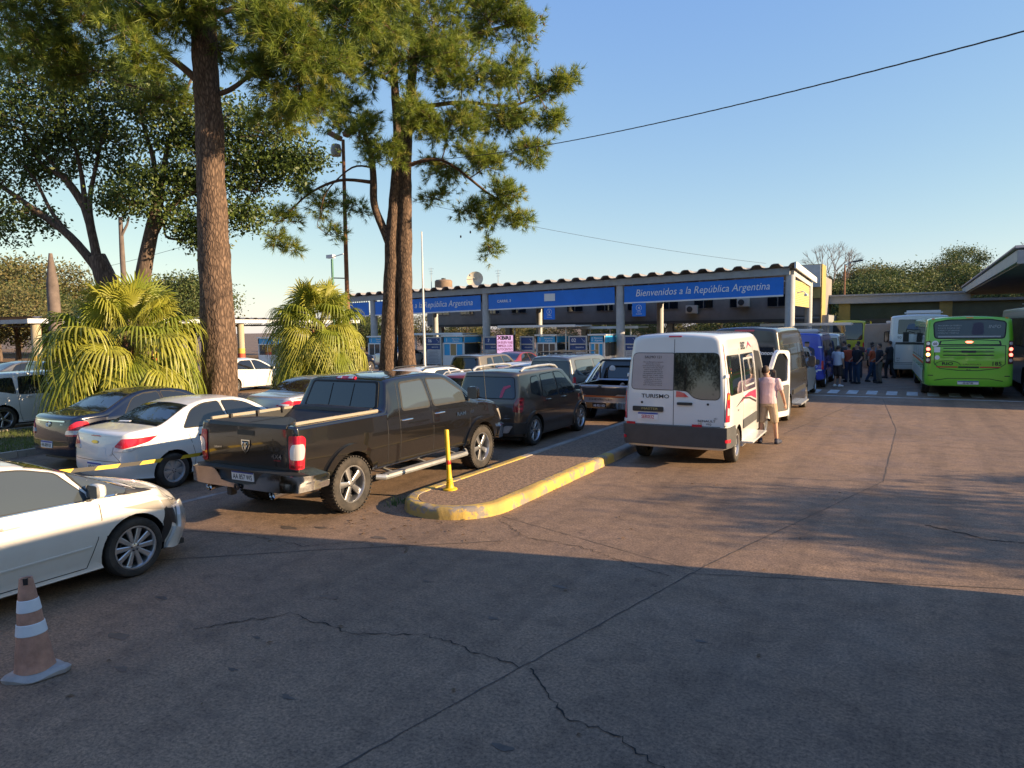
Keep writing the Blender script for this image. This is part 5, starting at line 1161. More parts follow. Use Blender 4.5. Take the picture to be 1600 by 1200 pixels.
def pose_meshes(la, ra, legs, voxel=.012, head=(0, .02, 1.63), long_pants=True, belly=0., wide=1.):
    """la/ra: (shoulder, elbow, wrist) points; legs: list of (hip, knee, ankle, toe)"""
    body = MB(); w = wide
    stack(body, [(0, 0, .86, .15*w, .11), (0, 0, .95, .165*w, .118), (0, .01*(1+belly), 1.08, .155*w, .112+belly*.02), (0, 0, 1.25, .172*w, .118), (0, -.005, 1.38, .182*w, .108), (0, -.01, 1.45, .13*w, .085), (head[0]*.5, head[1]*.4, 1.50, .062, .062), (head[0]*.8, head[1]*.8, 1.58, .055, .058)])
    ell(body, head, (.076, .096, .118)); ell(body, (head[0], head[1]+.10, head[2]-.015), (.014, .018, .022), 8); ell(body, (head[0], head[1]+.055, head[2]-.08), (.048, .045, .04), 10)
    for sg in (-1, 1): ell(body, (head[0]+sg*.078, head[1]-.005, head[2]-.01), (.012, .022, .032), 8)
    for (S, E, W), sg in ((la, -1), (ra, 1)):
        limb(body, [S, E, W], [.052, .040, .028]); d = (Vector(W)-Vector(E)).normalized(); hand(body, W, d, (-sg, .3, 0))
    for (H, K, A, T) in legs: limb(body, [H, K, A], [.092, .056, .040]); limb(body, [(A[0], A[1]-.03, A[2]-.04), (T[0], T[1], .035)], [.042, .034])
    bm_ = remesh(body, voxel)
    sh = MB(); stack(sh, [(0, 0, .90, .178*w, .13+belly*.01), (0, .005, 1.0, .182*w, .135+belly*.02), (0, .012, 1.10, .180*w, .136+belly*.03), (0, .004, 1.25, .192*w, .134), (0, -.004, 1.37, .198*w, .122), (0, -.01, 1.455, .14*w, .095), (head[0]*.35, 0, 1.485, .082, .078)])
    for (S, E, W) in (la, ra): m = Vector(S)*.38+Vector(E)*.62; limb(sh, [S, m], [.072, .064])
    sh_ = remesh(sh, voxel*1.15, 5)
    pt = MB(); stack(pt, [(0, 0, .84, .172*w, .128), (0, 0, .93, .176*w, .13), (0, 0, .975, .172*w, .127)])
    for (H, K, A, T) in legs:
        if long_pants: limb(pt, [H, K, (A[0], A[1], A[2]+.02)], [.106, .080, .066])
        else: Kk = Vector(H)*.12+Vector(K)*.88+Vector((0, 0, -.02)); limb(pt, [H, (Vector(H)+Vector(K))/2, Kk], [.108, .098, .090])
    pt_ = remesh(pt, voxel*1.15, 5)
    sos = []
    for (H, K, A, T) in legs: so = MB(); limb(so, [(A[0], A[1]-.05, .045), ((A[0]+T[0])/2, (A[1]+T[1])/2, .045), (T[0], T[1]+.01, .036)], [.050, .052, .042]); limb(so, [(A[0], A[1]-.01, .08), (A[0], A[1], .10)], [.05, .048]); sos.append(remesh(so, voxel*1.1, 3))
    hr = MB(); ell(hr, (head[0], head[1]-.012, head[2]+.022), (.083, .10, .108)); hv = remesh(hr, voxel, 2)
    bmx = bmesh.new(); bmx.from_mesh(hv); bmesh.ops.delete(bmx, geom=[v for v in bmx.verts if (v.co.y-head[1] > .045 and v.co.z < head[2]+.06) or v.co.z < head[2]-.055], context='VERTS'); bmx.to_mesh(hv); bmx.free()
    return dict(body=bm_, top=sh_, trousers=pt_, shoe0=sos[0], shoe1=sos[1], hair=hv)
def person(meshes, label, loc, rz, top, trousers, shoes=None, h=1.72, skin=None, hair=None, group=None, topname='shirt', botname='trousers'):
    t = thing('person', label, 'person', loc, rz, group); t.scale = (h/1.74,)*3
    me = meshes['body']; 
    for nm, key, m in (('body', 'body', skin or SKIN), (topname, 'top', top), (botname, 'trousers', trousers), ('shoe', 'shoe0', shoes or RUB), ('shoe', 'shoe1', shoes or RUB), ('hair', 'hair', hair or HAIRM)):
        if len(meshes[key].materials) == 0: meshes[key].materials.append(m)
        o = obj(nm, meshes[key], t); o.material_slots[0].link = 'OBJECT'; o.material_slots[0].material = m
    return t
PINK = mat('pale_pink_cotton', (.64, .46, .48), .85, var=.08, vscale=9, bump=.4, bscale=14); KHAKI = mat('khaki_cotton', (.42, .31, .21), .85, var=.08, vscale=9, bump=.4, bscale=16)
hero = pose_meshes(((-.20, .0, 1.40), (-.30, .22, 1.24), (-.38, .42, 1.22)), ((.205, -.01, 1.40), (.30, -.03, 1.14), (.36, .05, .90)), [((-.09, 0, .90), (-.13, .03, .49), (-.14, -.01, .09), (-.17, .15, .04)), ((.09, 0, .90), (.16, .02, .49), (.20, -.02, .09), (.27, .13, .04))], .009, (-.06, .10, 1.615), False, 1.2, 1.12)
person(hero, 'man in pale pink shirt and khaki shorts leaning into the white minibus', (-2.80, 16.5, 0), .10, PINK, KHAKI, mat('navy_shoes', (.02, .025, .05), .7), 1.74, botname='shorts')
STAND = pose_meshes(((-.20, 0, 1.40), (-.25, -.02, 1.12), (-.22, .14, .95)), ((.20, 0, 1.40), (.25, -.02, 1.12), (.20, .18, 1.02)), [((-.09, 0, .90), (-.10, .02, .49), (-.11, -.02, .09), (-.14, .14, .04)), ((.09, 0, .90), (.10, .02, .49), (.11, -.02, .09), (.15, .14, .04))], .02)
SHORTS = pose_meshes(((-.20, 0, 1.40), (-.27, .04, 1.14), (-.12, .22, 1.12)), ((.20, 0, 1.40), (.26, -.04, 1.13), (.24, .06, .88)), [((-.09, 0, .90), (-.10, .02, .49), (-.11, -.02, .09), (-.14, .14, .04)), ((.09, 0, .90), (.11, .03, .49), (.13, -.04, .09), (.17, .12, .04))], .016, (0, .03, 1.62), False, .6, 1.05)
STEP = pose_meshes(((-.20, 0, 1.40), (-.26, .06, 1.13), (-.16, .24, 1.05)), ((.20, 0, 1.40), (.27, -.08, 1.15), (.25, -.06, .90)), [((-.09, 0, .90), (-.10, .12, .50), (-.11, .10, .09), (-.13, .26, .04)), ((.09, 0, .90), (.11, -.02, .49), (.12, -.18, .10), (.14, -.04, .04))], .02)
C = lambda n, c: mat('cloth_'+n, c, .85, var=.1, vscale=8)
G_ = 'people waiting beside the blue van'
person(SHORTS, 'man in white T-shirt and dark shorts beside the blue van', (-2.75, 32.6, 0), -.5, C('white', (.62, .64, .68)), C('darkbrown', (.05, .035, .03)), WHITEP, 1.74, botname='shorts', group=G_)
for (mesh, x, y, rz, top, bot, h, lab) in ((STAND, -2.55, 35.6, .6, (.42, .07, .03), (.03, .04, .08), 1.72, 'person in orange-red top just behind the man in white'), (STAND, -2.15, 34.6, 2.4, (.015, .015, .018), (.03, .06, .11), 1.76, 'person in black top and jeans in the middle of the crowd'), (STEP, -1.62, 36.0, -1.8, (.50, .09, .03), (.03, .06, .12), 1.66, 'person in bright orange top holding papers'), (STAND, -1.30, 35.2, 2.0, (.02, .02, .025), (.16, .14, .11), 1.74, 'person in black top and grey trousers right of the orange top'),
    (STEP, -.98, 38.6, 1.0, (.03, .03, .035), (.02, .02, .025), 1.78, 'person in black walking near the motorhome'), (STAND, -.62, 39.6, 3.0, (.30, .30, .31), (.03, .03, .035), 1.74, 'person in grey top at the right end of the crowd'), (STAND, -2.9, 37.6, 1.5, (.06, .05, .05), (.05, .05, .06), 1.80, 'tall person in dark clothes at the back of the crowd'), (STEP, -2.35, 38.6, .2, (.10, .05, .05), (.04, .04, .05), 1.78, 'person in maroon top at the back of the crowd'), (STAND, -1.8, 39.5, -.6, (.20, .21, .24), (.03, .03, .05), 1.70, 'person in grey-blue top half hidden behind the crowd')):
    person(mesh, lab, (x, y, 0), rz, mat('cloth_%d%d' % (abs(x)*100, y*10), top, .85, var=.1, vscale=8), mat('denim_%d%d' % (abs(x)*100, y*10), bot, .85, var=.1, vscale=8), None, h, group=G_)

# ------------------------------------------------------------------ ground
def ground_mat():
    m = bpy.data.materials.new('worn_concrete'); m.use_nodes = True; t = m.node_tree; p = t.nodes['Principled BSDF']; L = t.links.new
    tc = t.nodes.new('ShaderNodeTexCoord')
    def noise(scale, detail=6, rough=.6, sx=1, sy=1):
        mp = t.nodes.new('ShaderNodeMapping'); mp.inputs['Scale'].default_value = (sx, sy, 1); L(tc.outputs['Object'], mp.inputs[0])
        n = t.nodes.new('ShaderNodeTexNoise'); n.inputs['Scale'].default_value = scale; n.inputs['Detail'].default_value = detail; n.inputs['Roughness'].default_value = rough; L(mp.outputs[0], n.inputs['Vector']); return n
    def ramp(src, stops):
        r = t.nodes.new('ShaderNodeValToRGB'); e = r.color_ramp.elements
        while len(e) < len(stops): e.new(.5)
        for k, (pos, c) in zip(e, stops): k.position = pos; k.color = (*c, 1)
        L(src, r.inputs[0]); return r
    def mixc(a, b, f, mode='MIX'):
        x = t.nodes.new('ShaderNodeMix'); x.data_type = 'RGBA'; x.blend_type = mode
        if isinstance(f, float): x.inputs[0].default_value = f
        else: L(f, x.inputs[0])
        L(a, x.inputs[6]); L(b, x.inputs[7]); return x.outputs[2]
    base = ramp(noise(.22, 4, .6).outputs[0], [(.25, (.172, .118, .080)), (.52, (.230, .154, .101)), (.78, (.295, .192, .120))])
    streak = ramp(noise(1.0, 4, .6, 1.6, .22).outputs[0], [(.3, (.82, .82, .83)), (.55, (1, 1, 1)), (.8, (1.08, 1.06, 1.03))])
    c = mixc(base.outputs[0], streak.outputs[0], .75, 'MULTIPLY')
    blotch = ramp(noise(2.4, 5, .7).outputs[0], [(.34, (.74, .74, .75)), (.5, (1, 1, 1)), (.7, (1.08, 1.07, 1.05))]); c = mixc(c, blotch.outputs[0], .8, 'MULTIPLY')
    fine = ramp(noise(38, 3, .85).outputs[0], [(.36, (.42, .42, .43)), (.5, (1, 1, 1)), (.64, (1.5, 1.47, 1.42))]); c = mixc(c, fine.outputs[0], .85, 'MULTIPLY')
    mid = ramp(noise(6, 8, .85).outputs[0], [(.34, (.62, .62, .64)), (.5, (1, 1, 1)), (.66, (1.28, 1.25, 1.2))]); c = mixc(c, mid.outputs[0], .8, 'MULTIPLY')
    tyre = ramp(noise(2.2, 3, .5, 1.0, .05).outputs[0], [(.36, (.70, .70, .71)), (.48, (1, 1, 1))]); c = mixc(c, tyre.outputs[0], .55, 'MULTIPLY')
    spots = ramp(noise(2.1, 4, .55).outputs[0], [(.255, (.42, .41, .42)), (.30, (1, 1, 1))]); c = mixc(c, spots.outputs[0], .7, 'MULTIPLY')
    v = t.nodes.new('ShaderNodeTexVoronoi'); v.inputs['Scale'].default_value = 120; L(tc.outputs['Object'], v.inputs['Vector'])
    agg = ramp(v.outputs['Distance'], [(.0, (1.3, 1.27, 1.22)), (.25, (1, 1, 1)), (.9, (.84, .84, .84))]); c = mixc(c, agg.outputs[0], .55, 'MULTIPLY')
    L(c, p.inputs['Base Color']); rr = ramp(noise(1.3, 6).outputs[0], [(.3, (.62,)*3), (.7, (.88,)*3)]); L(rr.outputs[0], p.inputs['Roughness']); p.inputs['Specular IOR Level'].default_value = .35
    bp = t.nodes.new('ShaderNodeBump'); bp.inputs['Strength'].default_value = .35; bp.inputs['Distance'].default_value = .006; L(noise(70, 5, .75).outputs[0], bp.inputs['Height'])
    bp2 = t.nodes.new('ShaderNodeBump'); bp2.inputs['Strength'].default_value = .25; bp2.inputs['Distance'].default_value = .05; L(noise(1.7, 5).outputs[0], bp2.inputs['Height']); L(bp.outputs[0], bp2.inputs['Normal']); L(bp2.outputs[0], p.inputs['Normal'])
    return m
GM = ground_mat()
me = bpy.data.meshes.new('ground'); me.from_pydata([(-900, -500, 0), (900, -500, 0), (900, 1600, 0), (-900, 1600, 0)], [], [(0, 1, 2, 3)]); me.materials.append(GM)
ground = tag(obj('ground', me), kind='structure')
JOINT = mat('joint_filler', (.075, .060, .050), .9, var=.4, vscale=5); CRACK = mat('crack_dark', (.014, .012, .011), .95)
def ribbon(name, pts, w, m, parent=None, jag=.0, z=.004, seg=.12, wj=.4):
    P = [Vector((*p, 0)) for p in pts]; out = []
    for a, b in zip(P, P[1:]):
        n = max(1, int((b-a).length/seg))
        for i in range(n): out.append(a+(b-a)*i/n)
    out.append(P[-1]); V = []
    for i, p in enumerate(out):
        d = (out[min(i+1, len(out)-1)]-out[max(i-1, 0)]).normalized(); s = Vector((-d.y, d.x, 0)); p2 = p+s*random.gauss(0, jag); hw = w/2*(1+random.uniform(-wj, wj)); V += [(p2+s*hw)[:2]+(z,), (p2-s*hw)[:2]+(z,)]
    mb = MB(); mb.add(V, [(2*i, 2*i+1, 2*i+3, 2*i+2) for i in range(len(out)-1)]); return mb.build(name, m, parent, sm=0)
for pts, w in (([(-3.6, .2), (-2.6, 4.74), (-1.91, 7.83), (-.38, 13.29), (-.32, 20), (-.9, 28)], .013), ([(-9.6, 3.4), (-6.3, 6.1), (-4.8, 7.2), (-4.4, 7.5)], .016), ([(-2.0, 7.4), (1.5, 8.6)], .012), ([(-5.0, 8.5), (-2.0, 7.5)], .009), ([(-.6, 12.2), (4, 12.6)], .012), ([(-2.7, 18.0), (-1.3, 28.5)], .018), ([(-.35, 17.5), (5, 17.6)], .012), ([(-2.6, 12.7), (-.4, 13.2)], .01)):
    ribbon('slab_joint', pts, w, JOINT, ground, .004, .004)
for pts, w in (([(-5.55, 3.95), (-5.05, 4.6), (-4.2, 4.55), (-3.6, 4.85), (-3.1, 4.75), (-2.62, 4.70)], .010), ([(-2.55, 4.70), (-2.0, 4.20), (-1.62, 4.18), (-1.05, 3.85), (-.4, 3.85)], .010), ([(-5.0, 8.35), (-4.2, 7.75), (-3.4, 7.7), (-2.2, 7.2)], .008), ([(-8.6, 5.9), (-7.6, 6.2), (-6.5, 6.2), (-5.9, 6.7)], .008), ([(.2, 10.6), (.9, 10.2), (1.6, 10.3)], .02)):
    ribbon('crack', pts, w, CRACK, ground, .017, .006, .045, .8)
WHITEM = mat('worn_road_white', (.52, .50, .47), .8, var=.35, vscale=3)
for i in range(9):
    x = -3.35+i*.66; mb = MB(); mb.box((x+.05*i*.2, 30.3, .003), (.36, 1.55, .004)); mb.build('crossing_bar', WHITEM, ground, sm=0)
ribbon('stop_line', [(-3.6, 28.5), (3.2, 28.5)], .16, WHITEM, ground, .0, .0046, .3, .15)
ribbon('lane_line', [(-9.95, 5.9), (-9.85, 9), (-9.7, 14)], .11, mat('faint_line', (.30, .26, .22), .85, var=.4, vscale=3), ground, 0, .0042, .3, .3)
STAIN = mat('damp_stain', (.085, .065, .050), .6, var=.4, vscale=7)
for (x, y, r) in ((-5.4, 3.2, .05), (-4.6, 3.6, .035), (-4.9, 4.1, .03), (-3.9, 3.5, .04), (-6.5, 4.3, .05), (-3.3, 5.4, .035), (-4.4, 5.9, .04), (-1.5, 5.8, .035), (-7.3, 6.7, .09), (-6.9, 6.9, .06), (-5.9, 6.9, .07), (-5.0, 5.1, .07), (-6.0, 3.55, .08), (-3.1, 6.4, .05), (-2.2, 3.7, .05)):
    n = 14; ph = random.random()*6; P = [(x+r*(1+.35*math.sin(3*a+ph)+random.uniform(-.25, .25))*math.cos(a)*1.5, y+r*(1+random.uniform(-.3, .3))*math.sin(a)*.7, .0035) for a in [2*math.pi*k/n for k in range(n)]]
    mb = MB(); mb.add(P, [tuple(range(n))]); mb.build('oil_stain', STAIN, ground, sm=0)
# bits of litter and dead leaves
LEAF = mat('dead_leaf', (.13, .075, .035), .8, var=.4, vscale=8)
mb = MB()
for i in range(150):
    if i < 90: x, y = random.gauss(-6.4, .8), random.gauss(7.4, .55)
    else: x, y = random.uniform(-8, 1), random.uniform(2.5, 13)
    a = random.uniform(0, 6); l = random.uniform(.012, .04); c, s_ = math.cos(a)*l, math.sin(a)*l; z = .006+random.random()*.006
    mb.add([(x-c, y-s_, z), (x+s_*.4, y-c*.4, z+.008), (x+c, y+s_, z), (x-s_*.4, y+c*.4, z+.008)], [(0, 1, 2, 3)])
tag(mb.build('leaf_litter', LEAF, None, sm=0), 'scattered dead leaves and grit on the concrete', 'litter', kind='stuff')

# ------------------------------------------------------------------ traffic island
def kerb_mat(name, col, base=(.22, .19, .16), wear=.5):
    m = mat(name, col, .75, bump=.25, bscale=25); t = m.node_tree; p = t.nodes['Principled BSDF']; tc = t.nodes.new('ShaderNodeTexCoord')
    n = t.nodes.new('ShaderNodeTexNoise'); n.inputs['Scale'].default_value = 3.5; n.inputs['Detail'].default_value = 10; n.inputs['Roughness'].default_value = .72; t.links.new(tc.outputs['Object'], n.inputs['Vector'])
    r = t.nodes.new('ShaderNodeValToRGB'); r.color_ramp.elements[0].position = wear; r.color_ramp.elements[1].position = wear+.06; t.links.new(n.outputs[0], r.inputs[0])
    n2 = t.nodes.new('ShaderNodeTexNoise'); n2.inputs['Scale'].default_value = 1.2; n2.inputs['Detail'].default_value = 6; t.links.new(tc.outputs['Object'], n2.inputs['Vector'])
    rd = t.nodes.new('ShaderNodeValToRGB'); rd.color_ramp.elements[0].position = .35; rd.color_ramp.elements[0].color = (*[c*.5+.03 for c in col], 1); rd.color_ramp.elements[1].position = .6; rd.color_ramp.elements[1].color = (*col, 1); t.links.new(n2.outputs[0], rd.inputs[0])
    mx = t.nodes.new('ShaderNodeMix'); mx.data_type = 'RGBA'; t.links.new(rd.outputs[0], mx.inputs[6]); mx.inputs[7].default_value = (*base, 1); t.links.new(r.outputs[0], mx.inputs[0]); t.links.new(mx.outputs[2], p.inputs['Base Color']); return m
YEL = kerb_mat('worn_yellow_kerb', (.58, .38, .075), wear=.525); GRK = kerb_mat('bare_kerb', (.33, .28, .22), (.18, .15, .12), .56)
isl = thing('traffic_island', 'long concrete traffic island with a worn yellow kerb', 'island', (0, 0, 0))
def island_path():
    R = []
    xl, xr = -6.72, -5.05; rr = (xr-xl)/2; cy = 8.78
    for k in range(15):                                  # tip, from left to right round the near end
        a = math.pi+math.pi*k/14; R.append((( xl+xr)/2+rr*math.cos(a), cy+.86*math.sin(a)))
    return R
tip = island_path(); left = [(-6.72+.007*(y-9), y) for y in np.arange(9.85, 34, 1.06)]; right = [(-5.05-.006*(y-9), y) for y in np.arange(9.85, 34, 1.06)]
path = left[::-1]+tip+right
def offset_in(P, d):
    out = []
    for i, p in enumerate(P):
        a = Vector(P[max(i-1, 0)]); b = Vector(P[min(i+1, len(P)-1)]); t = (b-a).normalized(); out.append((p[0]-t.y*d, p[1]+t.x*d))
    return out
inn = offset_in(path, .22)
def kerb_run(i0, i1, m):
    """continuous cast kerb between two path indices, slightly uneven"""
    mb = MB(); V = []; prof = ((0., -.02), (.012, .05), (.02, .125), (.045, .155), (.09, .165), (.20, .160), (.22, .12))
    pts = []
    for i in range(i0, i1):
        for k in range(6): t = k/6; pts.append((i+t))
    pts.append(i1)
    for u in pts:
        i = min(int(u), len(path)-2); t = u-i; o_ = Vector(path[i])*(1-t)+Vector(path[i+1])*t; n_ = Vector(inn[i])*(1-t)+Vector(inn[i+1])*t
        for (d, z) in prof:
            q = o_+(n_-o_)*(d/.22); w_ = mnoise.noise(Vector((q.x*2.3, q.y*2.3, z*9)))*.010; chip = -.03*max(0, mnoise.noise(Vector((q.x*4, q.y*4, 3.3)))-.35) if .03 < d < .1 else 0
            V.append((q.x+w_, q.y+w_, z+w_*.5+chip))
    n = len(prof); F = [(j*n+k, (j+1)*n+k, (j+1)*n+k+1, j*n+k+1) for j in range(len(pts)-1) for k in range(n-1)]; mb.add(V, F); bm = None
    return mb.build('kerb', m, isl, sm=50)
nl = len(left); ia = nl-3; ib = nl+len(tip)+3
kerb_run(0, ia, GRK); kerb_run(ia, ib, YEL); kerb_run(ib, len(path)-1, GRK)
AGG = mat('exposed_aggregate', (.15, .098, .065), .95, var=.4, vscale=22, bump=.5, bscale=45, col2=(.34, .215, .13), detail=9)
me = bpy.data.meshes.new('island_top'); P = inn; n = len(left); V = []; F = []
for k in range(len(P)//2):
    V += [(*P[k], .150), (*P[-1-k], .150)]
for k in range(len(P)//2-1): F.append((2*k, 2*k+1, 2*k+3, 2*k+2))
me.from_pydata(V, [], F); me.materials.append(AGG); obj('island_top', me, isl)
mb = MB()
for i in range(60):
    a = random.uniform(0, 6); x, y = -6.80+random.gauss(0, .05), 8.45+random.gauss(0, .13); h = random.uniform(.03, .13); mb.add([(x, y, 0), (x+.012, y+.006, 0), (x+.06*math.cos(a)*h*8*.3, y+.06*math.sin(a)*h*8*.3, h)], [(0, 1, 2)])
tag(mb.build('weed_tuft', mat('weed_green', (.07, .12, .03), .7), None, sm=0), 'small green weed at the foot of the yellow kerb', 'weed', kind='stuff')
# bollard and cone
YP = mat('yellow_plastic', (.68, .42, .01), .5, var=.12, vscale=9); bo = thing('bollard', 'slim yellow post with a red band on the island tip', 'bollard', (-6.24, 9.02, .15))
mb = MB(); mb.lathe([(.0, 0), (.115, 0), (.115, .02), (.07, .035), (.058, .06), (.056, .10), (.048, .105), (.047, .18), (.042, .19), (.036, .28), (.035, .93), (.028, .945), (0, .945)], 18); mb.build('post', YP, bo); bo.rotation_euler = (rad(1), rad(-2), 0)
for z in (.13, .16): m2 = MB(); m2.lathe([(.048, z), (.054, z+.004), (.054, z+.014), (.048, z+.018)], 18); m2.build('collar_ring', YP, bo)
mb = MB(); mb.lathe([(.0362, .40), (.0375, .402), (.0375, .468), (.0362, .47)], 18); mb.build('red_band', mat('red_band_tape', (.5, .03, .02), .4), bo)
ORG = mat('faded_orange', (.42, .225, .155), .8, var=.3, vscale=7, bump=.2, bscale=30); co = thing('traffic_cone', 'faded orange traffic cone with two white bands and a grey base', 'cone', (-5.93, 2.83, 0))
def cone_r(z): return .140-.094*(z-.05)/.72
mb = MB(); mb.lathe([(cone_r(z)*(1+.02*math.sin(z*40)), z) for z in np.linspace(.05, .77, 14)]+[(.036, .765), (.032, .60)], 28); c0 = mb.build('cone_body', ORG, co)
for z0, z1 in ((.33, .42), (.51, .605)): m2 = MB(); m2.lathe([(cone_r(z0)+.001, z0), (cone_r(z0)+.005, z0+.004), (cone_r(z1)+.005, z1-.004), (cone_r(z1)+.001, z1)], 28); m2.build('white_band', mat('reflective_white', (.66, .68, .70), .5, var=.08, vscale=6), co)
m2 = MB(); n = 36; V = []; F = []
for (rr, z, w) in ((.200, .0, 1), (.205, .020, 1), (.182, .042, 1), (.122, .056, .2)):
    for k in range(n):
        a = 2*math.pi*k/n; q = rr*(1+w*(.07*math.sin(2*a+.4)+.05*math.sin(5*a)+(.12 if abs(a-.35) < .22 else 0))); V.append((q*math.cos(a), q*math.sin(a), z+(w*.012*math.sin(3*a+1) if z > 0 else 0)))
for i in range(3):
    for k in range(n): F.append((i*n+k, i*n+(k+1) % n, (i+1)*n+(k+1) % n, (i+1)*n+k))
m2.add(V, F); m2.build('cone_base', mat('grey_rubber_base', (.33, .31, .29), .85, var=.2, vscale=8), co); co.rotation_euler = (0, rad(-2.5), .3)
m3 = MB(); m3.box((.03, -.03, .75), (.03, .03, .05), 0, .5); m3.build('chipped_hole', INK, co)
# barrier tape stretched between two light posts
tp = thing('barrier_tape', 'yellow and black hazard tape stretched behind the pickup', 'tape', (0, 0, 0)); A = Vector((-9.75, 4.6, .86)); B = Vector((-9.38, 7.9, .78))
for k in range(11):
    t0, t1 = k/11, (k+1)/11; f = lambda t: A+(B-A)*t+Vector((0, 0, -.05*math.sin(math.pi*t))); p, q = f(t0), f(t1); mb = MB(); sk = Vector((0, .05, 0)); mb.add([p, q, q+sk+Vector((.004, 0, .052)), p+sk+Vector((.004, 0, .052))], [(0, 1, 2, 3)]); mb.build('tape_stripe', mat('tape_yellow', (.62, .42, .03), .45) if k % 2 else mat('tape_black', (.02, .018, .015), .45), tp, sm=0)
for P_ in (A, B+Vector((0, .05, 0))): mb = MB(); mb.tube([(P_.x, P_.y, 0), (P_.x, P_.y, P_.z+.1)], .018, 8); mb.lathe([(.0, 0), (.14, 0), (.13, .03), (0, .04)], 14, 0, Matrix.Translation((P_.x, P_.y, 0))); mb.build('tape_post', BLK, tp)

# ------------------------------------------------------------------ planted strip
strip = tag(bpy.data.objects.new('planted_strip', None), kind='structure'); link(strip)
me = bpy.data.meshes.new('lawn_soil'); me.from_pydata([(-21.0, -20, .09), (-17.0, -20, .09), (-17.0, 33, .09), (-21.0, 33, .09)], [], [(0, 1, 2, 3)]); me.materials.append(mat('lawn_ground', (.085, .085, .03), .95, var=.35, vscale=3, col2=(.14, .10, .05))); obj('lawn_soil', me, strip)
for x in (-21.06, -16.94):
    for y in np.arange(-2, 33, 1.0):
        if x < -20 and y > 14: continue
        mb = MB(); mb.box((x, y+.5, .06), (.12, .985, .16)); mb.build('kerb_stone', GRK, strip, sm=0)
N = 26000; gx = rng.uniform(-20.95, -17.05, N); gy = rng.uniform(3, 24, N); a = rng.uniform(0, 6.28, N); h = rng.uniform(.04, .13, N); lx = rng.normal(0, .03, N); ly = rng.normal(0, .03, N)
V = np.zeros((N, 3, 3)); V[:, 0] = np.stack([gx-.008*np.cos(a), gy-.008*np.sin(a), np.full(N, .09)], 1); V[:, 1] = np.stack([gx+.008*np.cos(a), gy+.008*np.sin(a), np.full(N, .09)], 1); V[:, 2] = np.stack([gx+lx, gy+ly, .09+h], 1)
def tri_mesh(name, V, mats, mi=None):
    n = len(V); k = V.shape[1]; me = bpy.data.meshes.new(name); me.vertices.add(n*k); me.vertices.foreach_set('co', V.reshape(-1).astype(np.float32)); me.loops.add(n*k); me.loops.foreach_set('vertex_index', np.arange(n*k, dtype=np.int32)); me.polygons.add(n); me.polygons.foreach_set('loop_start', np.arange(0, n*k, k, dtype=np.int32))
    for q in mats: me.materials.append(q)
    if mi is not None: me.polygons.foreach_set('material_index', mi.astype(np.int32))
    me.update(); me.validate(); return me
tag(obj('grass', tri_mesh('grass', V, [mat('grass_green', (.10, .13, .03), .8, transl=.3, var=.3, vscale=1.5)])), 'short dry grass under the palms and pines', 'grass', kind='stuff')

# ------------------------------------------------------------------ main canopy
CONC = mat('painted_concrete', (.42, .43, .44), .8, var=.12, vscale=2.5, bump=.1); STEELG = mat('grey_steel', (.30, .32, .34), .55, var=.12, vscale=3); CORR = mat('fibre_cement', (.30, .28, .26), .85, var=.3, vscale=2.2); BANN = mat('banner_blue', (.006, .17, .66), .5, var=.07, vscale=1.2); WEDGE = mat('white_edge', (.72, .72, .72), .5); DARKW = mat('dim_wall', (.24, .22, .20), .8, var=.15, vscale=1); YWALL = mat('yellow_wall', (.36, .27, .09), .8, var=.15, vscale=1.5)
cz = lambda x, z: z+.0166*(x+6)
cn = thing('entrance_canopy', 'long roofed checkpoint canopy with blue welcome banners', 'canopy', (0, 0, 0))
CX = (-6.03, -15.95, -25.75, -35.75)
for x in CX:
    for y, r in ((42.05, .27), (50.0, .24)):
        mb = MB(); mb.prism([(x+r*math.cos(a*math.pi/6)*(1 if abs(math.cos(a*math.pi/6)) < .9 else .96), y+r*math.sin(a*math.pi/6)) for a in range(12)], cz(x, 5.36), 0); mb.build('column', CONC, cn, sm=40)
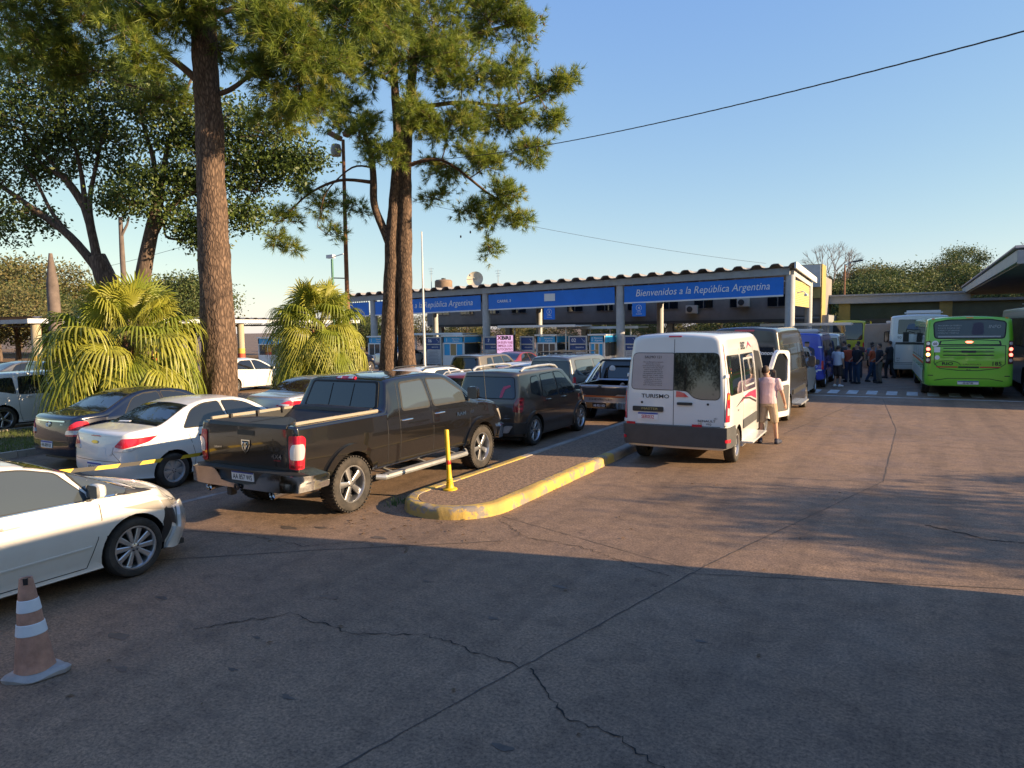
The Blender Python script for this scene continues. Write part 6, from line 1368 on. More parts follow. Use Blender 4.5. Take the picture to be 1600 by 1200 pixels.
for i, (a, b) in enumerate(zip(CX, CX[1:]+(-38.1,))):
    mb = MB(); mb.bar((a+.0, 41.86, cz(a, 5.55)), (b, 41.86, cz(b, 5.55)), .24, .38); mb.build('eaves_beam', STEELG, cn, sm=0); mb = MB(); mb.bar((a, 50.2, cz(a, 5.3)), (b, 50.2, cz(b, 5.3)), .2, .36); mb.build('rear_beam', STEELG, cn, sm=0)
    if i < 4:
        xa, xb = a-.32, (b+.32 if i < 3 else b+.05); y = 41.84; mb = MB(); mb.add([(xa, y, cz(xa, 4.28)), (xb, y, cz(xb, 4.28)), (xb, y, cz(xb, 5.27)), (xa, y, cz(xa, 5.27)), (xa, y+.05, cz(xa, 4.28)), (xb, y+.05, cz(xb, 4.28)), (xb, y+.05, cz(xb, 5.27)), (xa, y+.05, cz(xa, 5.27))], [(1, 0, 3, 2), (4, 5, 6, 7), (0, 1, 5, 4), (2, 3, 7, 6), (1, 2, 6, 5), (3, 0, 4, 7)]); o = mb.build('banner', BANN, cn, sm=0)
        mb = MB(); mb.bar((xa, y-.01, cz(xa, 4.24)), (xb, y-.01, cz(xb, 4.24)), .08, .09); mb.build('banner_edge', WEDGE, o, sm=0)
        for k in range(9):
            x = xa+(xb-xa)*(k+.5)/9; mb = MB(); mb.bar((x, y+.02, cz(x, 5.26)), (x, y+.02, cz(x, 5.37)), .04, .04); mb.build('banner_bracket', STEELG, cn, sm=0)
        def bt(body, xc, z, size, sx=1.0, shear=.22, o=o, y=y, bold=0.):
            V2, F2 = text2d(body, size, shear, 'CENTER', bold, sx); mb = MB(); mb.add([(xc+u, y-.006, cz(xc+u, z)+w) for u, w in V2], F2); mb.build('lettering', WINK, o, sm=0)
        if i == 0: bt('Bienvenidos a la República Argentina', (xa+xb)/2, 4.62, .42, .88)
        if i == 2: bt('Bienvenidos a la República Argentina', (xa+xb)/2+.2, 4.62, .42, .86)
        if i == 1:
            bt('CARRIL 3', -24.2, 4.70, .17, 1.1, 0, bold=.02); mb = MB(); mb.box((-20.75, 41.82, cz(-20.75, 4.86)), (.78, .03, .48)); mb.build('pale_notice', WHITEP, cn, sm=0)
            # numbered hanging signs
def hang(x, num, cap, w, z0, z1):
    mb = MB(); mb.box((x, 41.75, (z0+z1)/2), (w, .04, z1-z0)); o = mb.build('hanging_sign', BANN, cn, sm=0); mb = MB(); n = 20
    for k in range(n): a0, a1 = 2*math.pi*k/n, 2*math.pi*(k+1)/n; c = (x, 41.72, z0+(z1-z0)*.64); mb.tube([(c[0]+.17*math.cos(a0), c[1], c[2]+.17*math.sin(a0)), (c[0]+.17*math.cos(a1), c[1], c[2]+.17*math.sin(a1))], .012, 4)
    for s, z, h in ((num, z0+(z1-z0)*.64-.09, .18), (cap[0], z0+.24, .07), (cap[1], z0+.12, .07)): V2, F2 = text2d(s, h, 0, 'CENTER', .01); mb.add([(x+u, 41.722, z+w_) for u, w_ in V2], F2)
    mb.build('sign_print', WINK, o, sm=0)
hang(-20.75, '3', ('CARRIL', 'vehículos'), .80, cz(-20.75, 3.42), cz(-20.75, 4.2)); hang(-14.65, '4', ('Carril', 'exclusivo'), .86, cz(-14.65, 3.40), cz(-14.65, 4.21))
mb = MB(); V = []; F = []; xs = []; x = -38.2
while x < -5.6: xs.append(x); x += .125
for y, zo in ((41.5, 5.80), (46, 5.72), (50.8, 5.45)):
    for x in xs:
        ph = (x % 1.0); w = min(1, max(0, .5+1.6*math.sin(2*math.pi*ph)*.62)); V.append((x, y, cz(x, zo)+.20*w))
n = len(xs); F = [(j*n+i, j*n+i+1, (j+1)*n+i+1, (j+1)*n+i) for j in range(2) for i in range(n-1)]; V2 = [(a, b, c-.035) for a, b, c in V]; mb.add(V, F); mb.add(V2, [f[::-1] for f in F]); mb.add([V[i] for i in range(n)]+[V2[i] for i in range(n)], [(i, n+i, n+i+1, i+1) for i in range(n-1)]); mb.build('corrugated_roof', CORR, cn, sm=50)
for x in (-8.6, -11.9, -13.3, -17.2, -18.8, -21.6, -24.0, -27.4, -31.0): mb = MB(); mb.box((x, 44.6, cz(x, 6.02)), (1.3, 1.6, .05), 0, Matrix.Rotation(rad(9), 3, 'X')); mb.build('roof_light', CORR, cn, sm=0)
# gable end: white barge board, yellow louvres
mb = MB(); mb.bar((-5.70, 41.5, 5.86), (-5.70, 50.9, 5.5), .10, .34); mb.build('barge_board', WEDGE, cn, sm=0); mb = MB(); mb.bar((-5.95, 42.3, 5.50), (-5.95, 49.8, 5.20), .16, .3); mb.build('gable_beam', CONC, cn, sm=0)
for k in range(14): z = 3.75+k*.105; mb = MB(); mb.bar((-5.98, 42.45, z), (-5.98, 49.75, z), .03, .09); mb.build('louvre_slat', mat('louvre_yellow', (.50, .40, .16), .7), cn, sm=0)
for x in range(-36, -6, 5):
    mb = MB(); mb.bar((x, 42, cz(x, 5.62)), (x, 50, cz(x, 5.4)), .14, .26); mb.build('purlin', STEELG, cn, sm=0)
for y in (41.7,): mb = MB(); mb.tube([(-5.62, y, 4.35), (-5.3, y-.1, 4.42), (-5.15, y-.1, 4.3)], .025, 6); mb.lathe([(0, -.1), (.1, -.08), (.12, 0), (0, .06)], 12, 0, Matrix.Translation((-5.15, y-.1, 4.25))); mb.build('dome_camera', WEDGE, cn)
# office building on piers behind the canopy
ob = thing('office_building', 'raised office building behind the canopy with a yellow end wall', 'building', (0, 0, 0))
mb = MB(); mb.box((-22.2, 56.5, 4.45), (33.2, 7.0, 3.1)); mb.build('upper_storey', DARKW, ob, sm=0); mb = MB(); mb.box((-6.45, 53.9, 5.55), (1.75, 2.4, 2.3)); mb.box((-5.56, 53.9, 4.0), (.08, 2.4, 5.4)); mb.build('end_wall', YWALL, ob, sm=0); mb = MB(); mb.box((-7.0, 52.55, 5.9), (2.8, .12, 1.5)); mb.build('parapet', CONC, ob, sm=0)
mb = MB(); mb.box((-7.5, 58.8, 1.4), (4.0, 2.2, 2.8)); mb.build('stair_block', DARKW, ob, sm=0)
for x in np.arange(-38, -9, 7.2): mb = MB(); mb.box((x, 54, 1.45), (.45, .45, 2.9)); mb.build('pier', CONC, ob, sm=0)
for i, x in enumerate(np.arange(-37, -8, 2.6)):
    mb = MB(); mb.box((x, 52.97, 4.35), (1.5, .06, .95)); o = mb.build('window', mat('window_frame_grey', (.20, .20, .20), .5), ob, sm=0); mb = MB()
    for dx in (-.36, .36): mb.box((x+dx, 52.93, 4.35), (.64, .03, .83))
    mb.build('pane', GLASS, o, sm=0)
mb = MB(); mb.box((-22, 52.9, 2.92), (32.6, .3, .22)); mb.build('floor_edge', mat('dark_slab', (.08, .08, .08), .8), ob, sm=0)
for x, z in ((-10.7, 3.95), (-14.4, 3.55), (-18.6, 3.6)):
    t = thing('air_conditioner', 'white outdoor air conditioner on the dark office wall, %s' % {-10.7: 'nearest the right column', -14.4: 'middle one of three', -18.6: 'leftmost of three'}[x], 'air conditioner', (x, 52.7, z)); mb = MB(); mb.box((0, 0, .3), (.85, .34, .6)); mb.build('casing', mat('ac_white', (.62, .60, .55), .6), t, bevel=.02); mb = MB(); mb.lathe([(.0, 0), (.22, 0), (.22, .02), (.0, .02)], 18, 0, Matrix.Translation((-.12, -.19, .3)) @ Matrix.Rotation(math.pi/2, 4, 'X')); mb.build('fan_grille', GREYTR, t)
    mb = MB(); mb.box((0, .15, -.03), (.8, .5, .05)); mb.build('bracket', STEELG, t)
# dish, tank and aerials on the roof
t = thing('satellite_dish', 'cream satellite dish standing on the canopy roof', 'satellite dish', (-29.2, 46.2, 5.5)); mb = MB(); mb.lathe([(0, 0), (.3, .04), (.6, .16), (.78, .30), (.80, .31), (.6, .19), (0, .03)], 26, 0, Matrix.Translation((0, 0, .80)) @ Matrix.Scale(.8, 4) @ Matrix.Rotation(rad(70), 4, 'X') @ Matrix.Rotation(rad(18), 4, 'Y')); mb.build('reflector', mat('dish_cream', (.55, .48, .36), .7, var=.15, vscale=3), t); mb = MB(); mb.tube([(0, 0, 0), (0, .15, .95)], .05, 8); mb.tube([(0, 0, .95), (0, -.7, 1.15)], .02, 6); mb.box((0, -.75, 1.15), (.12, .12, .12)); mb.build('mount', STEELG, t)
t = thing('water_tank', 'brown drum water tank on the office roof near the pine', 'tank', (-37.6, 54, 6.0)); mb = MB(); mb.lathe([(0, 0), (.75, 0), (.8, .1), (.8, 1.0), (.7, 1.12), (0, 1.2)], 22); mb.build('drum', mat('tank_brown', (.22, .15, .10), .7, var=.2, vscale=3), t); mb = MB(); mb.lathe([(0, 1.2), (.2, 1.2), (.2, 1.28), (0, 1.28)], 14); mb.build('lid', BLK, t)
for x, y, h, l in ((-38.6, 53.5, 2.4, 'left'), (-31.8, 54, 1.9, 'right')):
    t = thing('aerial_mast', 'thin %s aerial mast on the roof behind the canopy' % l, 'aerial', (x, y, 5.9)); mb = MB(); mb.tube([(0, 0, 0), (0, 0, h)], [.04, .015], 6); mb.build('mast', STEELG, t); mb = MB()
    for k in range(3): mb.tube([(-.3+.06*k, 0, h-.15-.22*k), (.3-.06*k, 0, h-.15-.22*k)], .012, 5)
    mb.build('antenna_elements', STEELG, t)

# ------------------------------------------------------------------ booths
NAVYB = mat('navy_board', (.018, .06, .22), .5); CYAN = mat('booth_blue', (.03, .36, .70), .5); BWHITE = mat('booth_white', (.80, .80, .78), .55); GREYB = mat('notice_grey', (.52, .52, .53), .6, var=.1, vscale=3)
def put_text(mb, s, x, y, z, h, m=0, sx=1., align='CENTER', bold=.01): V2, F2 = text2d(s, h, 0, align, bold, sx); mb.add([(x+u, y, z+w) for u, w in V2], F2, m)
def board(x0, x1, y, num, label):
    t = thing('lane_board', label, 'sign', ((x0+x1)/2, y, 0)); w = x1-x0; mb = MB()
    for sx in (-1, 1): mb.box((sx*(w/2-.04), 0, 1.06), (.08, .1, 2.12))
    mb.box((0, 0, 2.08), (w-.16, .1, .08)); mb.box((0, 0, 1.60), (w-.16, .1, .06)); mb.build('frame', mat('board_frame', (.50, .50, .48), .5), t, sm=0)
    mb = MB(); mb.box((0, .01, 1.835), (w-.17, .05, .40)); o = mb.build('lane_panel', NAVYB, t, sm=0); mb = MB()
    if num: put_text(mb, num, -w*.22, -.02, 1.74, .22)
    for a, b in (((.20*w, 1.95), (.38*w, 1.73)), ((.38*w, 1.73), (.38*w, 1.87)), ((.38*w, 1.73), (.26*w, 1.73))): mb.bar((a[0], -.02, a[1]), (b[0], -.02, b[1]), .006, .045, 0, (0, 1, 0))
    mb.build('lane_print', WINK, o, sm=0)
    mb = MB(); mb.box((0, .02, 1.40), (w-.18, .05, .30)); mb.build('rule_heading', NAVYB, t, sm=0); mb = MB(); mb.box((0, .02, .72), (w-.18, .05, 1.02)); o = mb.build('rule_sheet', GREYB, t, sm=0); mb = MB(); put_text(mb, 'REQUISITOS', .1*w, -.012, 1.37, .07)
    for k in range(9): mb.box((0, -.010, 1.13-k*.10), (w*.7*random.uniform(.7, 1), .004, .022), 1)
    mb.build('rule_print', [WINK, mat('grey_print', (.16, .16, .18), .6)], o, sm=0); return t
def booth(x0, x1, y, label, blue=True, top=2.12):
    t = thing('control_booth', label, 'booth', ((x0+x1)/2, y, 0)); w = x1-x0; d = 2.2
    mb = MB()
    for sx in (-1, 1):
        for yy in (0, d): mb.box((sx*(w/2-.05), yy, top/2), (.10, .10, top))
    mb.box((0, 0, .42), (w-.2, .07, .84)); mb.box((w/2-.06, d/2, .42), (.06, d-.1, .84)); mb.box((-w/2+.06, d/2, .42), (.06, d-.1, .84)); mb.box((0, 0, 1.66), (w-.2, .1, .08)); mb.build('frame', BWHITE, t, sm=0)
    mb = MB(); mb.box((0, d/2, top+.05), (w+.14, d+.24, .09)); mb.build('roof', BWHITE, t, sm=0)
    mb = MB(); mb.box((0, -.02, 1.90), (w-.02, .06, .40)); mb.box((w/2+.01, d/2, 1.90), (.05, d-.06, .40)); o = mb.build('header', CYAN, t, sm=0); mb = MB(); put_text(mb, 'Migraciones', .12*w, -.056, 1.93, .10, 0, .9); put_text(mb, 'Argentina', .12*w, -.056, 1.78, .10, 0, .9); mb.box((-.30*w, -.054, 1.90), (.03, .006, .24)); mb.build('header_print', WINK, o, sm=0)
    for k in range(3):
        xx = -w/2+.1+(w-.2)*(k+.5)/3; mb = MB(); mb.box((xx, .0, 1.23), ((w-.2)/3-.05, .04, .78)); mb.build('pane', CYAN if (blue and k != 1) else (mat('ochre_curtain', (.36, .26, .12), .7) if blue else GLASS_B), t, sm=0)  # middle pane of the blue booths is flat ochre
    for k in range(4): xx = -w/2+.1+(w-.2)*k/3; mb = MB(); mb.box((xx, -.01, 1.23), (.05, .08, .80)); mb.build('mullion', BWHITE, t, sm=0)
    for sx in (-1, 1): mb = MB(); mb.box((sx*(w/2-.05), d/2, 1.26), (.03, d-.14, .78)); mb.build('side_pane', GLASS_B, t, sm=0)
    return t
board(-29.75, -28.42, 40.4, '06', 'navy lane board 06 with arrow beside the white pole'); booth(-28.35, -26.6, 40.5, 'white booth with bright blue panes right of board 06')
board(-25.1, -23.72, 40.6, '7', 'navy lane board behind the column left of the advertisement'); board(-22.15, -21.14, 40.3, '', 'navy arrow board right of the pink advertisement'); booth(-21.08, -19.62, 40.5, 'white booth with plain panes under the thin white roof', False)
board(-18.75, -17.5, 40.4, '02', 'navy lane board 02 with arrow'); booth(-17.4, -16.38, 40.5, 'narrow white booth with blue panes right of board 02'); board(-15.1, -14.3, 40.4, '', 'navy arrow board between the column and the white minibus')
booth(-34.6, -32.9, 40.0, 'white booth seen between the far palm and the pine', False); booth(-44.5, -41.5, 38.6, 'wide white booth behind the side-on white hatchback', False)
ad = thing('advertising_panel', 'upright pink tyre advertisement panel between the booths', 'advertisement', (-22.95, 39.8, 0)); mb = MB(); mb.box((0, 0, 1.12), (1.38, .16, 2.24)); mb.build('cabinet', BLK, ad, sm=0); mb = MB(); mb.box((0, -.085, 1.18), (1.20, .02, 2.02)); fc = mb.build('poster', mat('poster_pink', (.70, .40, .60), .4, emit=.45), ad, sm=0)
mb = MB(); put_text(mb, 'X', -.40, -.10, 1.92, .22, 1, 1.3, bold=.05); put_text(mb, 'BRI', .10, -.10, 1.92, .22, 0, 1.6, bold=.05)
for k, s in enumerate(('UN BUEN VIAJE', 'EMPIEZA CON', 'AUTOCENTRO')): put_text(mb, s, 0, -.10, 1.66-k*.22, .15, 2, .78, bold=.02)
mb.build('poster_lettering', [INK, mat('ad_red', (.55, .01, .04), .4), mat('ad_magenta', (.60, .03, .16), .4)], fc, sm=0)
for x, R in ((-.18, .36), (.25, .34)): mb = MB(); mb.lathe([(.16, 0), (.2, .008), (R-.05, .010), (R, .004), (R, 0)], 26, 0, Matrix.Translation((x, -.096, .62)) @ Matrix.Rotation(math.pi/2, 4, 'X') @ Matrix.Scale(.8, 4, (1, 0, 0))); mb.build('printed_tyre', mat('tyre_print', (.05, .04, .10), .4), fc)
def thin_roof(x0, x1, y, z, label, d=2.6, posts=3):
    t = thing('booth_shelter', label, 'shelter', ((x0+x1)/2, y, 0)); w = x1-x0; mb = MB(); mb.box((0, d/2, z), (w, d, .10)); mb.box((0, -.02, z), (w+.04, .06, .16)); mb.build('roof', WEDGE, t, bevel=.02)
    for k in range(posts): x = -w/2+w*(k+.5)/posts; mb = MB(); mb.tube([(x, .6, 0), (x, .6, z-.05)], .05, 8); mb.build('post', BWHITE, t)
thin_roof(-23.75, -18.2, 40.2, 2.74, 'thin white shelter roof above the advertisement'); thin_roof(-20.6, -15.0, 42.6, 2.60, 'thin grey shelter roof above board 02', 2.0, 4); thin_roof(-8.3, -3.2, 46.0, 2.62, 'thin shelter roof beyond the dark minibus', 1.6, 2); thin_roof(-33.0, -27.6, 41.8, 2.30, 'thin shelter roof left of the white pole', 2.0, 3)

# ------------------------------------------------------------------ right-hand canopies
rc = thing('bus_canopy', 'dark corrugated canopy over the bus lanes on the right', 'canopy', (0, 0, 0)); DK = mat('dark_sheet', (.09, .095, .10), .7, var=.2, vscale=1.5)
mb = MB(); V = []; ys_ = list(np.arange(29.6, 62, .18))
for x in (2.92, 8, 22):
    for k, y in enumerate(ys_): V.append((x, y, 5.12+(x-2.9)*.015+(.10 if k % 2 else 0)))
n = len(ys_); F = [(j*n+i, j*n+i+1, (j+1)*n+i+1, (j+1)*n+i) for j in range(2) for i in range(n-1)]; mb.add(V, F); mb.add([(a, b, c-.03) for a, b, c in V], [f[::-1] for f in F]); mb.build('corrugated_roof', mat('grey_sheet', (.24, .24, .24), .7, var=.2, vscale=2), rc, sm=0)
mb = MB(); mb.box((3.05, 45.8, 4.86), (.12, 32.2, .40)); mb.build('edge_beam', STEELG, rc, sm=0); mb = MB(); mb.box((12.5, 29.7, 4.82), (19, .16, .46)); mb.build('end_beam', STEELG, rc, sm=0)
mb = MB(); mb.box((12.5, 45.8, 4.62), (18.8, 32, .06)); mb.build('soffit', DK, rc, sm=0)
for x in (7.2, 14, 21): 
    for y in (32, 44, 56): mb = MB(); mb.box((x, y, 2.3), (.4, .4, 4.6)); mb.build('column', CONC, rc, sm=0)
tw_ = thing('added_shade_wall', 'wall block added under the bus canopy on the right to keep it dark', 'building', (0, 0, 0)); mb = MB(); mb.box((13.5, 46.5, 2.28), (9.0, 31, 4.56)); mb.build('wall', DARKW, tw_, sm=0)  # block added to shut out the low sun and darken the canopy
for y in np.arange(33, 60, 3.6):
    mb = MB(); mb.box((8.97, y, 2.2), (.06, 2.2, 1.5)); o = mb.build('window', GREYTR, tw_, sm=0); mb = MB(); mb.box((8.93, y, 2.2), (.03, 2.0, 1.3)); mb.build('pane', GLASS, o, sm=0)
tw_ = thing('dark_backdrop', 'added dark shed closing the view behind the linking canopy', 'backdrop', (0, 0, 0)); mb = MB(); mb.box((3.5, 69.5, 2.15), (17, 4, 4.3)); mb.build('wall', mat('shaded_wood_green', (.05, .065, .045), .85, var=.25, vscale=.8), tw_, sm=0); mb = MB(); mb.box((3.5, 69.5, 4.4), (17.6, 4.8, .2)); mb.build('roof', DK, tw_, sm=0)  # dark green block added in place of shaded vegetation
for x in (-2.5, 2.5, 7.5): mb = MB(); mb.box((x, 67.46, 1.5), (3.0, .08, 3.0)); mb.build('backdrop_door', GREYTR, tw_, sm=0)
bc = thing('linking_canopy', 'low flat canopy crossing the road behind the buses', 'canopy', (0, 0, 0)); mb = MB(); mb.box((-1.6, 61.2, 4.62), (10.6, 6.0, .12)); mb.build('roof', DK, bc, sm=0); mb = MB(); mb.box((-1.9, 58.1, 4.42), (10.4, .16, .62)); mb.box((-1.9, 58.0, 4.70), (10.6, .2, .12)); mb.build('fascia', STEELG, bc, sm=0)
for x in (-4.55, 1.9): mb = MB(); mb.box((x, 58.6, 2.1), (.75, .7, 4.1)); mb.build('column', mat('mustard_column', (.26, .21, .07), .8, var=.15, vscale=2), bc, sm=0)
for x in (-7.6,): mb = MB(); mb.tube([(x, 59, 0), (x, 59, 4.2)], .2, 12); mb.build('round_column', CONC, bc)
# left-hand canopy
lc = thing('side_canopy', 'low roofed shelter at the far left behind the palms', 'canopy', (0, 0, 0)); mb = MB(); V = []; ys_ = list(np.arange(27.2, 62, .25))
for x in (-54.8, -66):
    for k, y in enumerate(ys_): V.append((x, y, 3.86+(.12 if k % 4 < 2 else 0)))
n = len(ys_); mb.add(V, [(i+1, i, n+i, n+i+1) for i in range(n-1)]); mb.add([(a, b, c-.03) for a, b, c in V], [(i, i+1, n+i+1, n+i) for i in range(n-1)]); mb.build('corrugated_roof', CORR, lc, sm=0)
mb = MB(); mb.box((-54.9, 44.6, 3.64), (.14, 34.8, .34)); mb.build('edge_beam', mat('pale_steel', (.46, .49, .54), .5), lc, sm=0); mb = MB(); mb.box((-60, 27.3, 3.62), (10, .14, .3)); mb.build('end_beam', STEELG, lc, sm=0)
for y in (28.0, 37, 46, 55):
    mb = MB(); mb.tube([(-55.4, y, .0), (-55.4, y, 3.5)], .32, 12); o = mb.build('column', mat('buff_column', (.40, .34, .24), .8), lc); mb = MB(); mb.lathe([(.325, 0), (.33, .0), (.33, .62), (.325, .62)], 14, 0, Matrix.Translation((-55.4, y, 0))); mb.build('red_base', mat('red_base_paint', (.45, .08, .04), .7), lc); mb = MB(); mb.lathe([(.322, .62), (.327, .62), (.327, 1.1), (.322, 1.1)], 14, 0, Matrix.Translation((-55.4, y, 0))); mb.build('yellow_base', mat('yellow_base_paint', (.60, .42, .08), .7), lc)
for y in np.arange(29, 60, 2.2):
    mb = MB()
    for a, b in (((-65, 3.3), (-55.6, 3.3)), ((-65, 3.75), (-55.6, 3.75))): mb.bar((a[0], y, a[1]), (b[0], y, b[1]), .06, .08)
    for k in range(8): x = -65+k*1.17; mb.bar((x, y, 3.3), (x+1.1, y, 3.75) if k % 2 else (x+1.1, y, 3.74), .04, .04)
    mb.build('roof_truss', mat('dark_steel', (.05, .05, .05), .6), lc, sm=0)

# ------------------------------------------------------------------ poles and cables
RUST = mat('rusty_steel', (.24, .11, .06), .8, var=.35, vscale=4); POLEW = mat('pole_white', (.62, .62, .60), .5)
t = thing('floodlight_pole', 'tall rusty pole with boxes at its top between the pines', 'pole', (-22.9, 25.1, 0)); mb = MB(); mb.tube([(0, 0, 0), (0, 0, 6), (0.05, 0, 11.3)], [.11, .10, .075], 10); mb.build('shaft', RUST, t)
for dx, dz, rz in ((-.45, .25, .5), (.5, .3, -.3)): mb = MB(); mb.box((dx, 0, 11.3+dz), (.75, .3, .22), 0, Matrix.Rotation(rz, 3, 'Y')); mb.build('floodlight_box', RUST, t, bevel=.02)
mb = MB(); mb.lathe([(0, 0), (.22, .05), (.26, .3), (.2, .55), (0, .62)], 12, 0, Matrix.Translation((-.3, -.1, 10.55))); mb.build('pale_housing', mat('housing_grey', (.45, .42, .40), .6), t); mb = MB(); mb.bar((0, 0, 5.05), (-.8, 0, 5.1), .05, .05); mb.build('side_arm', BLK, t, sm=0)
t = thing('slim_pole', 'slim white pole rising in front of the booths', 'pole', (-25.0, 33.8, 0)); mb = MB(); mb.tube([(0, 0, 0), (0, 0, 3.5), (0, 0, 8.3)], [.085, .07, .035], 10); mb.build('shaft', POLEW, t); mb = MB(); mb.lathe([(.0, 0), (.2, 0), (.2, .03), (0, .05)], 12); mb.build('base_plate', STEELG, t)
t = thing('camera_post', 'green post carrying a small camera beside the rusty pole', 'post', (-30.3, 32.0, 0)); mb = MB(); mb.tube([(0, 0, 0), (0, 0, 6.9)], [.09, .07], 8); mb.build('post', mat('post_green', (.03, .17, .12), .5), t); mb = MB(); mb.box((-.1, 0, 7.05), (.5, .25, .2)); mb.tube([(.0, 0, 7.0), (.9, 0, 7.15)], .03, 6); mb.build('camera', WEDGE, t)
t = thing('street_lamp', 'street lamp rising above the linking canopy', 'lamp', (-5.1, 65, 0)); mb = MB(); mb.tube([(0, 0, 0), (0, 0, 7.5)], [.10, .06], 8); mb.build('shaft', RUST, t); mb = MB(); mb.tube([(0, 0, 7.4), (.3, 0, 7.6), (.7, 0, 7.7)], .04, 6); mb.build('arm', STEELG, t); mb = MB(); mb.box((.95, 0, 7.72), (.8, .28, .13), 0, Matrix.Rotation(-.12, 3, 'Y')); mb.build('lamp_head', GREYTR, t, bevel=.03)
def cable(label, a, b, sag, r, n=40, twist=False):
    A_, B_ = Vector(a), Vector(b); P = [A_+(B_-A_)*i/n+Vector((0, 0, -sag*4*(i/n)*(1-i/n))) for i in range(n+1)]; mb = MB()
    if twist:
        n2 = n*8
        for ph in (0, math.pi): Q = []; 
        for ph in (0, 2.09, 4.19):
            Q = []
            for i in range(n2+1): f = i/n2; q = A_+(B_-A_)*f+Vector((0, 0, -sag*4*f*(1-f))); an = ph+f*(B_-A_).length*5; Q.append(q+Vector((0, math.cos(an)*r*.8, math.sin(an)*r*.8)))
            mb.tube(Q, r*.75, 5)
    else: mb.tube(P, r, 5)
    tag(mb.build('overhead_cable', mat('cable_black', (.02, .02, .022), .6), None), label, 'cable')
cable('thick twisted overhead cable crossing the sky on the right', (2.6, 12.2, 6.75), (-19.3, 25.6, 10.0), .42, .009, 60, True)
cable('thin wire running from the second pine to the canopy roof', (-19.5, 24.5, 8.3), (-7.4, 42.5, 6.1), .25, .008); cable('pale thin wire between the trees on the left', (-23, 25.1, 10.2), (-44, 18, 14.0), .3, .010); cable('thin dark wire low on the left behind the trunks', (-60, 30, 6.8), (-22.9, 25.1, 8.9), .5, .012)

# ------------------------------------------------------------------ trees
RV = Vector((math.cos(YAW), math.sin(YAW), 0)); DV = Vector((-math.sin(YAW), math.cos(YAW), 0))
def bark_mat(name, dark, light, scale=7., stretch=.3, bump=.8, edge=.16):
    m = bpy.data.materials.new(name); m.use_nodes = True; t = m.node_tree; p = t.nodes['Principled BSDF']; L = t.links.new; tc = t.nodes.new('ShaderNodeTexCoord'); mp = t.nodes.new('ShaderNodeMapping'); mp.inputs['Scale'].default_value = (1, 1, stretch); L(tc.outputs['Object'], mp.inputs[0])
    nz = t.nodes.new('ShaderNodeTexNoise'); nz.inputs['Scale'].default_value = 3; L(mp.outputs[0], nz.inputs['Vector']); ad_ = t.nodes.new('ShaderNodeMix'); ad_.data_type = 'VECTOR'; ad_.inputs[0].default_value = .12; L(mp.outputs[0], ad_.inputs[4]); L(nz.outputs['Color'], ad_.inputs[5])
    v = t.nodes.new('ShaderNodeTexVoronoi'); v.feature = 'DISTANCE_TO_EDGE'; v.inputs['Scale'].default_value = scale; L(ad_.outputs[1], v.inputs['Vector'])
    r = t.nodes.new('ShaderNodeValToRGB'); r.color_ramp.elements[0].position = .0; r.color_ramp.elements[0].color = (*dark, 1); r.color_ramp.elements[1].position = edge; r.color_ramp.elements[1].color = (*light, 1); L(v.outputs['Distance'], r.inputs[0])
    n2 = t.nodes.new('ShaderNodeTexNoise'); n2.inputs['Scale'].default_value = 14; n2.inputs['Detail'].default_value = 8; L(mp.outputs[0], n2.inputs['Vector']); r2_ = t.nodes.new('ShaderNodeValToRGB'); r2_.color_ramp.elements[0].color = (.55, .5, .48, 1); r2_.color_ramp.elements[0].position = .3; r2_.color_ramp.elements[1].color = (1.25, 1.2, 1.15, 1); r2_.color_ramp.elements[1].position = .7; L(n2.outputs[0], r2_.inputs[0])
    mx = t.nodes.new('ShaderNodeMix'); mx.data_type = 'RGBA'; mx.blend_type = 'MULTIPLY'; mx.inputs[0].default_value = 1; L(r.outputs[0], mx.inputs[6]); L(r2_.outputs[0], mx.inputs[7]); L(mx.outputs[2], p.inputs['Base Color']); p.inputs['Roughness'].default_value = .9
    b = t.nodes.new('ShaderNodeBump'); b.inputs['Strength'].default_value = bump; b.inputs['Distance'].default_value = .06; mh = t.nodes.new('ShaderNodeMath'); mh.operation = 'MINIMUM'; mh.inputs[1].default_value = .2; L(v.outputs['Distance'], mh.inputs[0]); mh2 = t.nodes.new('ShaderNodeMath'); mh2.operation = 'MULTIPLY_ADD'; mh2.inputs[1].default_value = .25; L(n2.outputs[0], mh2.inputs[0]); L(mh.outputs[0], mh2.inputs[2]); L(mh2.outputs[0], b.inputs['Height']); L(b.outputs[0], p.inputs['Normal']); return m
PBARK = bark_mat('pine_bark', (.060, .038, .027), (.185, .125, .088), 17, .30, 1., .30); PTWIG = mat('pine_twig', (.11, .065, .04), .9, var=.3, vscale=5); BBARK = bark_mat('smooth_bark', (.08, .058, .046), (.16, .118, .09), 14, .2, .35, .3)
NEED = [mat('needle_%d' % i, c, .55, transl=.45) for i, c in enumerate([(.17, .23, .032), (.24, .29, .04), (.11, .165, .03), (.32, .32, .06)])]
LEAFM = [mat('leaf_%d' % i, c, .5, transl=.35) for i, c in enumerate([(.055, .09, .02), (.085, .13, .025), (.14, .19, .035)])]
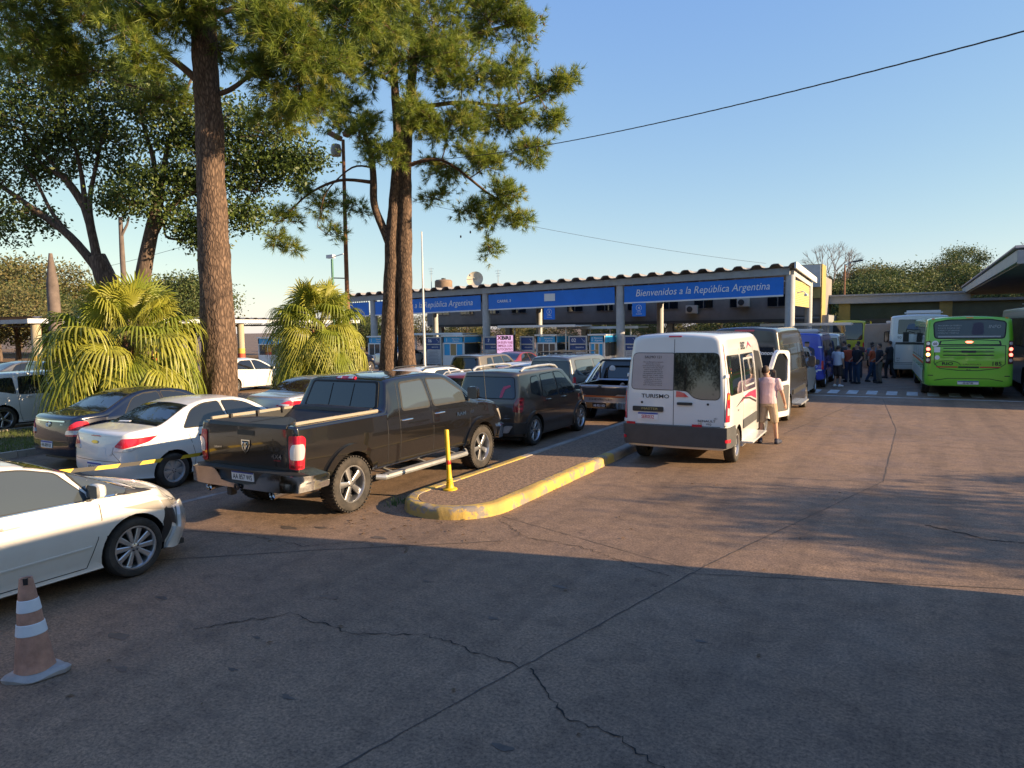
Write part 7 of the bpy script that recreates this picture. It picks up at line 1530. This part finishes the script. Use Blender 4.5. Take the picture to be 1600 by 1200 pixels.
def tufts(P, D, n=18, L=.26, w=.012, up=.15):
    """needle bursts at points P along directions D -> triangles (N*n,3,3)"""
    N = len(P); az = rng.uniform(0, 2*np.pi, (N, n)); sp = np.abs(rng.normal(.75, .35, (N, n))); D = D/np.linalg.norm(D, axis=1, keepdims=True)
    a = np.cross(D, np.array([.3, .2, .93])); a /= np.linalg.norm(a, axis=1, keepdims=True)+1e-9; b = np.cross(D, a)
    dr = D[:, None]*np.cos(sp)[..., None]+(a[:, None]*np.cos(az)[..., None]+b[:, None]*np.sin(az)[..., None])*np.sin(sp)[..., None]
    dr[..., 2] -= .05; dr /= np.linalg.norm(dr, axis=-1, keepdims=True); ln = L*rng.uniform(.7, 1.15, (N, n)); base = P[:, None]+D[:, None]*rng.uniform(-.10, .04, (N, n))[..., None]
    sd_ = np.cross(dr, rng.normal(0, 1, (N, n, 3))); sd_ /= np.linalg.norm(sd_, axis=-1, keepdims=True)+1e-9
    tip = base+dr*ln[..., None]; mid = base+dr*(ln*.45)[..., None]; V = np.stack([mid-sd_*w/2-dr*(ln*.45)[..., None], mid+sd_*w-dr*0, tip], 2)
    V = np.stack([base-sd_*w*.5, base+sd_*w*.5, tip], 2); return V.reshape(-1, 3, 3)
def leaves(P, size, droop=.3):
    N = len(P); d = rng.normal(0, 1, (N, 3)); d[:, 2] -= droop; d /= np.linalg.norm(d, axis=1, keepdims=True); s = np.cross(d, rng.normal(0, 1, (N, 3))); s /= np.linalg.norm(s, axis=1, keepdims=True)+1e-9; l = size*rng.uniform(.6, 1.3, (N, 1)); n_ = np.cross(d, s)
    return np.stack([P, P+d*l*.45+s*l*.28+n_*l*.06, P+d*l, P+d*l*.45-s*l*.28+n_*l*.06], 1)
class Tree:
    def __init__(s, name, label, base, pxb, hor, scale, group=None, cat='tree'):
        s.base = Vector(base); s.pxb = pxb; s.hor = hor; s.sc = scale; s.t = thing(name, label, cat, base, 0, group); s.nodes = []; s.tw = MB(); s.br = MB()
    def at(s, px, py, d=0.):            # photo-measured outline turned into metres about the trunk
        c = Vector((0, 0, CAM_H)); k = f_+r2*((px-800)/1110)-u2*((py-600)/1110)
        return c+k*(((s.base-c).dot(DV)+d)/k.dot(DV))-s.base
    def limb(s, pts, r0, r1, n=7, main=False, jit=.12):
        P = [Vector(p) for p in pts]; Q = []; N = len(P)
        for i in range(N-1):                # Catmull-Rom
            p0, p1, p2, p3 = P[max(i-1, 0)], P[i], P[i+1], P[min(i+2, N-1)]
            for k in range(5): t = k/5; Q.append(.5*((2*p1)+(p2-p0)*t+(2*p0-5*p1+4*p2-p3)*t*t+(3*p1-p0-3*p2+p3)*t**3))
        Q.append(P[-1]); M = len(Q); R = [r0+(r1-r0)*(i/(M-1))**.8 for i in range(M)]
        (s.br if not main else s.tk).tube(Q, R, n, jit=jit); s.nodes += [(q, r) for q, r in zip(Q[3:], R[3:])]; return Q
    def nearest(s, p, bias=.35):
        best = None; bd = 1e9
        for q, r in s.nodes:
            d = (q-p).length+max(0, q.z-p.z)*bias
            if d < bd: bd = d; best = (q, r)
        return best
def pine(T, clusters, tuft_n=16, L=.26, w=.013, hang=.25, dens=2.5):
    """clusters: (centre, (ra, rd, rz), n tufts); boughs reach each cluster, twigs reach each tuft"""
    PP = []; DD = []
    for (c, r, n) in clusters:
        n = int(n*dens); r = (r[0]*1.22, r[1]*1.22, r[2]*1.25)
        q, rr = T.nearest(c); mid = (q+c)/2+Vector((random.uniform(-.3, .3), random.uniform(-.3, .3), random.uniform(-.1, .35)*(c-q).length*.25)); bough = T.limb([q, mid, c], min(rr*.6, .02+.008*(c-q).length), .014, 6)
        nb = max(2, n//20)
        for _ in range(nb):
            u = Vector((random.gauss(0, 1), random.gauss(0, 1), random.gauss(0, 1))).normalized()*random.uniform(.55, 1.); tip = c+RV*u.x*r[0]+DV*u.y*r[1]+Vector((0, 0, u.z*r[2])); st = bough[random.randrange(len(bough)//2, len(bough))]; m = (st+tip)/2+Vector((0, 0, random.uniform(-.1, .15)*(tip-st).length)); d0 = (tip-st).normalized(); T.tw.tube([st, m, tip], [.016, .011, .006], 4, caps=False)
            k = max(4, n//nb)
            for j in range(k):
                f = random.uniform(.25, 1.0)**.7; p = (st*(1-f)**2+m*2*f*(1-f)+tip*f*f); side = Vector((random.gauss(0, 1), random.gauss(0, 1), random.gauss(.2, .7))).normalized(); off = random.uniform(.12, .5); e = p+side*off; PP.append(e); DD.append((side+d0*.8+Vector((0, 0, hang))).normalized())
                if random.random() < .25: T.tw.tube([p, e], [.006, .004], 3, caps=False)
    P = np.array([tuple(p) for p in PP]); D = np.array([tuple(p) for p in DD]); V = tufts(P, D, tuft_n, L, w); mi = np.repeat(rng.choice(4, len(P), p=[.4, .3, .2, .1]), tuft_n)
    tag(T.br.build('boughs', PTWIG, T.t, sm=60), kind='stuff'); tag(T.tw.build('twigs', PTWIG, T.t, sm=0), kind='stuff'); return tag(obj('needles', tri_mesh('needles', V, NEED, mi), T.t), kind='stuff')
def broadleaf(T, clusters, size=.13, per=26, clump=.36):
    P = []
    for (c, r, n) in clusters:
        q, rr = T.nearest(c); T.limb([q, (q+c)/2+Vector((0, 0, .1*(c-q).length)), c], min(rr*.6, .05), .012, 5); ends = []
        for _ in range(int(n*1.25)):
            u = Vector((random.gauss(0, 1), random.gauss(0, 1), random.gauss(0, 1))).normalized()*random.uniform(.3, 1.)**.6; e = c+RV*u.x*r[0]+DV*u.y*r[1]+Vector((0, 0, u.z*r[2])); ends.append(e); q2, r2 = T.nearest(e); T.tw.tube([q2, (q2+e)/2+Vector((0, 0, .08)), e], [.012, .009, .005], 4, caps=False)
            k = int(per*1.15*random.uniform(.4, 1.6)); P.append(np.array(e)+rng.normal(0, 1, (k, 3))*clump*np.array([1, 1, .55]))
    P = np.concatenate(P); V = leaves(P, size); mi = rng.choice(3, len(P), p=[.5, .35, .15]); tag(T.br.build('boughs', BBARK, T.t, sm=60), kind='stuff'); tag(T.tw.build('twigs', BBARK, T.t, sm=0), kind='stuff'); return tag(obj('leaves', tri_mesh('leaves', V, LEAFM, mi), T.t), kind='stuff')
def trunk_tube(T, pts, radii, n=28, jit=.13, name='trunk', m=None, sub=6):
    P = [Vector(p) for p in pts]; Q = []; R = []; N = len(P)
    for i in range(N-1):
        p0, p1, p2, p3 = P[max(i-1, 0)], P[i], P[i+1], P[min(i+2, N-1)]
        for k in range(sub): t = k/sub; Q.append(.5*((2*p1)+(p2-p0)*t+(2*p0-5*p1+4*p2-p3)*t*t+(3*p1-p0-3*p2+p3)*t**3)); R.append(radii[i]*(1-t)+radii[i+1]*t)
    Q.append(P[-1]); R.append(radii[-1]); mb = MB(); mb.tube(Q, R, n, jit=jit); o = mb.build(name, m or PBARK, T.t, sm=70); T.nodes += [(q, r) for q, r in zip(Q[len(Q)//4:], R[len(Q)//4:])]; return o
# --- first pine: one massive trunk
S1 = 50.5; T = Tree('pine_tree', 'massive single-trunk pine towering beside the large palm', (-18.55, 14.45, 0), 341, 522, S1); z = lambda y: CAM_H+(522-y)/S1; A_ = T.at
trunk_tube(T, [(0, 0, 0), (0, 0, .5), A_(343, 560), A_(336, 420), A_(330, 300), A_(328, 205), A_(322, 120), A_(318, 40), A_(316, -60), A_(312, -190), A_(312, -300)], [.66, .55, .52, .45, .40, .39, .36, .33, .30, .22, .10], 34, .16)
T.limb([A_(318, 135), A_(285, 105), A_(245, 75), A_(220, 40)], .13, .05, 8); T.limb([A_(320, 150), A_(360, 140), A_(420, 95), A_(480, 70)], .10, .04, 8); T.limb([A_(318, 60), A_(290, 20), A_(240, -30), A_(180, -40)], .12, .04, 8); T.limb([A_(316, 30), A_(380, 10), A_(450, 0), A_(520, 10)], .12, .04, 8); T.limb([A_(316, 0), A_(300, -20, 1), A_(250, 30, 2.5), A_(150, 70, 3)], .10, .03, 7)
cl = lambda px, py, d, ra, rd, rz, n: (A_(px, py, d), (ra, rd, rz), n)
needles1 = pine(T, [cl(205, 20, -1.5, 1.1, 1.0, .8, 150), cl(215, 95, -1.8, .6, .6, .6, 70), cl(120, 10, .5, 1.5, 1.5, .9, 170), cl(40, 30, 1.2, 1.5, 1.5, 1.0, 170), cl(60, 95, 1.5, 1.5, 1.5, .7, 120), cl(150, 110, 2.2, 1.4, 1.3, .6, 100), cl(10, -40, 0, 1.8, 1.8, .9, 150), cl(280, 10, -1.0, 1.0, 1.2, .7, 110), cl(330, -40, -1.8, 1.3, 1.0, .9, 130), cl(400, 30, -1.2, 1.2, 1.2, .8, 170), cl(450, 60, -1.6, 1.0, 1.0, .7, 140), cl(500, 110, -1.0, .9, 1.0, .6, 120), cl(420, 120, -.6, 1.0, 1.0, .6, 110), cl(470, 165, -.8, .8, .8, .5, 80), cl(540, 30, -.8, 1.2, 1.2, .8, 150), cl(600, 10, -.2, 1.1, 1.2, .9, 130), cl(430, 190, .8, .9, .9, .45, 60), cl(360, 80, .8, .8, 1.0, .6, 70), cl(480, -40, 0, 1.8, 1.6, 1.0, 160), cl(170, -60, 0, 2, 1.8, 1.0, 150), cl(330, -190, 0, 2.6, 2.6, 1.4, 130), cl(260, 150, 3.2, 1.1, 1.0, .4, 60)], 24, .30, .019)
# --- second pine: twin trunks and a side stem
S2 = 35.8; T = Tree('pine_tree', 'twin-trunk pine with a wide crown, right of the far palm', (-19.6, 24.75, 0), 622, 515, S2); A_ = T.at
trunk_tube(T, [tuple(A_(606, 598)), A_(608, 520), A_(612, 420), A_(613, 370), A_(618, 300), A_(622, 220), A_(616, 120), A_(615, 20)], [.42, .34, .31, .30, .24, .21, .15, .07], 26, .16)
trunk_tube(T, [tuple(A_(638, 600)), A_(634, 520), A_(632, 420), A_(633, 330), A_(634, 250), A_(640, 160), A_(650, 60), A_(655, -60)], [.42, .35, .32, .29, .25, .20, .15, .06], 26, .16, 'second_trunk')
trunk_tube(T, [A_(608, 380), A_(598, 355), A_(585, 320), A_(583, 270), A_(578, 235), A_(560, 180)], [.18, .17, .16, .14, .12, .06], 16, .14, 'side_stem')
T.limb([A_(583, 285), A_(530, 282), A_(480, 305), A_(440, 345)], .09, .03, 7); T.limb([A_(583, 262), A_(550, 262), A_(510, 300), A_(500, 340)], .05, .02, 6); T.limb([A_(634, 260), A_(690, 250), A_(760, 300), A_(800, 330)], .10, .03, 7); T.limb([A_(640, 170), A_(720, 160), A_(800, 165), A_(860, 140)], .12, .03, 7); T.limb([A_(645, 90), A_(720, 60), A_(790, 40), A_(835, 25)], .11, .03, 7); T.limb([A_(618, 130), A_(560, 100), A_(520, 60)], .1, .03, 7)
needles2 = pine(T, [cl(680, 40, -1, 2.0, 2.2, 1.4, 260), cl(760, 30, 0, 1.8, 2.0, 1.2, 220), cl(815, 40, .3, .9, 1.5, .9, 90), cl(640, 90, -2.2, 2.0, 1.2, 1.2, 220), cl(720, 110, -1.2, 1.8, 1.6, 1.1, 240), cl(800, 110, 0, 1.2, 1.6, .8, 130), cl(850, 140, .4, .9, .8, .6, 80), cl(885, 128, .3, .55, .6, .45, 60), cl(860, 190, .2, .6, .8, .5, 60), cl(770, 180, -.6, 1.7, 1.6, .9, 190), cl(700, 190, -1.8, 1.5, 1.3, .9, 150), cl(640, 180, -2.4, 1.2, 1.0, .8, 120), cl(830, 240, 0, .8, 1.0, .5, 80), cl(760, 250, -.6, 1.4, 1.4, .6, 130), cl(700, 260, 1.0, 1.2, 1.4, .6, 80), cl(790, 300, -.2, 1.0, 1.0, .6, 90), cl(815, 345, 0, .6, .8, .35, 50), cl(770, 345, .2, .7, .8, .45, 50), cl(720, 325, .8, .9, 1.0, .5, 45), cl(765, 395, .1, .35, .5, .3, 24), cl(680, 310, 1.6, .8, 1.0, .5, 35), cl(560, 210, -1.5, 1.2, 1.2, .9, 110), cl(600, 240, -2.0, .9, .9, .6, 60), cl(520, 170, -.5, 1.4, 1.4, 1.0, 130), cl(575, 90, -2.0, 1.6, 1.4, 1.2, 170), cl(510, 90, -.5, 1.5, 1.6, 1.1, 140), cl(445, 345, 0, .6, .8, .5, 40), cl(430, 375, 0, .45, .6, .3, 26), cl(465, 385, .2, .35, .5, .25, 18), cl(500, 320, .5, .6, .8, .7, 44), cl(520, 370, .6, .4, .6, .5, 20), cl(475, 290, 0, .6, .6, .4, 26), cl(560, 320, 1.2, .6, .8, .6, 30), cl(640, 0, 0, 2.4, 2.4, 1.2, 220), cl(740, -30, 0, 2.4, 2.4, 1.2, 180), cl(560, 20, -.5, 2.0, 2.0, 1.2, 170), cl(660, -110, 0, 3, 3, 1.6, 150)], 22, .31, .022)
# pine cones near the outer tips
cm_ = MB(); cm_.lathe([(0, 0), (.03, .02), (.04, .06), (.028, .11), (0, .13)], 7); cone_me = cm_.mesh('pine_cone'); cone_me.materials.append(mat('cone_brown', (.09, .04, .03), .9)); 
for px, py in ((862, 112), (868, 118), (850, 40), (845, 28), (838, 60), (812, 68), (872, 125), (735, 365), (720, 372)): obj('pine_cone', cone_me, T.t, A_(px, py, random.uniform(-.2, .3)))
# --- two broadleaf trees on the left
S3 = 40.; T = Tree('broadleaf_tree', 'spreading many-stemmed leafy tree at the far left', (-27.3, 16.4, 0), 185, 526, S3); A_ = T.at; T.tk = MB()
trunk_tube(T, [(0, 0, 0), A_(184, 560), A_(178, 470), A_(165, 435), A_(152, 400)], [.55, .48, .42, .38, .30], 18, .08, m=BBARK)
for pts, r in (([A_(160, 430), A_(110, 370), A_(50, 325), A_(0, 290), A_(-40, 270)], .22), ([A_(152, 405), A_(140, 350), A_(120, 300), A_(90, 265), A_(60, 230)], .2), ([A_(150, 395), A_(135, 330), A_(125, 260), A_(100, 170)], .17), ([A_(150, 390), A_(140, 320), A_(150, 260), A_(165, 190, 1)], .14), ([A_(140, 340), A_(100, 280), A_(60, 250), A_(30, 180)], .12), ([A_(110, 370), A_(80, 330), A_(60, 290), A_(40, 260)], .10)): T.limb(pts, r, .04, 8)
broadleaf(T, [cl(40, 200, 0, 1.8, 1.8, 1.2, 80), cl(110, 180, 0, 1.6, 1.8, 1.2, 75), cl(170, 220, .3, 1.4, 1.6, .9, 55), cl(20, 270, .3, 1.4, 1.4, .8, 40), cl(90, 250, .5, 1.4, 1.5, .7, 40), cl(190, 270, .6, .8, 1.2, .5, 22), cl(40, 340, .4, 1.1, 1.2, .5, 26), cl(0, 330, 0, .9, 1.0, .8, 26), cl(60, 130, 0, 2.0, 1.8, 1.1, 70), cl(150, 120, 0, 1.8, 1.8, 1.1, 60), cl(-30, 200, 0, 1.6, 1.8, 1.4, 40), cl(0, 365, 1, .8, 1, .5, 14), cl(230, 150, .5, 1.4, 1.5, .9, 40), cl(30, 70, 0, 2, 2, 1, 40)], .16, 26, .34)
S4 = 42.; T = Tree('broadleaf_tree', 'dark leafy tree with two stems behind the massive pine', (-25.3, 16.3, 0), 225, 525, S4); A_ = T.at; T.tk = MB()
trunk_tube(T, [(0, 0, 0), A_(222, 520), A_(222, 445), A_(236, 365), A_(250, 300)], [.42, .36, .28, .24, .18], 16, .08, m=BBARK)
for pts, r in (([A_(232, 385), A_(262, 330), A_(300, 300), A_(350, 290), A_(400, 300)], .15), ([A_(246, 320), A_(240, 250), A_(225, 200), A_(215, 150)], .13), ([A_(250, 300), A_(262, 230), A_(280, 170), A_(300, 120)], .13), ([A_(236, 365), A_(255, 345), A_(260, 370), A_(290, 375)], .05)): T.limb(pts, r, .04, 8)
broadleaf(T, [cl(205, 315, -.6, 1.2, 1.2, .55, 50), cl(260, 285, 0, 1.2, 1.2, .8, 55), cl(310, 250, .2, 1.4, 1.4, 1.0, 70), cl(380, 270, .3, 1.4, 1.3, .9, 70), cl(440, 265, .3, 1.1, 1.2, .6, 45), cl(290, 345, 0, .9, 1.0, .6, 36), cl(385, 335, 0, .9, 1.0, .55, 40), cl(320, 370, .2, .8, .9, .4, 24), cl(260, 200, 0, 1.4, 1.4, .8, 55), cl(340, 190, 0, 1.5, 1.5, 1.0, 60), cl(420, 215, .2, 1.3, 1.3, .9, 60), cl(230, 150, 0, 1.5, 1.5, .8, 40), cl(480, 245, .2, .7, .9, .5, 24)], .15, 30, .30)
# dead stems
for label, x, y, h, r, kk in (('grey dead palm stump left of the large palm', -27.0, 14.3, 5.55, .24, 0), ('thin dead forked stem behind the large palm', -24.5, 15.4, 6.75, .11, 1)):
    t = thing('dead_stem', label, 'dead tree', (x, y, 0)); mb = MB(); mb.tube([(0, 0, 0), (.03, 0, h*.4), (-.04, .02, h*.8), (.0, 0, h)], [r, r*.92, r*.8, r*.25 if not kk else r*.6], 12, jit=.1); mb.build('stem', mat('dead_wood', (.14, .11, .10), .9, var=.3, vscale=3), t)
    if kk: mb = MB(); mb.tube([(0, 0, h*.9), (.22, .1, h*.96), (.30, .15, h*1.0)], [.05, .04, .02], 7); mb.build('stub', mat('dead_wood', (.14, .11, .10), .9), t)

# --- fan palms
PALMM = [mat('palm_leaf_%d' % i, c, .45, transl=.35, var=.2, vscale=3) for i, c in enumerate([(.22, .26, .03), (.32, .32, .045), (.14, .19, .03)])]; STEMM = mat('palm_stalk', (.20, .20, .05), .6, var=.2, vscale=4)
def palm_leaf(el, R=1.0, pet=1.2, droop=1., seed=0, m=0):
    rr = random.Random(seed); e = rad(el); P = []; p = Vector((0, 0, 0)); d = Vector((math.cos(e), 0, math.sin(e))); n = 6
    for i in range(n+1):
        P.append(p.copy()); p = p+d*(pet/n); d = (d+Vector((0, 0, -.045*droop))).normalized()
    mb = MB(); mb.tube(P, [.022-.0018*i for i in range(n+1)], 5, 1); h = P[-1]; t = (d+Vector((0, 0, -.25*droop))).normalized(); yh = Vector((0, 1, 0)); nr = t.cross(yh); S = 34; half = rad(132); dphi = 2*half/S
    for k in range(S):
        ph = -half+(k+.5)*dphi; ln = R*(.72+.28*math.cos(ph*.6))*rr.uniform(.9, 1.06); dr = t*math.cos(ph)+yh*math.sin(ph); sv = rr.uniform(-1, 1); side = -t*math.sin(ph)+yh*math.cos(ph); V = []; fr = (0.03, .3, .52, .70, .86, 1.)
        for f in fr:
            r = f*ln; w = r*math.tan(dphi/2)*1.02 if f <= .40 else .40*ln*math.tan(dphi/2)*max(.08, (1-f)/.6)**.6; c = h+dr*r+nr*(.10*r*(1-abs(ph)/half)*-.6); g = max(0, f-.38)/.62; dz = (g**1.5)*ln*.80*droop*(1+.35*sv); hz = Vector((dr.x, dr.y, 0)); c = c+Vector((0, 0, -dz))-hz*(g**2.0)*ln*.36*droop; V += [c-side*w, c+nr*w*.55, c+side*w]
        F = []
        for i in range(len(fr)-1): F += [(3*i, 3*i+3, 3*i+4, 3*i+1), (3*i+1, 3*i+4, 3*i+5, 3*i+2)]
        mb.add(V, F, 0)
    me = mb.mesh('palm_leaf'); me.materials.append(PALMM[m]); me.materials.append(STEMM); return me
LV = {}
for el in (80, 62, 42, 22, 2, -20, -42, -60):
    for v in range(2): LV[(el, v)] = palm_leaf(el, 1.26 if el < 60 else 1.12, 1.25 if el > -30 else 1.05, .42+.0075*(80-el), el+v*500, (0, 1)[v] if el > -30 else (1, 2)[v])
def palm(label, loc, h, sc, n, seed):
    t = thing('fan_palm', label, 'palm', loc); rr = random.Random(seed); mb = MB(); mb.tube([(0, 0, -.1), (0, 0, h*.5), (.03, 0, h)], [.30, .27, .20], 16, jit=.15); mb.build('trunk', PBARK, t)
    for k in range(40):
        a = k*2.4; z0 = h*.25+k*h*.75/40; m2 = MB(); m2.tube([(.2*math.cos(a), .2*math.sin(a), z0), (.34*math.cos(a), .34*math.sin(a), z0+.22)], [.05, .02], 5); m2.build('leaf_base', mat('old_leaf_base', (.14, .07, .035), .9, var=.3, vscale=6), t, sm=0)
    els = (80, 62, 42, 22, 2, -20, -42, -60)
    for k in range(n):
        f = k/n; el = els[min(7, int(f*8*.98+rr.uniform(-.4, .4)))] if f > .02 else 80; a = k*2.399+rr.uniform(-.3, .3); o = obj('leaf', LV[(el, rr.randrange(2))], t, (0.1*math.cos(a), .1*math.sin(a), h-.02-f*.75), (rr.uniform(-.45, .45), rr.uniform(-.15, .15), a), sc*rr.uniform(.85, 1.1))
    for k in range(16):
        a = k*2.399+1; obj('dead_leaf', DLV[k % 2], t, (.08*math.cos(a), .08*math.sin(a), h-.7+rr.uniform(-.2, .15)), (rr.uniform(-.4, .4), rr.uniform(-.1, .2), a), sc*rr.uniform(.8, 1.05))
    return t
PALMM.append(mat('dead_palm_leaf', (.26, .17, .075), .8, var=.3, vscale=4)); DLV = [palm_leaf(-66, .95, .9, 1.7, 77, 3), palm_leaf(-50, .95, 1.0, 1.7, 78, 3)]
palm('large fan palm with drooping yellow-green leaves in the left foreground', (-18.9, 11.85, .05), 2.35, 1.02, 84, 3)
palm('smaller dense fan palm between the two pines', (-19.9, 20.1, .05), 2.75, .95, 80, 9)

# --- background trees: three crowns shared by all of them
def crown_mesh(seed, n=90, per=75, leaf=.165):
    r0 = np.random.default_rng(seed); P = []
    for i in range(n):
        u = r0.normal(0, 1, 3); u /= np.linalg.norm(u); u *= r0.uniform(.45, 1)**.5; c = u*np.array([2.2, 2.2, 1.9])+np.array([0, 0, 3.3])+np.array([.5*math.sin(u[2]*5+seed), .4*math.cos(u[0]*4+seed), 0]); k = int(per*r0.uniform(.5, 1.5)); P.append(c+r0.normal(0, 1, (k, 3))*np.array([.42, .42, .30]))
    P = np.concatenate(P); return P, leaves(P, leaf)
BGL = {'green': [mat('bg_leaf_%d' % i, c, .7, transl=.25) for i, c in enumerate([(.055, .085, .022), (.085, .12, .028), (.11, .12, .035)])], 'dry': [mat('bg_dry_%d' % i, c, .7, transl=.25) for i, c in enumerate([(.12, .115, .035), (.16, .13, .045), (.09, .10, .03)])]}
BG = []
for sd_ in range(3):
    P, V = crown_mesh(sd_+20)
    for kind in ('green', 'dry'): BG.append((kind, tri_mesh('crown', V, BGL[kind], np.random.default_rng(sd_).choice(3, len(P)))))
tb = MB(); tb.tube([(0, 0, 0), (.05, 0, 1.2), (0, .05, 2.4), (.1, 0, 3.6)], [.16, .13, .10, .04], 8, jit=.1)
for k in range(7): a = k*2.4; tb.tube([(0, 0, 1.5+k*.22), (.6*math.cos(a), .6*math.sin(a), 2.2+k*.24), (1.3*math.cos(a), 1.3*math.sin(a), 2.7+k*.26)], [.06, .04, .015], 5)
TRK = tb.mesh('trunk'); TRK.materials.append(BBARK); smooth(TRK, 60)
def bgtree(x, y, s, kind, label, group, z=0., sq=1.):
    t = thing('background_tree', label, 'tree', (x, y, z), random.uniform(0, 6), group); t.scale = (s*random.uniform(.9, 1.25), s*random.uniform(.9, 1.25), s*sq); obj('trunk', TRK, t); obj('crown', random.choice([m for k, m in BG if k == kind]), t)
def hill(name, f, x0, x1, y0, y1, n=24):
    V = [(x0+(x1-x0)*i/n, y0+(y1-y0)*j/n, f(x0+(x1-x0)*i/n, y0+(y1-y0)*j/n)) for j in range(n+1) for i in range(n+1)]; F = [(j*(n+1)+i, j*(n+1)+i+1, (j+1)*(n+1)+i+1, (j+1)*(n+1)+i) for j in range(n) for i in range(n)]; mb = MB(); mb.add(V, F); tag(mb.build(name, mat('scrub_soil', (.06, .06, .03), .95, var=.3, vscale=.3), None), kind='structure')
hr_ = lambda x, y: -.3+max(0, min(1, (y-72)/45))*(3.6+max(0, (x+12))*.16)
hill('hillside', hr_, -30, 120, 70, 190)
for i in range(58):
    y = random.uniform(76, 122); x = random.uniform(-.12*y-1, .22*y+4); bgtree(x, y, random.uniform(1.0, 1.45), 'green' if random.random() < .72 else 'dry', 'dense tree in the wood on the hillside behind the right canopy', 'wood on the right hillside', max(0, hr_(x, y)))
for i in range(34):
    x = random.uniform(-150, -66); f = (x+150)/84; y = random.uniform(34, 78)*(.7+.3*(1-f)); bgtree(x, y, random.uniform(1.7, 2.5)*(1.0 if x < -95 else .72), 'dry' if random.random() < .75 else 'green', 'dry yellow-green tree far behind the left shelter', 'wood behind the left shelter', 0)
for i in range(26):
    x = -68+i*2.5+random.uniform(-1, 1); bgtree(x, random.uniform(66, 80), random.uniform(.75, 1.1), 'dry' if random.random() < .5 else 'green', 'low bushy tree seen through the gap beneath the office building', 'bushes beyond the checkpoint', -.8)
t_ = bgtree(-70.5, 52, 1.75, 'green', 'thin pale-crowned tree beyond the massive pine', None)
# trees on the far side of the bus lanes, whose shade streaks the concrete, and a row added behind the viewer to reflect in car glass
for x, y, s, l in ((13.2, 13.9, .80, 'low roadside tree right of the coach, outside the picture'), (16.0, 14.8, .62, 'second roadside tree right of the coach, outside the picture'), (11.0, 15.8, .5, 'smallest roadside tree right of the coach, outside the picture')): bgtree(x, y, s, 'green', l, 'roadside trees on the right', 0, 1.15)
for i in range(9): bgtree(-40+i*9.5+random.uniform(-2, 2), random.uniform(-42, -30), random.uniform(1.6, 2.2), 'green', 'tree added behind the viewer for car glass to reflect, outside the picture', 'trees behind the viewer')
# bare twiggy tree
t = thing('bare_tree', 'leafless tree beside the yellow end wall', 'tree', (-7.2, 80, 0)); mb = MB(); random.seed(5)
def twig(p, d, l, r, k):
    q = p+d*l; mb.tube([p, (p+q)/2+Vector((random.gauss(0, .05), random.gauss(0, .05), 0))*l, q], [r, r*.8, r*.6], 5, caps=False)
    if k: 
        for _ in range(3): twig(q, (d+Vector((random.gauss(0, .5), random.gauss(0, .5), random.gauss(.15, .3)))).normalized(), l*.72, r*.6, k-1)
twig(Vector((0, 0, 0)), Vector((0, 0, 1)), 3.6, .16, 5); mb.build('branches', mat('bare_wood', (.16, .12, .10), .9), t, sm=0)
